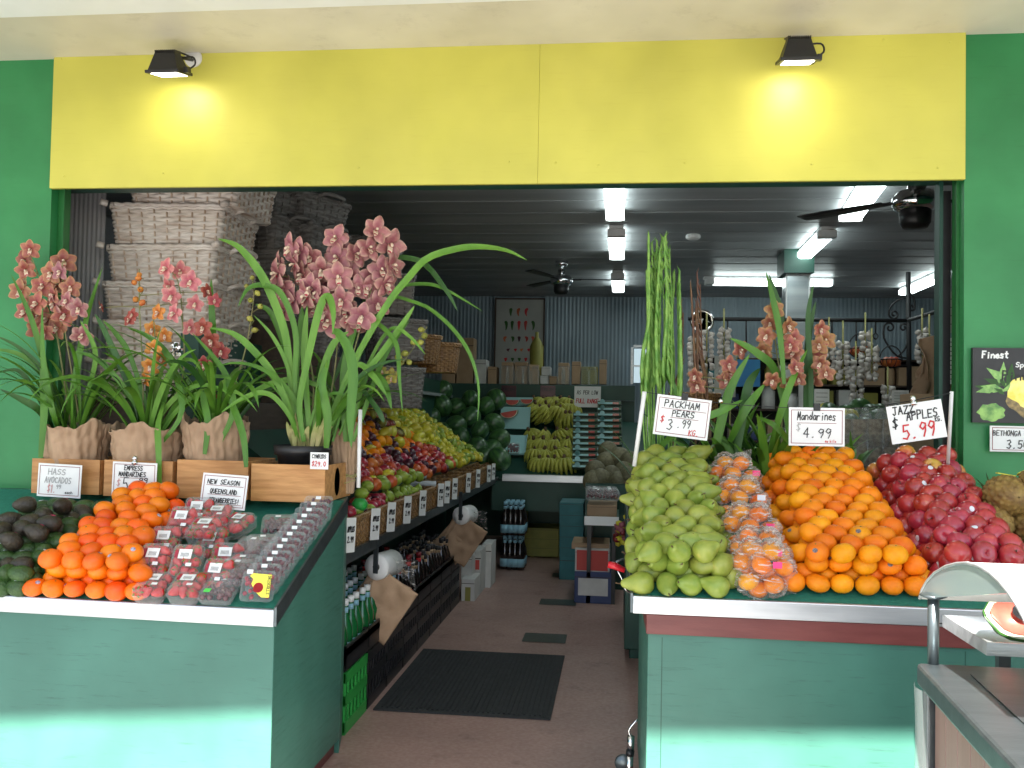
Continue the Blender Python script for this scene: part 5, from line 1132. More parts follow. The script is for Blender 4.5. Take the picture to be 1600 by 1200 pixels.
for i, (u, v) in enumerate([(578, 372), (600, 430), (612, 500), (606, 575)]):
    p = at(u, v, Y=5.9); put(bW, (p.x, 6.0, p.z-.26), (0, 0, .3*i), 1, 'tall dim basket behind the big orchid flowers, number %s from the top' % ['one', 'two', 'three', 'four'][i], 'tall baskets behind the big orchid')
bR = basket('wicker_basket', .3, .3, .2, M['wicker_g'], rows=16, stakes=30, handles=False, r=.13)
for (u, v, Y, lb, s_) in [(655, 548, 6.6, 'small tan basket hanging over the fruit shelf', 1), (684, 562, 6.8, 'round amber basket beside the small tan one', 1.05), (1085, 640, 6.2, 'cane basket on the floor display behind the pears', 1.0)]:
    p = at(u, v, Y=Y); put(bR, (p.x, Y, p.z-.1), (0, 0, .5), s_, lb, 'round cane baskets inside the shop')
# ---------------------------------------------------------------- inside: left display
SX0, SZ0, SX1, SZ1 = -1.2, .93, -1.92, 1.42          # fruit slope
YA, YB = 4.15, 8.4
r = empty('produce_shelf', (-1.8, 4, 0), 'long dark green sloping produce shelf running down the left side of the shop', 'produce shelf')
g = MB(); g.box(-1.175, -1.16, 3.9, 9.0, .735, .785); g.box(-1.95, -1.175, 3.9, 9.0, .735, .76); g.build('shelf_edge', M['steel'], r, smooth=False)
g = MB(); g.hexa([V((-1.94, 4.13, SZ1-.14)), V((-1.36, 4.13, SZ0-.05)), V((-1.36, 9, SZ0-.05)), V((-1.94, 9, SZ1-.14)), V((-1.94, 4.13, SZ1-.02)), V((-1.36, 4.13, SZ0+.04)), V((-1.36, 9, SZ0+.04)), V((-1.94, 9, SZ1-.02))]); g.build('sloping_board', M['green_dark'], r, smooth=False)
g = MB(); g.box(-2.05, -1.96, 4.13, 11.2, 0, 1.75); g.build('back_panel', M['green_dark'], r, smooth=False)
g = MB(); g.box(-1.955, -1.90, 7.3, 11.1, 1.575, 1.605); g.build('mirror_strip', M['mirror'], r, smooth=False)
for yy in (5.4, 7.2, 8.9):
    g = MB(); g.box(-1.9, -1.84, yy, yy+.06, .004, .735); g.build('leg', M['black_metal'], r, smooth=False)
bL = basket('cane_tray', .36, .17, .155, M['wicker_g'], rows=12, stakes=34, handles=False, taper=.93, amp=.004)
n = 0
for i in range(13):
    y = 4.03+i*.375+.0
    put(bL, (-1.262, y+.17, .762), (0, 0, R(90)), 1, 'golden cane tray in the row along the shelf edge', 'golden cane trays along the shelf edge')
names = ['stone fruit', 'plum', 'grape', 'apple', 'pear', 'peach', 'lime', 'kiwi', 'orange', 'lemon', 'tomato', 'mango']
for i, (u, v) in enumerate([(549, 851), (588, 833), (613, 816), (638, 807), (662, 793), (690, 777), (700, 771), (712, 765), (733, 757), (748, 753), (765, 742), (772, 737)]):
    p = at(u, v, X=-1.158+.012)
    sc_ = 1
    price_card(V((-1.152, p.y, .86)), .085, .15, [('APPLES', 0, .1, .14, .7, .05, 'ink'), ('2.99', 0, -.2, .16, .6, .05, 'ink')], 'narrow white ticket on the cane trays, %s from the entrance' % ['first', 'second', 'third', 'fourth', 'fifth', 'sixth', 'seventh', 'eighth', 'ninth', 'tenth', 'eleventh', 'twelfth'][i], rot=(0, R(4), R(76)), border=False, group='price tickets along the inner shelf', name='price_ticket')
def sl(x): return SZ0+(SZ1-SZ0)*(SX0-x)/(SX0-SX1)
lo = lathe_fruit('orange', [(max(0, .038*math.sin(math.pi*i/10)), -.037*math.cos(math.pi*i/10)) for i in range(11)], M['mandarin'], 'orange')
pl_ = lathe_fruit('plum', apprf(.034), M['plum'], 'plum'); ne = lathe_fruit('nectarine', apprf(.036), M['nect'], 'nectarine'); le = lathe_fruit('lemon', lemp, M['lemon'], 'lemon', n=12); li = lathe_fruit('lime', lemp, M['lime'], 'lime', n=12); ra = lathe_fruit('apple', apprf(.036), M['apple'], 'apple')
lbl = {'orange': ('orange among the mixed fruit on the inner shelf', 'oranges on the inner shelf'), 'plum': ('dark plum among the mixed fruit on the inner shelf', 'plums on the inner shelf'), 'nectarine': ('red nectarine in the middle of the inner shelf', 'nectarines on the inner shelf'),
 'lemon': ('yellow lemon on the upper part of the inner shelf', 'lemons on the inner shelf'), 'lime': ('green pear shaped lime on the inner shelf', 'limes on the inner shelf'), 'apple': ('dark red apple low on the inner shelf', 'apples on the inner shelf')}
q = random.Random(4); cnt = {}
y = YA
row = 0
while y < 8.5:
    x = SX0-.06-(.04 if row % 2 else 0)
    while x > SX1:
        p = V((x+q.uniform(-.012, .012), y+q.uniform(-.012, .012), sl(x)+.03+q.uniform(-.012, .02))); u, v = proj(p)
        if u > 555 and v > 560:
            f = (v-600)/170.
            dd = v-(618+(u-590)*.58)
            if dd < 34: k = q.choices([le, li], [5, 2])[0]
            elif v > 742-(u-560)*.05: k = q.choices([li, ne, le], [3, 2, 1])[0]
            elif u < 645 and v < 716: k = q.choices([lo, pl_, le], [4, 3, .6])[0]
            elif u < 700: k = q.choices([ra, ne, pl_], [4, 3, 2])[0]
            elif u < 730: k = q.choices([ne, li, ra], [2, 3, 1])[0]
            else: k = q.choices([lo, le, ne], [1, 3, 1])[0]
            a, b = lbl[k.name.split('.')[0]]; cnt[k.name] = cnt.get(k.name, 0)+1
            if cnt[k.name] < 290: put(k, p, (q.uniform(-1.5, 1.5), q.uniform(-1.5, 1.5), q.uniform(0, 6)), q.uniform(.98, 1.14), a, b)
        x -= .078
    y += .074; row += 1
# big lemons heap on top of the middle
for i in range(26):
    u, v = q.uniform(605, 690), 0; x = q.uniform(-1.45, -1.85); yy = q.uniform(6.0, 7.6); put(le, V((x, yy, sl(x)+.08)), (q.uniform(-1.5, 1.5), q.uniform(-1.5, 1.5), q.uniform(0, 6)), 1.35, 'large yellow lemon heaped on top of the others', 'large lemons heaped on the inner shelf')
# trays of produce in the near cane trays
for i in range(60):
    yy = q.uniform(4.1, 5.6); p = V((q.uniform(-1.33, -1.2), yy, .925+q.uniform(-.01, .015))); kk = li if yy > 4.9 or q.random() < .3 else q.choice([pl_, ra])
    a, b = lbl[kk.name.split('.')[0]]; put(kk, p, (q.uniform(-1.5, 1.5), 0, q.uniform(0, 6)), .85, 'small fruit lying in the cane trays at the shelf edge', 'small fruit in the cane trays')
p = at(562, 790, X=-1.2); g = MB(); g.lathe([(0, -.03), (.02, -.028), (.036, -.01), (.037, .01), (.025, .03), (0, .033)], 16, T(p.x, p.y, .96)); mesh_thing(g, 'tomato', M['crate_g'], 'single bright green fruit at the near end of the cane trays', 'fruit')
def puff(p, rx, ry, rz, m, name, label, cat, seed, group=None, amp=.08, nu=36, nv=18):
    def fn(a, b):
        th = a*2*math.pi; ph = (b-.5)*math.pi; w_ = 1+amp*math.sin(5*th+seed)*math.cos(ph)+amp*.5*math.sin(13*th+7*ph+seed)
        return p+V((rx*w_*math.cos(ph)*math.cos(th), ry*w_*math.cos(ph)*math.sin(th), rz*w_*math.sin(ph)))
    g = MB(); g.grid(fn, nu, nv); return mesh_thing(g, name, m, label, cat, group)
for i, (u, v) in enumerate([(577, 652), (592, 665), (606, 678)]):
    x = -1.72+.06*i; p = at(u, v, X=x)
    for k in range(4): put(ne, V((x+.03*k-.05, p.y+.06*k, p.z-.0)), anyr(), 1, 'red tomato wrapped in dark shiny film', 'film wrapped tomatoes on the inner shelf')
    puff(V((x, p.y+.08, p.z)), .09, .15, .055, M['dark_film'], 'net_bag', 'dark shiny film pack of red tomatoes on the inner shelf, number %d' % (i+1), 'bag of tomatoes', i, 'dark film packs on the inner shelf', .12)
for i, (u, v, m_, lb) in enumerate([(625, 752, 'net_white', 'long pale net bag lying on the near fruit'), (640, 765, 'net_white', 'second pale net bag nearer the cane trays')]):
    p = at(u, v, X=-1.38+.07*i); def_ = [p+V((-.35+.07*k, .0+.02*k, .03)) for k in range(8)]
    g = MB(); g.tube(spline(def_, 30), [.012+.028*math.sin(min(1, k/22)*math.pi/1.2)*(1+.15*math.sin(k*1.7)) for k in range(31)], 10, flat=.7); mesh_thing(g, 'net_bag', M[m_], lb, 'net bag')
# watermelons
wm = lathe_fruit('watermelon', [(max(0, .14*math.sin(math.pi*i/14)), -.16*math.cos(math.pi*i/14)) for i in range(15)], M['melon'], 'watermelon', n=24)
q = random.Random(9)
for i, (u, v) in enumerate([(650, 625), (672, 640), (690, 622), (712, 655), (668, 662), (735, 612), (760, 622), (712, 625), (735, 640), (750, 660), (772, 650), (700, 690), (722, 700), (745, 690), (768, 690), (780, 675), (755, 705), (640, 610), (720, 672), (690, 665), (775, 612), (690, 600), (780, 705), (655, 605)]):
    Y = 9.0+q.uniform(0, .2)+(690-v)*.012; p = at(u, v+12, Y=Y); put(wm, p, (q.uniform(-1.2, 1.2), q.uniform(-1, 1), q.uniform(0, 6)), .74*q.uniform(.9, 1.15), 'dark striped watermelon in the heap at the far end of the left shelf', 'watermelons at the far end of the left shelf')
g = MB(); g.box(-1.94, -1.25, 9.02, 10.3, .75, .98); mesh_thing(g, 'melon_bench', M['green_dark'], 'dark green stepped bench under the watermelons', 'bench', smooth=False)

# ---------------------------------------------------------------- below the shelf
def crate_open(x0, x1, y0, y1, z0, z1, m, label, group, slots=6):
    r = empty('plastic_crate', V(((x0+x1)/2, (y0+y1)/2, z0)), label, 'plastic crate', group); t = .008
    g = MB(); g.box(x0, x1, y0, y1, z0, z0+t); g.build('base', m, r, smooth=False)
    g = MB()
    for zz in (z0+t+.0005, z0+(z1-z0)*.45, z1-.05):
        g.box(x1-t, x1, y0, y1, zz, zz+.045); g.box(x0, x0+t, y0, y1, zz, zz+.045); g.box(x0+t, x1-t, y0, y0+t, zz, zz+.045); g.box(x0+t, x1-t, y1-t, y1, zz, zz+.045)
    g.build('wall', m, r, smooth=False)
    g = MB()
    for k in range(slots+1):
        yy = y0+(y1-y0-.012)*k/slots; g.box(x1-t-.003, x1-.002, yy, yy+.012, z0+t, z1-.006); xx = x0+(x1-x0-.012)*k/slots; g.box(xx, xx+.012, y0+.002, y0+t+.003, z0+t, z1-.006)
    g.build('ribs', m, r, smooth=False)
    return r
ordn = ['first', 'second', 'third', 'fourth', 'fifth', 'sixth', 'seventh', 'eighth']
for i in range(8):
    y0 = 3.92+i*.36
    crate_open(-1.5, -1.15, y0, y0+.345, .005, .275, M['crate_g'] if i == 0 else M['black'], 'bright green bottle crate on the floor at the entrance' if i == 0 else 'black bottle crate on the floor, %s from the entrance' % ordn[i], 'floor level bottle crates')
    crate_open(-1.5, -1.15, y0, y0+.345, .28, .39, M['black'], 'shallow black crate stacked on the floor crates, %s from the entrance' % ordn[i], 'shallow black crates holding bottles', slots=8)
def bottle(name, m, capm, lab, h=.27, r=.036):
    o = empty(name, (0, 0, 0)); o['category'] = 'bottle'
    g = MB(); g.lathe([(0, 0), (r, .002), (r, h*.45), (r*.95, h*.53), (r*.45, h*.74), (r*.36, h*.8), (r*.36, h*.93), (0, h*.93)], 14); g.build('glass', m, o, world=False)
    g = MB(); g.lathe([(r*.42, h*.90), (r*.42, h), (0, h)], 12); g.build('cap', capm, o, world=False)
    g = MB(); g.lathe([(r*1.02, h*.08), (r*1.02, h*.32)], 14); g.lathe([(r*.40, h*.78), (r*.40, h*.87)], 12); g.build('label', lab, o, world=False)
    return o
bg_ = bottle('water_bottle', M['glass_g'], M['card'], M['lab_blue']); bk2 = bottle('dark_bottle', M['glass_k'], M['black'], M['cardboard'], h=.24); bk = bottle('cola_bottle', M['glass_k'], M['red_cap'], M['ink_red'], h=.25)
q = random.Random(2)
for i in range(8):
    for a in range(4):
        for b in range(3):
            y = 3.97+i*.36+a*.083; x = -1.2-b*.11
            if i < 3: put(bg_, (x, y, .29), (0, 0, q.uniform(0, 6)), 1, 'green glass bottle of sparkling water with pale blue label', 'green water bottles in the shallow crates')
            elif i > 4 or (a+b+i) % 3: put(bk2, (x, y, .29), (0, 0, q.uniform(0, 6)), q.uniform(.85, 1.1), 'dark glass bottle with black cap under the shelf', 'dark bottles in the shallow crates')
            else: put(bk, (x, y, .29), (0, 0, q.uniform(0, 6)), q.uniform(.9, 1.15), 'dark cola bottle with red cap under the shelf', 'dark bottles in the shallow crates')
def pxbox(name, u0, v0, u1, v1, Y, dep, m, label, cat, group=None, bevel=.004, extra=None, floor=False):
    a, b = at(u0, v1, Y=Y), at(u1, v0, Y=Y); z0 = 0.004 if floor else a.z
    r = empty(name, V(((a.x+b.x)/2, Y+dep/2, z0)), label, cat, group)
    g = MB(); g.box(a.x, b.x, Y, Y+dep, z0, b.z); g.build('carton', m, r, smooth=False, bevel=bevel)
    g = MB(); g.box(a.x+.002, b.x-.002, Y-.0015, Y-.0005, z0+(b.z-z0)*.82, z0+(b.z-z0)*.84); g.build('flap_seam', M['wood_dark'], r, smooth=False)
    if extra: extra(r, a.x, b.x, Y-.002, z0, b.z)
    return r
def stamp(m2, fx0, fx1, fz0, fz1, txt=None):
    def f(r, x0, x1, y, z0, z1):
        w_, h = x1-x0, z1-z0; g = MB(); g.box(x0+w_*fx0, x0+w_*fx1, y-.0015, y, z0+h*fz0, z0+h*fz1); g.build('printed_panel', m2, r, smooth=False)
        if txt:
            g = MB(); write(g, txt, x0+w_*.5, z0+h*(fz0+fz1)/2-h*.08, h*.18, w_*(fx1-fx0)*.8, .006, y=y-.003); g.build('lettering', M['ink'], r, smooth=False)
    return f
for (u0, v0, u1, v1, Y, lb, fl, e_) in [(720, 905, 742, 947, 6.85, 'bottom white carton nearest the bottle crates', True, stamp(M['yellow_box'], .3, .7, .2, .7)), (720, 868, 738, 905, 7.0, 'upper white carton nearest the bottle crates', False, None), (738, 860, 752, 935, 7.15, 'tall white carton stack piece in the middle', True, stamp(M['red_box'], .3, .8, .6, .8)), (752, 850, 768, 918, 7.4, 'white carton closest to the water bottles', True, None)]:
    pxbox('white_carton', u0, v0, u1, v1, Y, .28, M['white_box'], lb+' under the left shelf', 'carton', 'white cartons under the left shelf', extra=e_)
wb = bottle('water_pack_bottle', M['glass_k'], M['lab_blue'], M['lab_blue'], h=.3, r=.042)
for i in range(4):
    for k in range(3):
        p = at(788+i*8, 892, Y=8.3); put(wb, (p.x-.05*0, 8.3+.1*k, .01+.0), (0, 0, i), 1, 'dark plastic water bottle standing on the floor by the far end of the shelf', 'water bottles on the floor')
        put(wb, (p.x, 8.3+.1*k, .312), (0, 0, i), 1, 'dark plastic water bottle in the upper layer by the far end of the shelf', 'water bottles in the upper layer')
def bagroll(u, v, uu_, vv, Y, s_, label):
    p = at(u, v, Y=Y); r = empty('bag_roll', p, 'white roll of plastic produce bags hung under the shelf, '+label, 'bag roll', 'rolls of produce bags')
    Mx = T(*p) @ Rz(R(-15)) @ Rx(R(90))
    g = MB(); g.lathe([(.018, 0), (.056*s_, 0), (.056*s_, -.012), (.056*s_, -.16), (.018, -.16)], 28, Mx); g.build('roll', M['white_plastic'], r)
    g = MB(); g.lathe([(.0, .003), (.018, .003), (.018, -.003)], 16, Mx); g.build('core', M['black_metal'], r)
    g = MB(); g.box(-.012, .012, .004, .012, -.03, .17, T(*p) @ Rz(R(-15)) @ T(0, -.015, 0)); g.build('bracket', M['steel'], r, smooth=False)
    g = MB(); g.grid(lambda a, b: p+V((.02+.16*a, .05+.03*b, .045-.02*a-.09*a*a*b-.06*b+.006*math.sin(9*a))), 10, 6); g.build('loose_bag', M['bag'], r)
    c = at(uu_, vv, Y=Y+.02); r = empty('paper_bags', p+V((0, .02, -.04)), 'sheaf of brown paper bags hanging skewed under the shelf, '+label, 'paper bags', 'brown paper bags hanging under the shelf')
    for k, (rot, sh) in enumerate(((R(-33), 0), (R(-26), .018), (R(-40), .03))):
        Mx = T(c.x-sh*1.5, Y+.02+sh, c.z+sh*.2) @ Ry(-rot) @ Rz(R(6)); hw, hh = .085*s_*1.15, .12*s_*1.1
        g = MB(); g.grid(lambda a, b: Mx @ V(((a-.5)*2*hw, .006*math.sin(a*5+k)+.01*math.sin(b*3)+.018*noise.noise(V((a*4, b*5, k))), (b-.5)*2*hh)), 18, 22); g.build('paper_bag', M['kraft'], r, solid=.004)
bagroll(588, 886, 597, 948, 4.45, 1.15, 'nearest the entrance'); bagroll(720, 806, 723, 845, 6.5, 1.15, 'further inside')

# ---------------------------------------------------------------- back display
a = at(785, 748, Y=8.8); b = at(921, 748, Y=8.8)
r = empty('back_counter', V(((a.x+b.x)/2, 8.8, 0)), 'dark green banana counter with bright metal lip across the back of the aisle', 'counter')
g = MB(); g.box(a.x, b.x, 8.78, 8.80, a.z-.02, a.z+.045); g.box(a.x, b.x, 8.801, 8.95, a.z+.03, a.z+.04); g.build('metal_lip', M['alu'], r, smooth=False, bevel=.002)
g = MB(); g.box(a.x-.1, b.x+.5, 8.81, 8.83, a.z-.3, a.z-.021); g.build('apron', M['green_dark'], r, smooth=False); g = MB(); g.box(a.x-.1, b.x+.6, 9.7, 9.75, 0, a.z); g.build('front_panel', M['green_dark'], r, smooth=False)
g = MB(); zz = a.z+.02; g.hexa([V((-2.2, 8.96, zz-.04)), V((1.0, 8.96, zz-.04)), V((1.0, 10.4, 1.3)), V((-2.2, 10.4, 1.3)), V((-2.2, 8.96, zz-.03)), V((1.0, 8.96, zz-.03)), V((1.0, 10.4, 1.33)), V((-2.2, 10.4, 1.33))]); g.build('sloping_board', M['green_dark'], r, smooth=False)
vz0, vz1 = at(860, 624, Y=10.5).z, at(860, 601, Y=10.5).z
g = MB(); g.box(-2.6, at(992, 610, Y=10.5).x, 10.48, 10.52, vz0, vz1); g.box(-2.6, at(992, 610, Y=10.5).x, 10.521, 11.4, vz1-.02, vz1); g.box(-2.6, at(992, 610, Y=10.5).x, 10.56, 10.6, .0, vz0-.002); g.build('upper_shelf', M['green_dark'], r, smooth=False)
for i, (u0, v0, u1, v1, mk, lb) in enumerate([(690, 535, 712, 600, 'cardboard', 'tall brown box at the left end'), (713, 528, 740, 600, 'cardboard', 'tallest brown box'), (741, 562, 760, 600, 'white_box', 'white carton left of the poster'), (762, 573, 776, 600, 'cardboard', 'narrow brown box beside the white carton'), (783, 566, 802, 600, 'cardboard', 'brown box below the poster, left one'), (804, 566, 824, 600, 'cardboard', 'brown box below the poster, middle one'), (826, 570, 842, 600, 'cardboard', 'brown box below the amber jar'),
        (844, 587, 857, 600, 'white_box', 'small grey carton in front'), (858, 588, 871, 600, 'cardboard', 'small brown carton in front'), (846, 573, 860, 586.5, 'white_box', 'small grey carton stacked on another'), (872, 567, 889, 600, 'cardboard', 'brown box right of the small cartons'), (893, 565, 907, 600, 'cardboard', 'slim brown box before the gap'), (908, 573, 934, 600, 'yellow_box', 'yellowish box near the right end'), (936, 562, 948, 600, 'cardboard', 'last dark box at the right end')]):
    pxbox('cardboard_box', u0, v0, u1, v1, 10.62, .25, M[mk], lb+' on the shelf above the bananas', 'box', 'boxes on the shelf above the bananas')
jr = lathe_fruit('jar', [(0, 0), (.045, 0), (.05, .01), (.05, .14), (.035, .165), (.036, .19), (0, .19)], M['clear'], 'jar', n=18)
for i, u in enumerate([788, 797, 812, 822, 836, 876, 884, 914, 926]):
    p = at(u, 600, Y=10.55); put(jr, (p.x, 10.56, vz1+.001), (0, 0, 0), (1, 1, 1.1), 'clear glass jar standing in front of the boxes above the bananas', 'glass jars above the bananas')
p = at(836, 580, Y=10.6); g = MB(); g.lathe([(0, 0), (.07, .005), (.075, .1), (.08, .45), (.05, .52), (.02, .56), (.02, .62), (0, .62)], 20, T(p.x, 10.75, vz1)); mesh_thing(g, 'oil_jar', M['yellow_box'], 'tall amber jar of yellow chillies in front of the poster', 'jar')
# poster
PY = BW-.05; a, b = at(771, 604, Y=PY), at(852, 466, Y=PY)
r = empty('framed_poster', V(((a.x+b.x)/2, PY, a.z)), 'framed chilli chart poster on the blue corrugated back wall', 'poster')
g = MB(); t = .02; g.box(a.x, a.x+t, PY-.02, PY+.01, a.z, b.z); g.box(b.x-t, b.x, PY-.02, PY+.01, a.z, b.z); g.box(a.x+t, b.x-t, PY-.02, PY+.01, b.z-t, b.z); g.box(a.x+t, b.x-t, PY-.02, PY+.01, a.z, a.z+t); g.build('frame', M['wood_dark'], r, smooth=False)
g = MB(); g.box(a.x+t, b.x-t, PY-.005, PY, a.z+t, b.z-t); g.build('print', M['poster_paper'], r, smooth=False)
q = random.Random(8)
for ri_, (v, n_, hh, mk) in enumerate([(488, 3, .11, 'ink_red'), (509, 5, .13, 'ink_red'), (530, 5, .075, 'nect'), (547, 4, .04, 'nect'), (562, 5, .05, 'plum')]):
    for k in range(n_):
        u = 811+(k-(n_-1)/2)*(12.5 if n_ == 3 else 10.5); p = at(u, v, Y=PY-.007); mk2 = ['ink_red', 'leaf_d', 'plum', 'nect'][q.randrange(4)]; cv = q.uniform(-.02, .02)
        g = MB(); pts = []
        for i in range(9): f = i/8; pts.append((p.x+cv*math.sin(f*3), hh*(.5-f), .024*(1-f)**.6*(1 if i else .4)))
        vs = [V((x-w_, p.y, p.z+z)) for x, z, w_ in pts]+[V((x+w_, p.y, p.z+z)) for x, z, w_ in pts[::-1]]; g.add(vs, [tuple(range(len(vs)))]); g.build('printed_chilli', M[mk2], r, smooth=False)
# bananas
def banana(g, Mx, L_=.17, r=.017):
    P = [Mx @ V((0, -.05*math.sin(math.pi*i/10), -L_*i/10)) for i in range(11)]; g.tube(P, [r*.3, r*.5, r*.9, r, r*1.05, r*1.05, r, r*.95, r*.8, r*.5, r*.2], 7)
bh = empty('banana_hand', (0, 0, 0)); bh['category'] = 'bananas'
for k in range(7):
    g = MB(); banana(g, Rz((k-3)*.28) @ Ry((k-3)*-.14) @ T((k-3)*.006, 0, 0) @ Rx(-.25)); g.build('banana', M['banana'], bh, world=False)
g = MB(); g.tube([(0, .0, -.01), (0, .01, .03)], [.02, .012], 7); g.build('stem', M['stem'], bh, world=False)
q = random.Random(3)
i = 0
for (v, us, Y) in [(628, (835, 850, 863, 876, 888), 10.35), (636, (838, 852, 868, 880, 893), 10.25), (642, (842, 858, 874), 10.15), (652, (884, 892), 10.1), (678, (828, 850, 872, 886), 9.75), (692, (832, 848, 866, 884), 9.55), (708, (835, 850, 868, 884), 9.4), (722, (843, 856, 868, 880), 9.2)]:
    for u in us: p = at(u+q.uniform(-2, 2), v, Y=Y); put(bh, p+V((0, 0, .04)), (q.uniform(-.4, .4), q.uniform(-.5, .5), q.uniform(-1.0, 1.0)), q.uniform(1.0, 1.3), 'hand of yellow bananas, %s tier of the back display' % {628: 'topmost', 636: 'second', 642: 'third', 652: 'short right', 678: 'upper middle', 692: 'lower middle', 708: 'second lowest', 722: 'lowest'}[v], 'hands of bananas on the back display')
# trays with melon pieces
def tray(u0, v0, u1, v1, Y, lean, label):
    a, b = at(u0, v1, Y=Y), at(u1, v0, Y=Y); r = empty('display_tray', V(((a.x+b.x)/2, Y, a.z)), label, 'tray', 'pale cyan trays on the back display')
    Mx = T(a.x, Y, a.z) @ Rx(-lean); w_, h = b.x-a.x, (b.z-a.z)/math.cos(lean)
    g = MB(); g.box(0, w_, 0, .008, 0, h, Mx); g.build('base', M['cyan_tray'], r, smooth=False); g = MB(); g.box(0, w_, -.012, -.0005, 0, .008, Mx); g.box(0, .008, -.012, -.0005, .009, h, Mx); g.box(w_-.008, w_, -.012, -.0005, .009, h, Mx); g.build('rim', M['cyan_tray'], r, smooth=False); return r, Mx, w_, h
def wedge(p, s_, label, rot=0):
    r = empty('watermelon_wedge', p, label, 'watermelon piece', 'watermelon wedges on the trays'); Mx = T(*p) @ Ry(rot)
    def half(rad, y0, y1): 
        g = MB(); vs = [Mx @ V((rad*math.cos(R(180+a)), y, rad*math.sin(R(180+a))*.75)) for y in (y0, y1) for a in range(0, 181, 15)]; n = 13
        g.add(vs, [(i, i+1, n+i+1, n+i) for i in range(n-1)]+[tuple(range(n)), tuple(range(n, 2*n))[::-1], (0, n, 2*n-1, n-1)]); return g
    half(s_, -.0, .05).build('rind', M['leaf_d'], r, smooth=False); half(s_*.95, -.004, .049).build('white_rind', M['wm_rind'], r, smooth=False); half(s_*.86, -.008, .048).build('flesh', M['wm_flesh'], r, smooth=False)
tray(781, 636, 828, 670, 9.9, .3, 'larger cyan tray with one watermelon wedge'); tray(785, 621, 832, 634, 10.25, .3, 'upper cyan tray with two watermelon wedges'); tray(770, 681, 821, 709, 9.4, .9, 'lower cyan tray with dark fruit packs')
wedge(at(795, 643, Y=9.85), .10, 'large watermelon wedge alone on the bigger cyan tray', -.2); wedge(at(800, 625, Y=10.2), .085, 'watermelon wedge at the left of the upper tray'); wedge(at(823, 624, Y=10.2), .075, 'watermelon wedge at the right of the upper tray')
for (u, v, lb) in [(785, 690, 'upper left'), (779, 702, 'lower left'), (802, 703, 'lower right')]:
    p = at(u, v, Y=9.3); put(chq, p, (.7, 0, .1), 1.1, 'dark fruit pack on the lower cyan tray, '+lb, 'fruit packs on the lower cyan tray')
# punnet rack
i = 0
pr_ = empty('herb_pack', (0, 0, 0)); pr_['category'] = 'punnet'
g = MB(); g.box(-.13, .13, 0, .12, 0, .045); g.build('tub', M['clear'], pr_, smooth=False, world=False, bevel=.004)
g = MB(); g.box(-.125, .125, .005, .115, .003, .036); g.build('contents', M['leaf_d'], pr_, smooth=False, world=False)
g = MB(); g.lathe([(0, 0), (.026, 0)], 16, T(-.075, -.012, .03) @ Rx(R(90))); g.box(-.12, .034, -.004, -.003, .004, .024); g.build('label', M['cyan_tray'], pr_, smooth=False, world=False)
g = MB(); g.box(.036, .10, -.004, -.003, .004, .026); g.build('label', M['nect'], pr_, smooth=False, world=False)
for v in range(628, 736, 9):
    for u in (914, 952):
        Y = 10.1-(v-628)*.011; p = at(u, v+4, Y=Y)
        if not (v < 640 and u == 914): put(pr_, p, (-.3, 0, 0), (1.0, 1, 1), 'small clear pack with round pale lid label in the right rack of the back display', 'small packs in the rack right of the bananas')
price_card(at(918, 620, Y=10.2), .29, .23, [('AS PER LOW', 0, .12, .18, .8, .03, 'ink'), ('FULL RANGE', 0, -.3, .2, .85, .04, 'ink_red')], 'white paper sign with handwriting above the rack of small packs', border=False, name='paper_sign')
for (u, lb) in [(795, 'left'), (856, 'right')]:
    price_card(at(u, 612, Y=10.46), .17, .14, [('FRESH', 0, .1, .2, .8, .04, 'ink')], 'dim chalky notice on the green valance, %s one' % lb, border=False, name='notice').children[0].data.materials[0] = M['plum']
rk = lathe_fruit('rockmelon', [(max(0, .1*math.sin(math.pi*i/12)), -.1*math.cos(math.pi*i/12)) for i in range(13)], M['rock'], 'melon', n=20)
q = random.Random(12)
for (u, v, Y) in [(930, 735, 7.9), (948, 722, 8.1), (968, 715, 8.1), (955, 742, 7.8), (975, 735, 7.9), (938, 748, 7.7), (966, 752, 7.7), (985, 722, 8.0), (928, 752, 7.7), (985, 745, 7.7), (950, 705, 8.3)]:
    put(rk, at(u, v, Y=Y), anyr(), q.uniform(.8, 1), 'dull netted melon heaped right of the metal lip', 'netted melons in the middle heap')
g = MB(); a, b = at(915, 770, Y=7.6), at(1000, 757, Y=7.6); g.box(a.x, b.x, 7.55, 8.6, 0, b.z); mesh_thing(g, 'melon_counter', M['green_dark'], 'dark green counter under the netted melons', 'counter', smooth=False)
# middle table with trays and boxes under it
a, b = at(913, 822, Y=6.9), at(967, 808, Y=6.9)
r = empty('display_table', V(((a.x+b.x)/2, 6.9, 0)), 'small table with white edge in front of the melon heap', 'table')
g = MB(); g.box(a.x, b.x, 6.88, 6.90, a.z+.01, b.z); g.build('white_edge', M['white_paint'], r, smooth=False); g = MB(); g.box(a.x, b.x, 6.901, 7.5, a.z+.01, b.z-.004); g.build('table_top', M['green_dark'], r, smooth=False)
for x in (a.x+.02, b.x-.05):
    for y in (6.95, 7.44): g = MB(); g.box(x, x+.03, y, y+.03, .004, a.z+.009); g.build('leg', M['black_metal'], r, smooth=False)
pxbox('cardboard_tray', 917, 790, 964, 808, 6.93, .45, M['cardboard'], 'flat brown cardboard tray on the white edged table', 'cardboard tray')
for k in range(4): p = at(929+24*(k % 2), 778, Y=7.0+.15*(k//2)); put(chq, (p.x, p.y, at(929, 790, Y=6.93).z+.06), (.4, 0, .1*k), 1.15, 'clear pack of dark fruit on the brown cardboard tray', 'dark fruit packs on the cardboard tray')
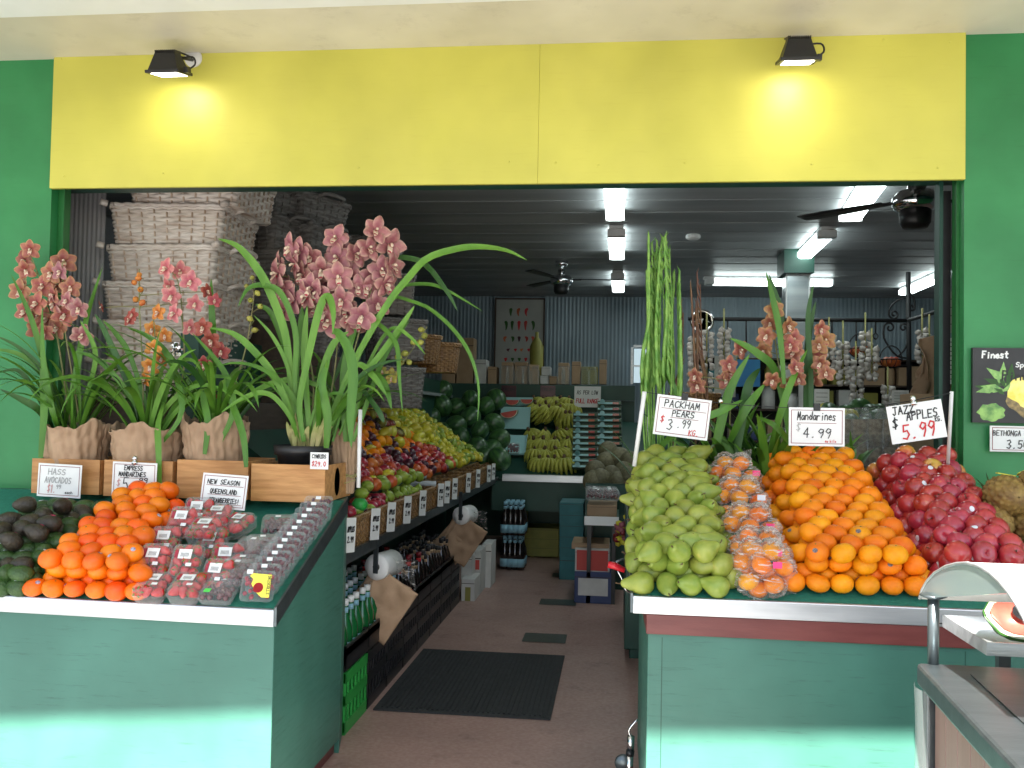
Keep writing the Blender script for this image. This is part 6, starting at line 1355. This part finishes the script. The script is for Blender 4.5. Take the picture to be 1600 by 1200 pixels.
pxbox('carton', 897, 895, 956, 942, 6.95, .4, M['blue_box'], 'dark blue and white printed carton on the floor', 'carton', 'cartons stacked mid aisle', floor=True, extra=stamp(M['white_box'], .1, .9, .25, .8))
pxbox('carton', 898, 858, 953, 893.5, 6.97, .36, M['white_box'], 'white carton with red circle print on the blue one', 'carton', 'cartons stacked mid aisle', extra=stamp(M['red_box'], .05, .95, .08, .92))
pxbox('carton', 893, 850, 952, 857.5, 7.0, .36, M['cardboard'], 'thin brown carton topping the mid aisle stack', 'carton', 'cartons stacked mid aisle')
for i, v in enumerate(range(786, 872, 17)):
    pxbox('teal_carton', 874, v, 912, v+16.4, 7.9, .4, M['teal_box'], 'teal fruit carton in the tall stack, number %s from the top' % ['one', 'two', 'three', 'four', 'five', 'six'][i], 'carton', 'teal cartons in the tall stack', floor=(i == 5))
for i, v in enumerate((826, 840.5, 855)):
    pxbox('banana_carton', 820, v, 873, v+14, 9.05, .4, M['yellow_box'], 'dim yellow green fruit carton under the banana counter, %s' % ['top', 'middle', 'bottom'][i], 'carton', 'yellow green cartons under the banana counter')
for i, v in enumerate((800, 818, 836, 854)):
    pxbox('green_carton', 804, v, 819, v+17, 9.0, .4, M['yellow_box'], 'narrow printed carton left of the yellow green ones, %s from the top' % ordn[i], 'carton', 'narrow cartons under the banana counter')
# counter behind the right stand
a = at(975, 1030, Z=.004); g = MB(); g.box(a.x, 1.6, a.y, a.y+1.1, .06, .82); g.box(a.x+.03, 1.6, a.y+.03, a.y+1.0, .0, .06); mesh_thing(g, 'inner_counter', M['green_dark'], 'dark green counter end just inside behind the right stand', 'counter', smooth=False, bevel=.004)
# flowers in wrap near the stand edge
q = random.Random(1); g = MB()
for i in range(26): p = at(q.uniform(962, 984), q.uniform(808, 850), Y=6.2+q.uniform(0, .2)); g.mi = i % 3; g.lathe([(0, -.02), (.02, -.01), (.025, .01), (0, .02)], 7, T(*p))
mesh_thing(g, 'wrapped_flowers', [M['red_cap'], M['lemon'], M['pet_p']], 'bright red and yellow wrapped blooms beside the pears', 'flowers')
# shopping basket with red handle
p0 = at(950, 882, Y=3.52); r = empty('shopping_basket', at(978, 925, Y=3.52), 'wire shopping basket with red plastic handle hooked left of the pears', 'shopping basket')
g = MB(); g.tube([at(950, 882, Y=3.52), at(960, 884, Y=3.52), at(976, 891, Y=3.52)], [.016, .017, .013], 10, flat=.8); g.build('handle', M['red_handle'], r)
g = MB(); g.tube(spline([at(974, 888, Y=3.52), at(981, 890, Y=3.55), at(990, 898, Y=3.6)], 8), .003, 6); g.tube(spline([at(965, 892, Y=3.52), at(972, 905, Y=3.52), at(978, 922, Y=3.52), at(990, 930, Y=3.55)], 10), .0032, 6); g.tube(spline([at(973, 907, Y=3.52), at(990, 906, Y=3.58)], 4), .003, 6); g.build('wire_frame', M['chrome'], r)
g = MB(); g.tube([at(962, 878, Y=3.6), at(992, 866, Y=3.66)], .005, 6); g.build('bracket', M['steel'], r)
# chrome fixture at the bottom
p = at(986, 1175, Y=3.6); r = empty('folding_trolley', at(984, 1215, Y=3.6), 'chrome tube of a small trolley leaning low against the right stand', 'trolley')
g = MB(); g.tube([at(986, 1150, Y=3.6), at(985, 1172, Y=3.6)], .014, 14); g.build('tube', M['chrome'], r)
g = MB(); g.tube([at(985, 1172, Y=3.6), at(984, 1180, Y=3.6)], .016, 14); g.build('black_collar', M['black'], r)
g = MB(); g.tube([at(984, 1180, Y=3.6), at(983, 1215, Y=3.6)], .014, 14); g.tube(spline([at(996, 1124, Y=3.6), at(984, 1138, Y=3.6), at(983, 1146, Y=3.6), at(986, 1150, Y=3.6)], 8), .004, 7); g.build('rod', M['chrome'], r)
g = MB(); g.lathe([(.0, -.01), (.03, -.01), (.034, 0), (.03, .01), (0, .01)], 20, T(*at(974, 1192, Y=3.6)) @ Rx(R(90))); g.build('wheel', M['steel'], r)
# rubber mat
a, b, c, d = at(600, 1102, Z=.016), at(860, 1122, Z=.016), at(883, 1023, Z=.016), at(655, 1020, Z=.016)
g = MB(); x0, x1, y0, y1 = -1.12, b.x, b.y, c.y
g.box(x0, x1, y0, y1, .005, .012)
k = x0+.03
while k < x1-.03: g.box(k, k+.012, y0+.03, y1-.03, .0122, .017); k += .024
mesh_thing(g, 'floor_mat', M['rubber'], 'black ribbed rubber mat on the reddish vinyl inside the doorway', 'mat', smooth=False)

# ---------------------------------------------------------------- right interior
IY = 6.9
ring_c = at(1097, 502, Y=IY-.05)
r = empty('hanging_rack', V((1.4, IY, at(1200, 498, Y=IY).z)), 'black wrought iron hanging rack with scrolls across the right side of the shop', 'iron rack')
g = MB(); g.tube([at(1075, 498, Y=IY), at(1420, 501, Y=IY)], .014, 8); g.tube([at(1420, 500, Y=IY), at(1474, 484, Y=5.9)], .014, 8); g.build('rail', M['iron'], r)
g = MB(); g.tube([at(1419, 425, Y=IY), at(1421, 640, Y=IY)], .018, 8); g.build('post', M['iron'], r)
for (u, v1) in [(1137, 530), (1166, 535), (1196, 520), (1282, 545), (1338, 540), (1368, 520), (1300, 520), (1440, 540), (1452, 560)]:
    g = MB(); g.tube([at(u, 498 if u < 1420 else 492, Y=IY), at(u, v1, Y=IY)], .006, 6); g.tube(spline([at(u, v1, Y=IY), at(u-4, v1+5, Y=IY), at(u, v1+10, Y=IY), at(u+4, v1+5, Y=IY), at(u, v1, Y=IY)], 12), .005, 6); g.build('hook', M['iron'], r)
def scroll(cu, cv, r0, turns, a0, sgn, tail):
    P = [at(cu+(r0*(1-t*.8))*math.cos(a0+sgn*t*turns*6.28), cv+(r0*(1-t*.8))*math.sin(a0+sgn*t*turns*6.28), Y=IY) for t in [i/24 for i in range(25)]]
    return spline([at(*tail[0], Y=IY)]+[at(*x, Y=IY) for x in tail[1:]]+[P[0]], 10)+P[1:]
for args in [(1397, 491, 8, 1.3, 3.1, -1, [(1424, 465), (1405, 468), (1391, 480)]), (1390, 512, 9, 1.2, 3.1, 1, [(1420, 560), (1400, 555), (1382, 530)]), (1412, 512, 7, 1.2, 0, -1, [(1400, 560), (1414, 545), (1420, 525)]), (1424, 480, 6, 1, .5, 1, [(1419, 455), (1428, 466)])]:
    g = MB(); g.tube(scroll(*args), .007, 6); g.build('scroll', M['iron'], r)
g = MB(); g.tube([at(1368, 573, Y=IY), at(1421, 572, Y=IY)], .01, 6); g.build('lower_rail', M['iron'], r)
r = empty('round_sign', ring_c, 'round chrome ringed sign hanging on the iron rail', 'round sign')
g = MB(); P = [at(1097+16*math.cos(t), 502+16*math.sin(t), Y=IY-.05) for t in [i*6.2832/40 for i in range(41)]]; g.tube(P, .013, 8, cap=False); g.build('chrome_ring', M['chrome'], r)
g = MB(); c = ring_c; g.lathe([(0, 0), (.066, 0)], 24, T(*c) @ Rx(R(90))); g.build('dark_disc', M['black'], r); g = MB(); write(g, '-ET7-', c.x, c.z-.015, .03, .11, .006, y=c.y-.004); g.build('lettering', M['card'], r, smooth=False)
gl = lathe_fruit('garlic_bulb', [(0, -.024), (.014, -.024), (.027, -.012), (.029, .002), (.02, .016), (.008, .026), (.004, .04), (0, .04)], M['garlic'], 'garlic', n=10)
glm = gl.data; bpy.data.objects.remove(gl)
q = random.Random(21)
for k, (u, v0, v1, Y, lb) in enumerate([(1104, 515, 625, 6.7, 'long garlic braid under the round sign'), (1131, 508, 590, 6.8, 'garlic braid right of the round sign'), (1083, 525, 600, 6.9, 'short garlic braid left of the round sign'), (1317, 528, 598, 6.6, 'bright garlic braid left of the wall basket'), (1337, 560, 632, 6.6, 'low garlic braid below the others'), (1352, 515, 590, 6.7, 'garlic braid in the middle of the white cluster'), (1362, 540, 592, 6.6, 'garlic braid at the right of the white cluster'), (1295, 522, 580, 6.7, 'garlic braid beside the orchid flowers'), (1387, 600, 660, 6.7, 'dim garlic braid by the dark shelves'), (1441, 510, 565, 6.4, 'dusky garlic braid by the paper bags'), (1452, 520, 580, 6.2, 'dusky garlic braid closest to the door')]):
    t, b_ = at(u, v0, Y=Y), at(u, v1, Y=Y); r = empty('garlic_braid', b_, lb, 'garlic braid', 'garlic braids hanging from the iron rack')
    g = MB(); g.tube([t+V((0, 0, .12)), b_], .006, 6); g.build('twine', M['straw_leaf'], r)
    L_ = (t-b_).length; n = int(L_/.031)
    for j in range(n):
        for s_ in (-1, 1):
            o = bpy.data.objects.new('garlic_bulb', glm); col.objects.link(o); o.parent = r; o.location = V((s_*.026+q.uniform(-.008, .008), -.015+q.uniform(-.01, .01), L_*j/n+q.uniform(-.01, .01))); o.rotation_euler = (q.uniform(-.5, .5), s_*.7, q.uniform(0, 6)); sc = q.uniform(.62, .88); o.scale = (sc,)*3
# hanging wire baskets
for (u, v, rad, lb, mk, m2) in [(1345, 545, 18, 'wire hanging basket of brown onions behind the garlic', 'stem', 'nect'), (1392, 562, 16, 'small heart shaped wire basket with orange onions', 'cardboard', 'nect')]:
    c = at(u, v, Y=6.85); rr2 = rad/F*6.85; r = empty('wire_basket', c-V((0, 0, rr2)), lb, 'hanging basket', 'hanging wire baskets')
    g = MB()
    for k in range(7): a_ = k*math.pi/7; g.tube([c+V((rr2*math.cos(t)*math.cos(a_), rr2*math.cos(t)*math.sin(a_), rr2*math.sin(t)*.8)) for t in [math.pi+i*math.pi/10 for i in range(11)]], .003, 5)
    g.tube([c+V((rr2*math.cos(t), rr2*math.sin(t), 0)) for t in [i*6.2832/24 for i in range(25)]], .005, 6, cap=False); g.tube([c+V((rr2*math.cos(t), 0, rr2*1.3*math.sin(t))) for t in [i*math.pi/14 for i in range(15)]], .005, 6, cap=False); g.build('wire', M['iron'], r)
    for k in range(7): g = MB(); a_ = k*.9; put_ = c+V((rr2*.5*math.cos(a_), rr2*.5*math.sin(a_), -rr2*.25)); g.lathe([(0, -.035), (.03, -.02), (.036, 0), (.03, .02), (0, .04)], 12); o = g.build('onion', M[m2]); o.location = put_; tag(o, 'onion inside the '+lb[:34].strip(), 'onion', 'onions in the hanging baskets')
# paper bags bundle hanging at right
p = at(1455, 590, Y=5.2); r = empty('paper_bag_bundle', at(1450, 530, Y=5.2), 'bunch of crumpled brown paper bags hanging by the folded door', 'paper bags')
q = random.Random(5)
for k, (u, v, w_, h, a_) in enumerate([(1462, 575, .06, .17, -.25), (1448, 592, .055, .15, .25), (1440, 612, .05, .13, .5), (1468, 605, .055, .12, .1), (1455, 560, .045, .13, .4), (1432, 625, .05, .1, .2), (1462, 628, .06, .1, -.1)]):
    c = at(u, v, Y=5.15+.02*k); Mx = T(*c) @ Ry(a_) @ Rz(q.uniform(-.5, .5))
    g = MB(); g.grid(lambda x, y: Mx @ V(((x-.5)*2*w_*(1-.3*y+.1*math.sin(y*7)), .018*math.sin(x*7+k)+.012*math.sin(y*9+x*4)+.03*noise.noise(V((x*5, y*6, k))), (y-.5)*2*h)), 10, 12); g.build('paper_bag', M['kraft'], r, solid=.004)
def sheet(u0, v0, u1, v1, Y, m, label, name='paper_notice', cat='notice', lines=0, thick=.004):
    a, b = at(u0, v1, Y=Y), at(u1, v0, Y=Y); r = empty(name, V(((a.x+b.x)/2, Y, a.z)), label, cat); g = MB(); g.box(a.x, b.x, Y, Y+thick, a.z, b.z); g.build('sheet', M[m], r, smooth=False, bevel=.0005)
    if lines:
        g = MB(); h = b.z-a.z
        for i in range(lines): zz = b.z-h*(i+1)/(lines+1); g.box(a.x+(b.x-a.x)*.12, b.x-(b.x-a.x)*(.12+.2*(i % 3 == 2)), Y-.001, Y-.0004, zz, zz+h*.018)
        g.build('printed_lines', M['ink'], r, smooth=False)
    return r
sheet(1474, 528, 1498, 600, 4.25, 'card', 'white printed notice taped to the dark door panel', lines=9)
sheet(1478, 455, 1496, 520, 4.26, 'poster_paper', 'small chilli print sheet above the white notice', lines=4)
sheet(1489, 612, 1504, 690, 4.2, 'corr_dark', 'dark framed panel low by the right jamb', name='panel', cat='panel')
sheet(1148, 562, 1188, 604, 8.0, 'blue_sign', 'bright blue panel behind the orchid leaves', name='blue_board', cat='board', thick=.02)
sheet(1116, 556, 1150, 620, 8.05, 'poster_paper', 'pale board left of the blue panel', name='pale_board', cat='board', thick=.02)
sheet(1248, 548, 1266, 640, 8.1, 'white_box', 'tall cream board behind the right orchids', name='cream_board', cat='board', thick=.02)
sheet(1272, 608, 1296, 640, 5.6, 'card', 'small white notice over the squash shelf', lines=4)
sheet(1394, 610, 1420, 632, 5.6, 'card', 'small white notice behind the Jazz apples card', lines=4)
sheet(1010, 650, 1022, 690, 5.0, 'card', 'narrow grey handwritten note behind the left white pole', lines=5)
r = sheet(990, 545, 1013, 598, 11.8, 'window', 'small bright window pane low on the back wall', name='window', cat='window', thick=.01)
a, b = at(989, 600, Y=11.79), at(1014, 543, Y=11.79); g = MB(); g.box(a.x-.03, a.x, 11.77, 11.82, a.z, b.z); g.box(b.x, b.x+.03, 11.77, 11.82, a.z, b.z); g.box(a.x, b.x, 11.77, 11.82, b.z, b.z+.03); g.box(a.x, b.x, 11.78, 11.8, a.z+.22, a.z+.24); g.build('frame', M['alu'], r, smooth=False)
# beam, dark shelving
r = empty('shelf_unit', V((2.6, 8.2, 0)), 'dark shelving full of goods along the right back of the shop', 'shelving')
x0, x1 = at(1085, 600, Y=8.3).x, at(1500, 600, Y=8.3).x
g = MB()
for v in (560, 600, 640, 690, 740): z = at(1250, v, Y=8.3).z; g.box(x0, x1, 8.3, 8.75, z-.015, z)
g.build('board', M['wood_dark'], r, smooth=False); g = MB(); g.box(x0, x1, 8.76, 8.8, 0, at(1250, 558, Y=8.3).z); g.build('back_panel', M['black'], r, smooth=False)
q = random.Random(31); i = 0
for ri_, (v, nm_) in enumerate(((600, 'upper'), (640, 'middle'), (690, 'lower'))):
    zb = at(1250, v, Y=8.3).z; x = x0+.03; k = 0
    while x < x1-.12:
        w_ = q.uniform(.07, .17); h = q.uniform(.10, .21); mk = q.choice(['white_box', 'cardboard', 'teal_box', 'yellow_box', 'cardboard', 'blue_box', 'wicker_d', 'white_box'])
        g = MB(); 
        if q.random() < .45: g.lathe([(0, 0), (w_*.4, 0), (w_*.42, .01), (w_*.42, h*.75), (w_*.3, h*.85), (w_*.3, h), (0, h)], 14, T(x+w_/2, 8.38, zb+.001)); nmm, cc = 'storage_jar', 'jar'
        else: g.box(x, x+w_, 8.32, 8.5, zb+.001, zb+h); g.box(x+w_*.15, x+w_*.85, 8.318, 8.3195, zb+h*.3, zb+h*.7); nmm, cc = 'grocery_packet', 'packet'
        u_, v_ = proj(V((x, 8.35, zb)))
        mesh_thing(g, nmm, M[mk], 'dim %s on the %s board of the dark shelving' % (cc, nm_), cc, '%ss on the %s board of the dark shelving' % (cc, nm_), smooth=(cc == 'jar')); x += w_+q.uniform(.005, .05)
# squash shelf
zb = at(1340, 692, Y=5.2).z; xa, xb = at(1235, 690, Y=5.2).x, at(1470, 690, Y=5.2).x
r = empty('squash_bench', V(((xa+xb)/2, 5.5, 0)), 'dark bench behind the right stand heaped with squash', 'bench'); g = MB(); g.box(xa, xb, 5.1, 5.9, zb-.04, zb); g.build('bench_top', M['wood_dark'], r, smooth=False); g = MB(); g.box(xa+.02, xb-.02, 5.15, 5.85, 0, zb-.041); g.build('base', M['black'], r, smooth=False)
sq = lathe_fruit('squash', [(0, -.05), (.03, -.048), (.05, -.03), (.055, 0), (.045, .03), (.02, .05), (0, .055)], M['lemon'], 'squash'); sg = lathe_fruit('pumpkin', [(0, -.05), (.045, -.045), (.075, -.01), (.07, .03), (.03, .05), (0, .045)], M['melon'], 'pumpkin')
q = random.Random(14)
for k in range(60):
    u, v = q.uniform(1262, 1400), q.uniform(640, 690); p = at(u, v, Y=5.2+(690-v)*.008); pr2 = sg if q.random() < .6 else sq
    put(pr2, p, anyr(), q.uniform(.7, 1), 'yellow squash heaped behind the mandarin card' if pr2 is sq else 'dark green pumpkin heaped behind the mandarin card', 'yellow squash on the bench' if pr2 is sq else 'green pumpkins on the bench')
jb = lathe_fruit('jar', [(0, 0), (.05, 0), (.055, .01), (.055, .15), (.045, .165), (.047, .18), (0, .18)], M['clear'], 'jar', n=18)
g = MB(); g.lathe([(0, .005), (.047, .006), (.047, .13), (0, .13)], 14); g.build('contents', M['dried'], jb, world=False)
for k, (u, v) in enumerate([(1315, 735), (1340, 735), (1364, 735), (1388, 735), (1315, 700), (1340, 700), (1364, 700), (1388, 700)]): p = at(u, v, Y=4.55); put(jb, p, (0, 0, 0), (1.1, 1.1, 1.05), 'clear jar of dried goods behind the mandarins', 'jars of dried goods behind the mandarins')
z1 = at(1340, 735, Y=4.5).z; g = MB(); g.box(at(1295, 700, Y=4.5).x, at(1410, 700, Y=4.5).x, 4.4, 4.75, 0, z1-.001); mesh_thing(g, 'jar_shelf', M['wood_dark'], 'dark stand carrying the jars behind the mandarins', 'stand', smooth=False)
g = MB(); g.box(at(1425, 700, Y=4.6).x, at(1480, 700, Y=4.6).x, 4.6, 4.8, 0, at(1450, 615, Y=4.6).z); mesh_thing(g, 'timber_cabinet', M['cardboard'], 'brown cabinet side below the hanging paper bags', 'cabinet', smooth=False, bevel=.004)

# ---------------------------------------------------------------- cart at the right
CX = at(1432, 1035, Z=.85).x; Y1, Y0 = at(1432, 1035, Z=.85).y, .95
Mc = lambda y: CX-.045*(Y1-y)/.64
r = empty('serving_cart', V((CX+.5, 1.6, 0)), 'stainless topped cart with grooved brown sides and curved white canopy', 'cart')
g = MB(); g.hexa([V((Mc(Y0), Y0, .80)), V((CX+1.2, Y0, .80)), V((CX+1.2, Y1, .80)), V((CX, Y1, .80)), V((Mc(Y0), Y0, .85)), V((CX+1.2, Y0, .85)), V((CX+1.2, Y1, .85)), V((CX, Y1, .85))])
g.build('steel_top', M['steel'], r, smooth=False, bevel=.008)
g = MB(); g.hexa([V((Mc(Y0)+.085, Y0, .8505)), V((CX+1.1, Y0, .8505)), V((CX+1.1, Y1-.09, .8505)), V((CX+.085, Y1-.09, .8505)), V((Mc(Y0)+.085, Y0, .853)), V((CX+1.1, Y0, .853)), V((CX+1.1, Y1-.09, .853)), V((CX+.085, Y1-.09, .853))]); g.build('lid_panel', M['steel'], r, smooth=False, bevel=.001)
g = MB()
n = 14
for i in range(n):
    ya, yb = Y0+.02+(Y1-.06-Y0)*i/n, Y0+.02+(Y1-.06-Y0)*(i+1)/n-.004; g.hexa([V((Mc(ya)+.03, ya, .1)), V((Mc(ya)+.06, ya, .1)), V((Mc(yb)+.06, yb, .1)), V((Mc(yb)+.03, yb, .1)), V((Mc(ya)+.03, ya, .799)), V((Mc(ya)+.06, ya, .799)), V((Mc(yb)+.06, yb, .799)), V((Mc(yb)+.03, yb, .799))])
g.build('side_board', M['cart_board'], r, smooth=False, bevel=.0015)
g = MB(); g.box(CX+.06, CX+1.15, Y1-.05, Y1-.03, .1, .799); g.build('back_board', M['cart_board'], r, smooth=False)
g = MB(); g.box(CX+.012, CX+.042, Y1-.035, Y1-.005, 0, .799); g.build('corner_post', M['steel'], r, smooth=False, bevel=.003)
g = MB(); g.grid(lambda a, b: V((CX+.006-.014*math.sin(a*3.1)*(1-b*.3)+.006*math.sin(b*9), Y1+.03-.10*a+.012*math.sin(b*7), .80-.75*b)), 8, 16); g.build('plastic_skirt', M['clear'], r)
pt = at(1455, 928, X=CX+.03); g = MB(); g.tube([V((CX+.035, pt.y, .85)), V((CX+.035, pt.y, pt.z-.004))], .0125, 16); g.lathe([(.0, pt.z), (.027, pt.z), (.03, pt.z-.004), (.012, pt.z-.012)], 20, T(CX+.035, pt.y, 0)); g.build('pole', M['steel'], r)
CXa = CX+.03
arcpx = [(1437, 935), (1441, 922), (1449, 908), (1461, 895), (1476, 886), (1494, 881), (1512, 880), (1530, 885), (1548, 896), (1564, 911), (1577, 927), (1589, 945), (1600, 965), (1610, 988), (1620, 1015)]
A_ = [at(u, v, X=CXa) for u, v in arcpx]; A_ = [V((CXa, a.y, a.z)) for a in A_]
g = MB(); pts = A_[:11]; g.add([p_ for p_ in pts], [tuple(range(len(pts)))]); g.build('end_panel', M['smoked'], r, smooth=False, solid=.003)
g = MB(); vs = []
for p_ in A_: vs += [p_+V((-.002, 0, 0)), p_+V((1.1, 0, 0))]
g.add(vs, [(2*i, 2*i+1, 2*i+3, 2*i+2) for i in range(len(A_)-1)]); g.build('curved_canopy', M['canopy'], r, solid=.004)
g = MB(); g.tube(A_, .004, 6); g.build('canopy_edge', M['alu'], r)
ptr = at(1560, 1010, Y=Y1+.12); ra_ = empty('steel_tray', V((ptr.x, ptr.y, .9)), 'shallow steel tray holding a cut watermelon behind the cart', 'tray')
a, b = at(1543, 1024, Y=Y1+.10), at(1700, 1003, Y=Y1+.10); c = at(1528, 962, Y=Y1+.42)
g = MB(); x0, x1, ya, yb = a.x, b.x, Y1+.10, Y1+.40; zt_ = at(1543, 1003, Y=ya).z; zb_ = a.z
g.box(x0, x1, ya, yb, zb_, zb_+.003); g.box(x0, x1, ya-.003, ya, zb_, zt_); g.box(x0-.003, x0, ya-.003, yb, zb_, zt_); g.box(x0, x1, yb, yb+.003, zb_, zt_); g.build('tray', M['alu'], ra_, smooth=False)
g = MB(); g.box(x1-.08, x1-.05, yb+.004, yb+.03, .004, zb_); g.build('support_leg', M['steel'], ra_, smooth=False)
g = MB(); g.box(x0, x1, yb+.031, yb+.036, zb_-.0, zb_+.0+.003); g.build('bracket', M['steel'], ra_, smooth=False)
pw = at(1590, 985, Y=Y1+.22); rw = empty('cut_watermelon', V((pw.x, pw.y, zb_+.004)), 'plastic wrapped quarter of watermelon with dark oval label in the steel tray', 'watermelon')
def wq(rad, off):
    g = MB(); n = 13; vs = []
    for y in range(7):
        f = y/6*2-1; rr3 = rad*math.sqrt(max(.02, 1-f*f)); 
        for i in range(n): a_ = R(200+140*i/(n-1)); vs.append(V((pw.x, pw.y, zb_+.075)) + Rx(R(38)) @ V((f*rad, rr3*math.cos(a_)*.9, off+rr3*math.sin(a_)*.7)))
    g.add(vs, [(y*n+i, y*n+i+1, (y+1)*n+i+1, (y+1)*n+i) for y in range(6) for i in range(n-1)]+[(y*n+n-1, y*n, (y+1)*n, (y+1)*n+n-1) for y in range(6)]); return g
wq(.080, 0).build('rind', M['leaf_d'], rw); wq(.0755, .003).build('white_rind', M['wm_rind'], rw); wq(.064, .0055).build('flesh', M['wm_flesh'], rw)
g = MB(); pz = V((pw.x+.015, pw.y-.03, zb_+.105)); g.lathe([(0, 0), (.026, 0)], 22, T(pw.x, pw.y, zb_+.075) @ Rx(R(38)) @ T(.012, -.0, .0085)); g.build('oval_label', M['black'], rw, smooth=False)
# footpath kerb stays out of view; the sunlit pavement gives the shade side its bounce
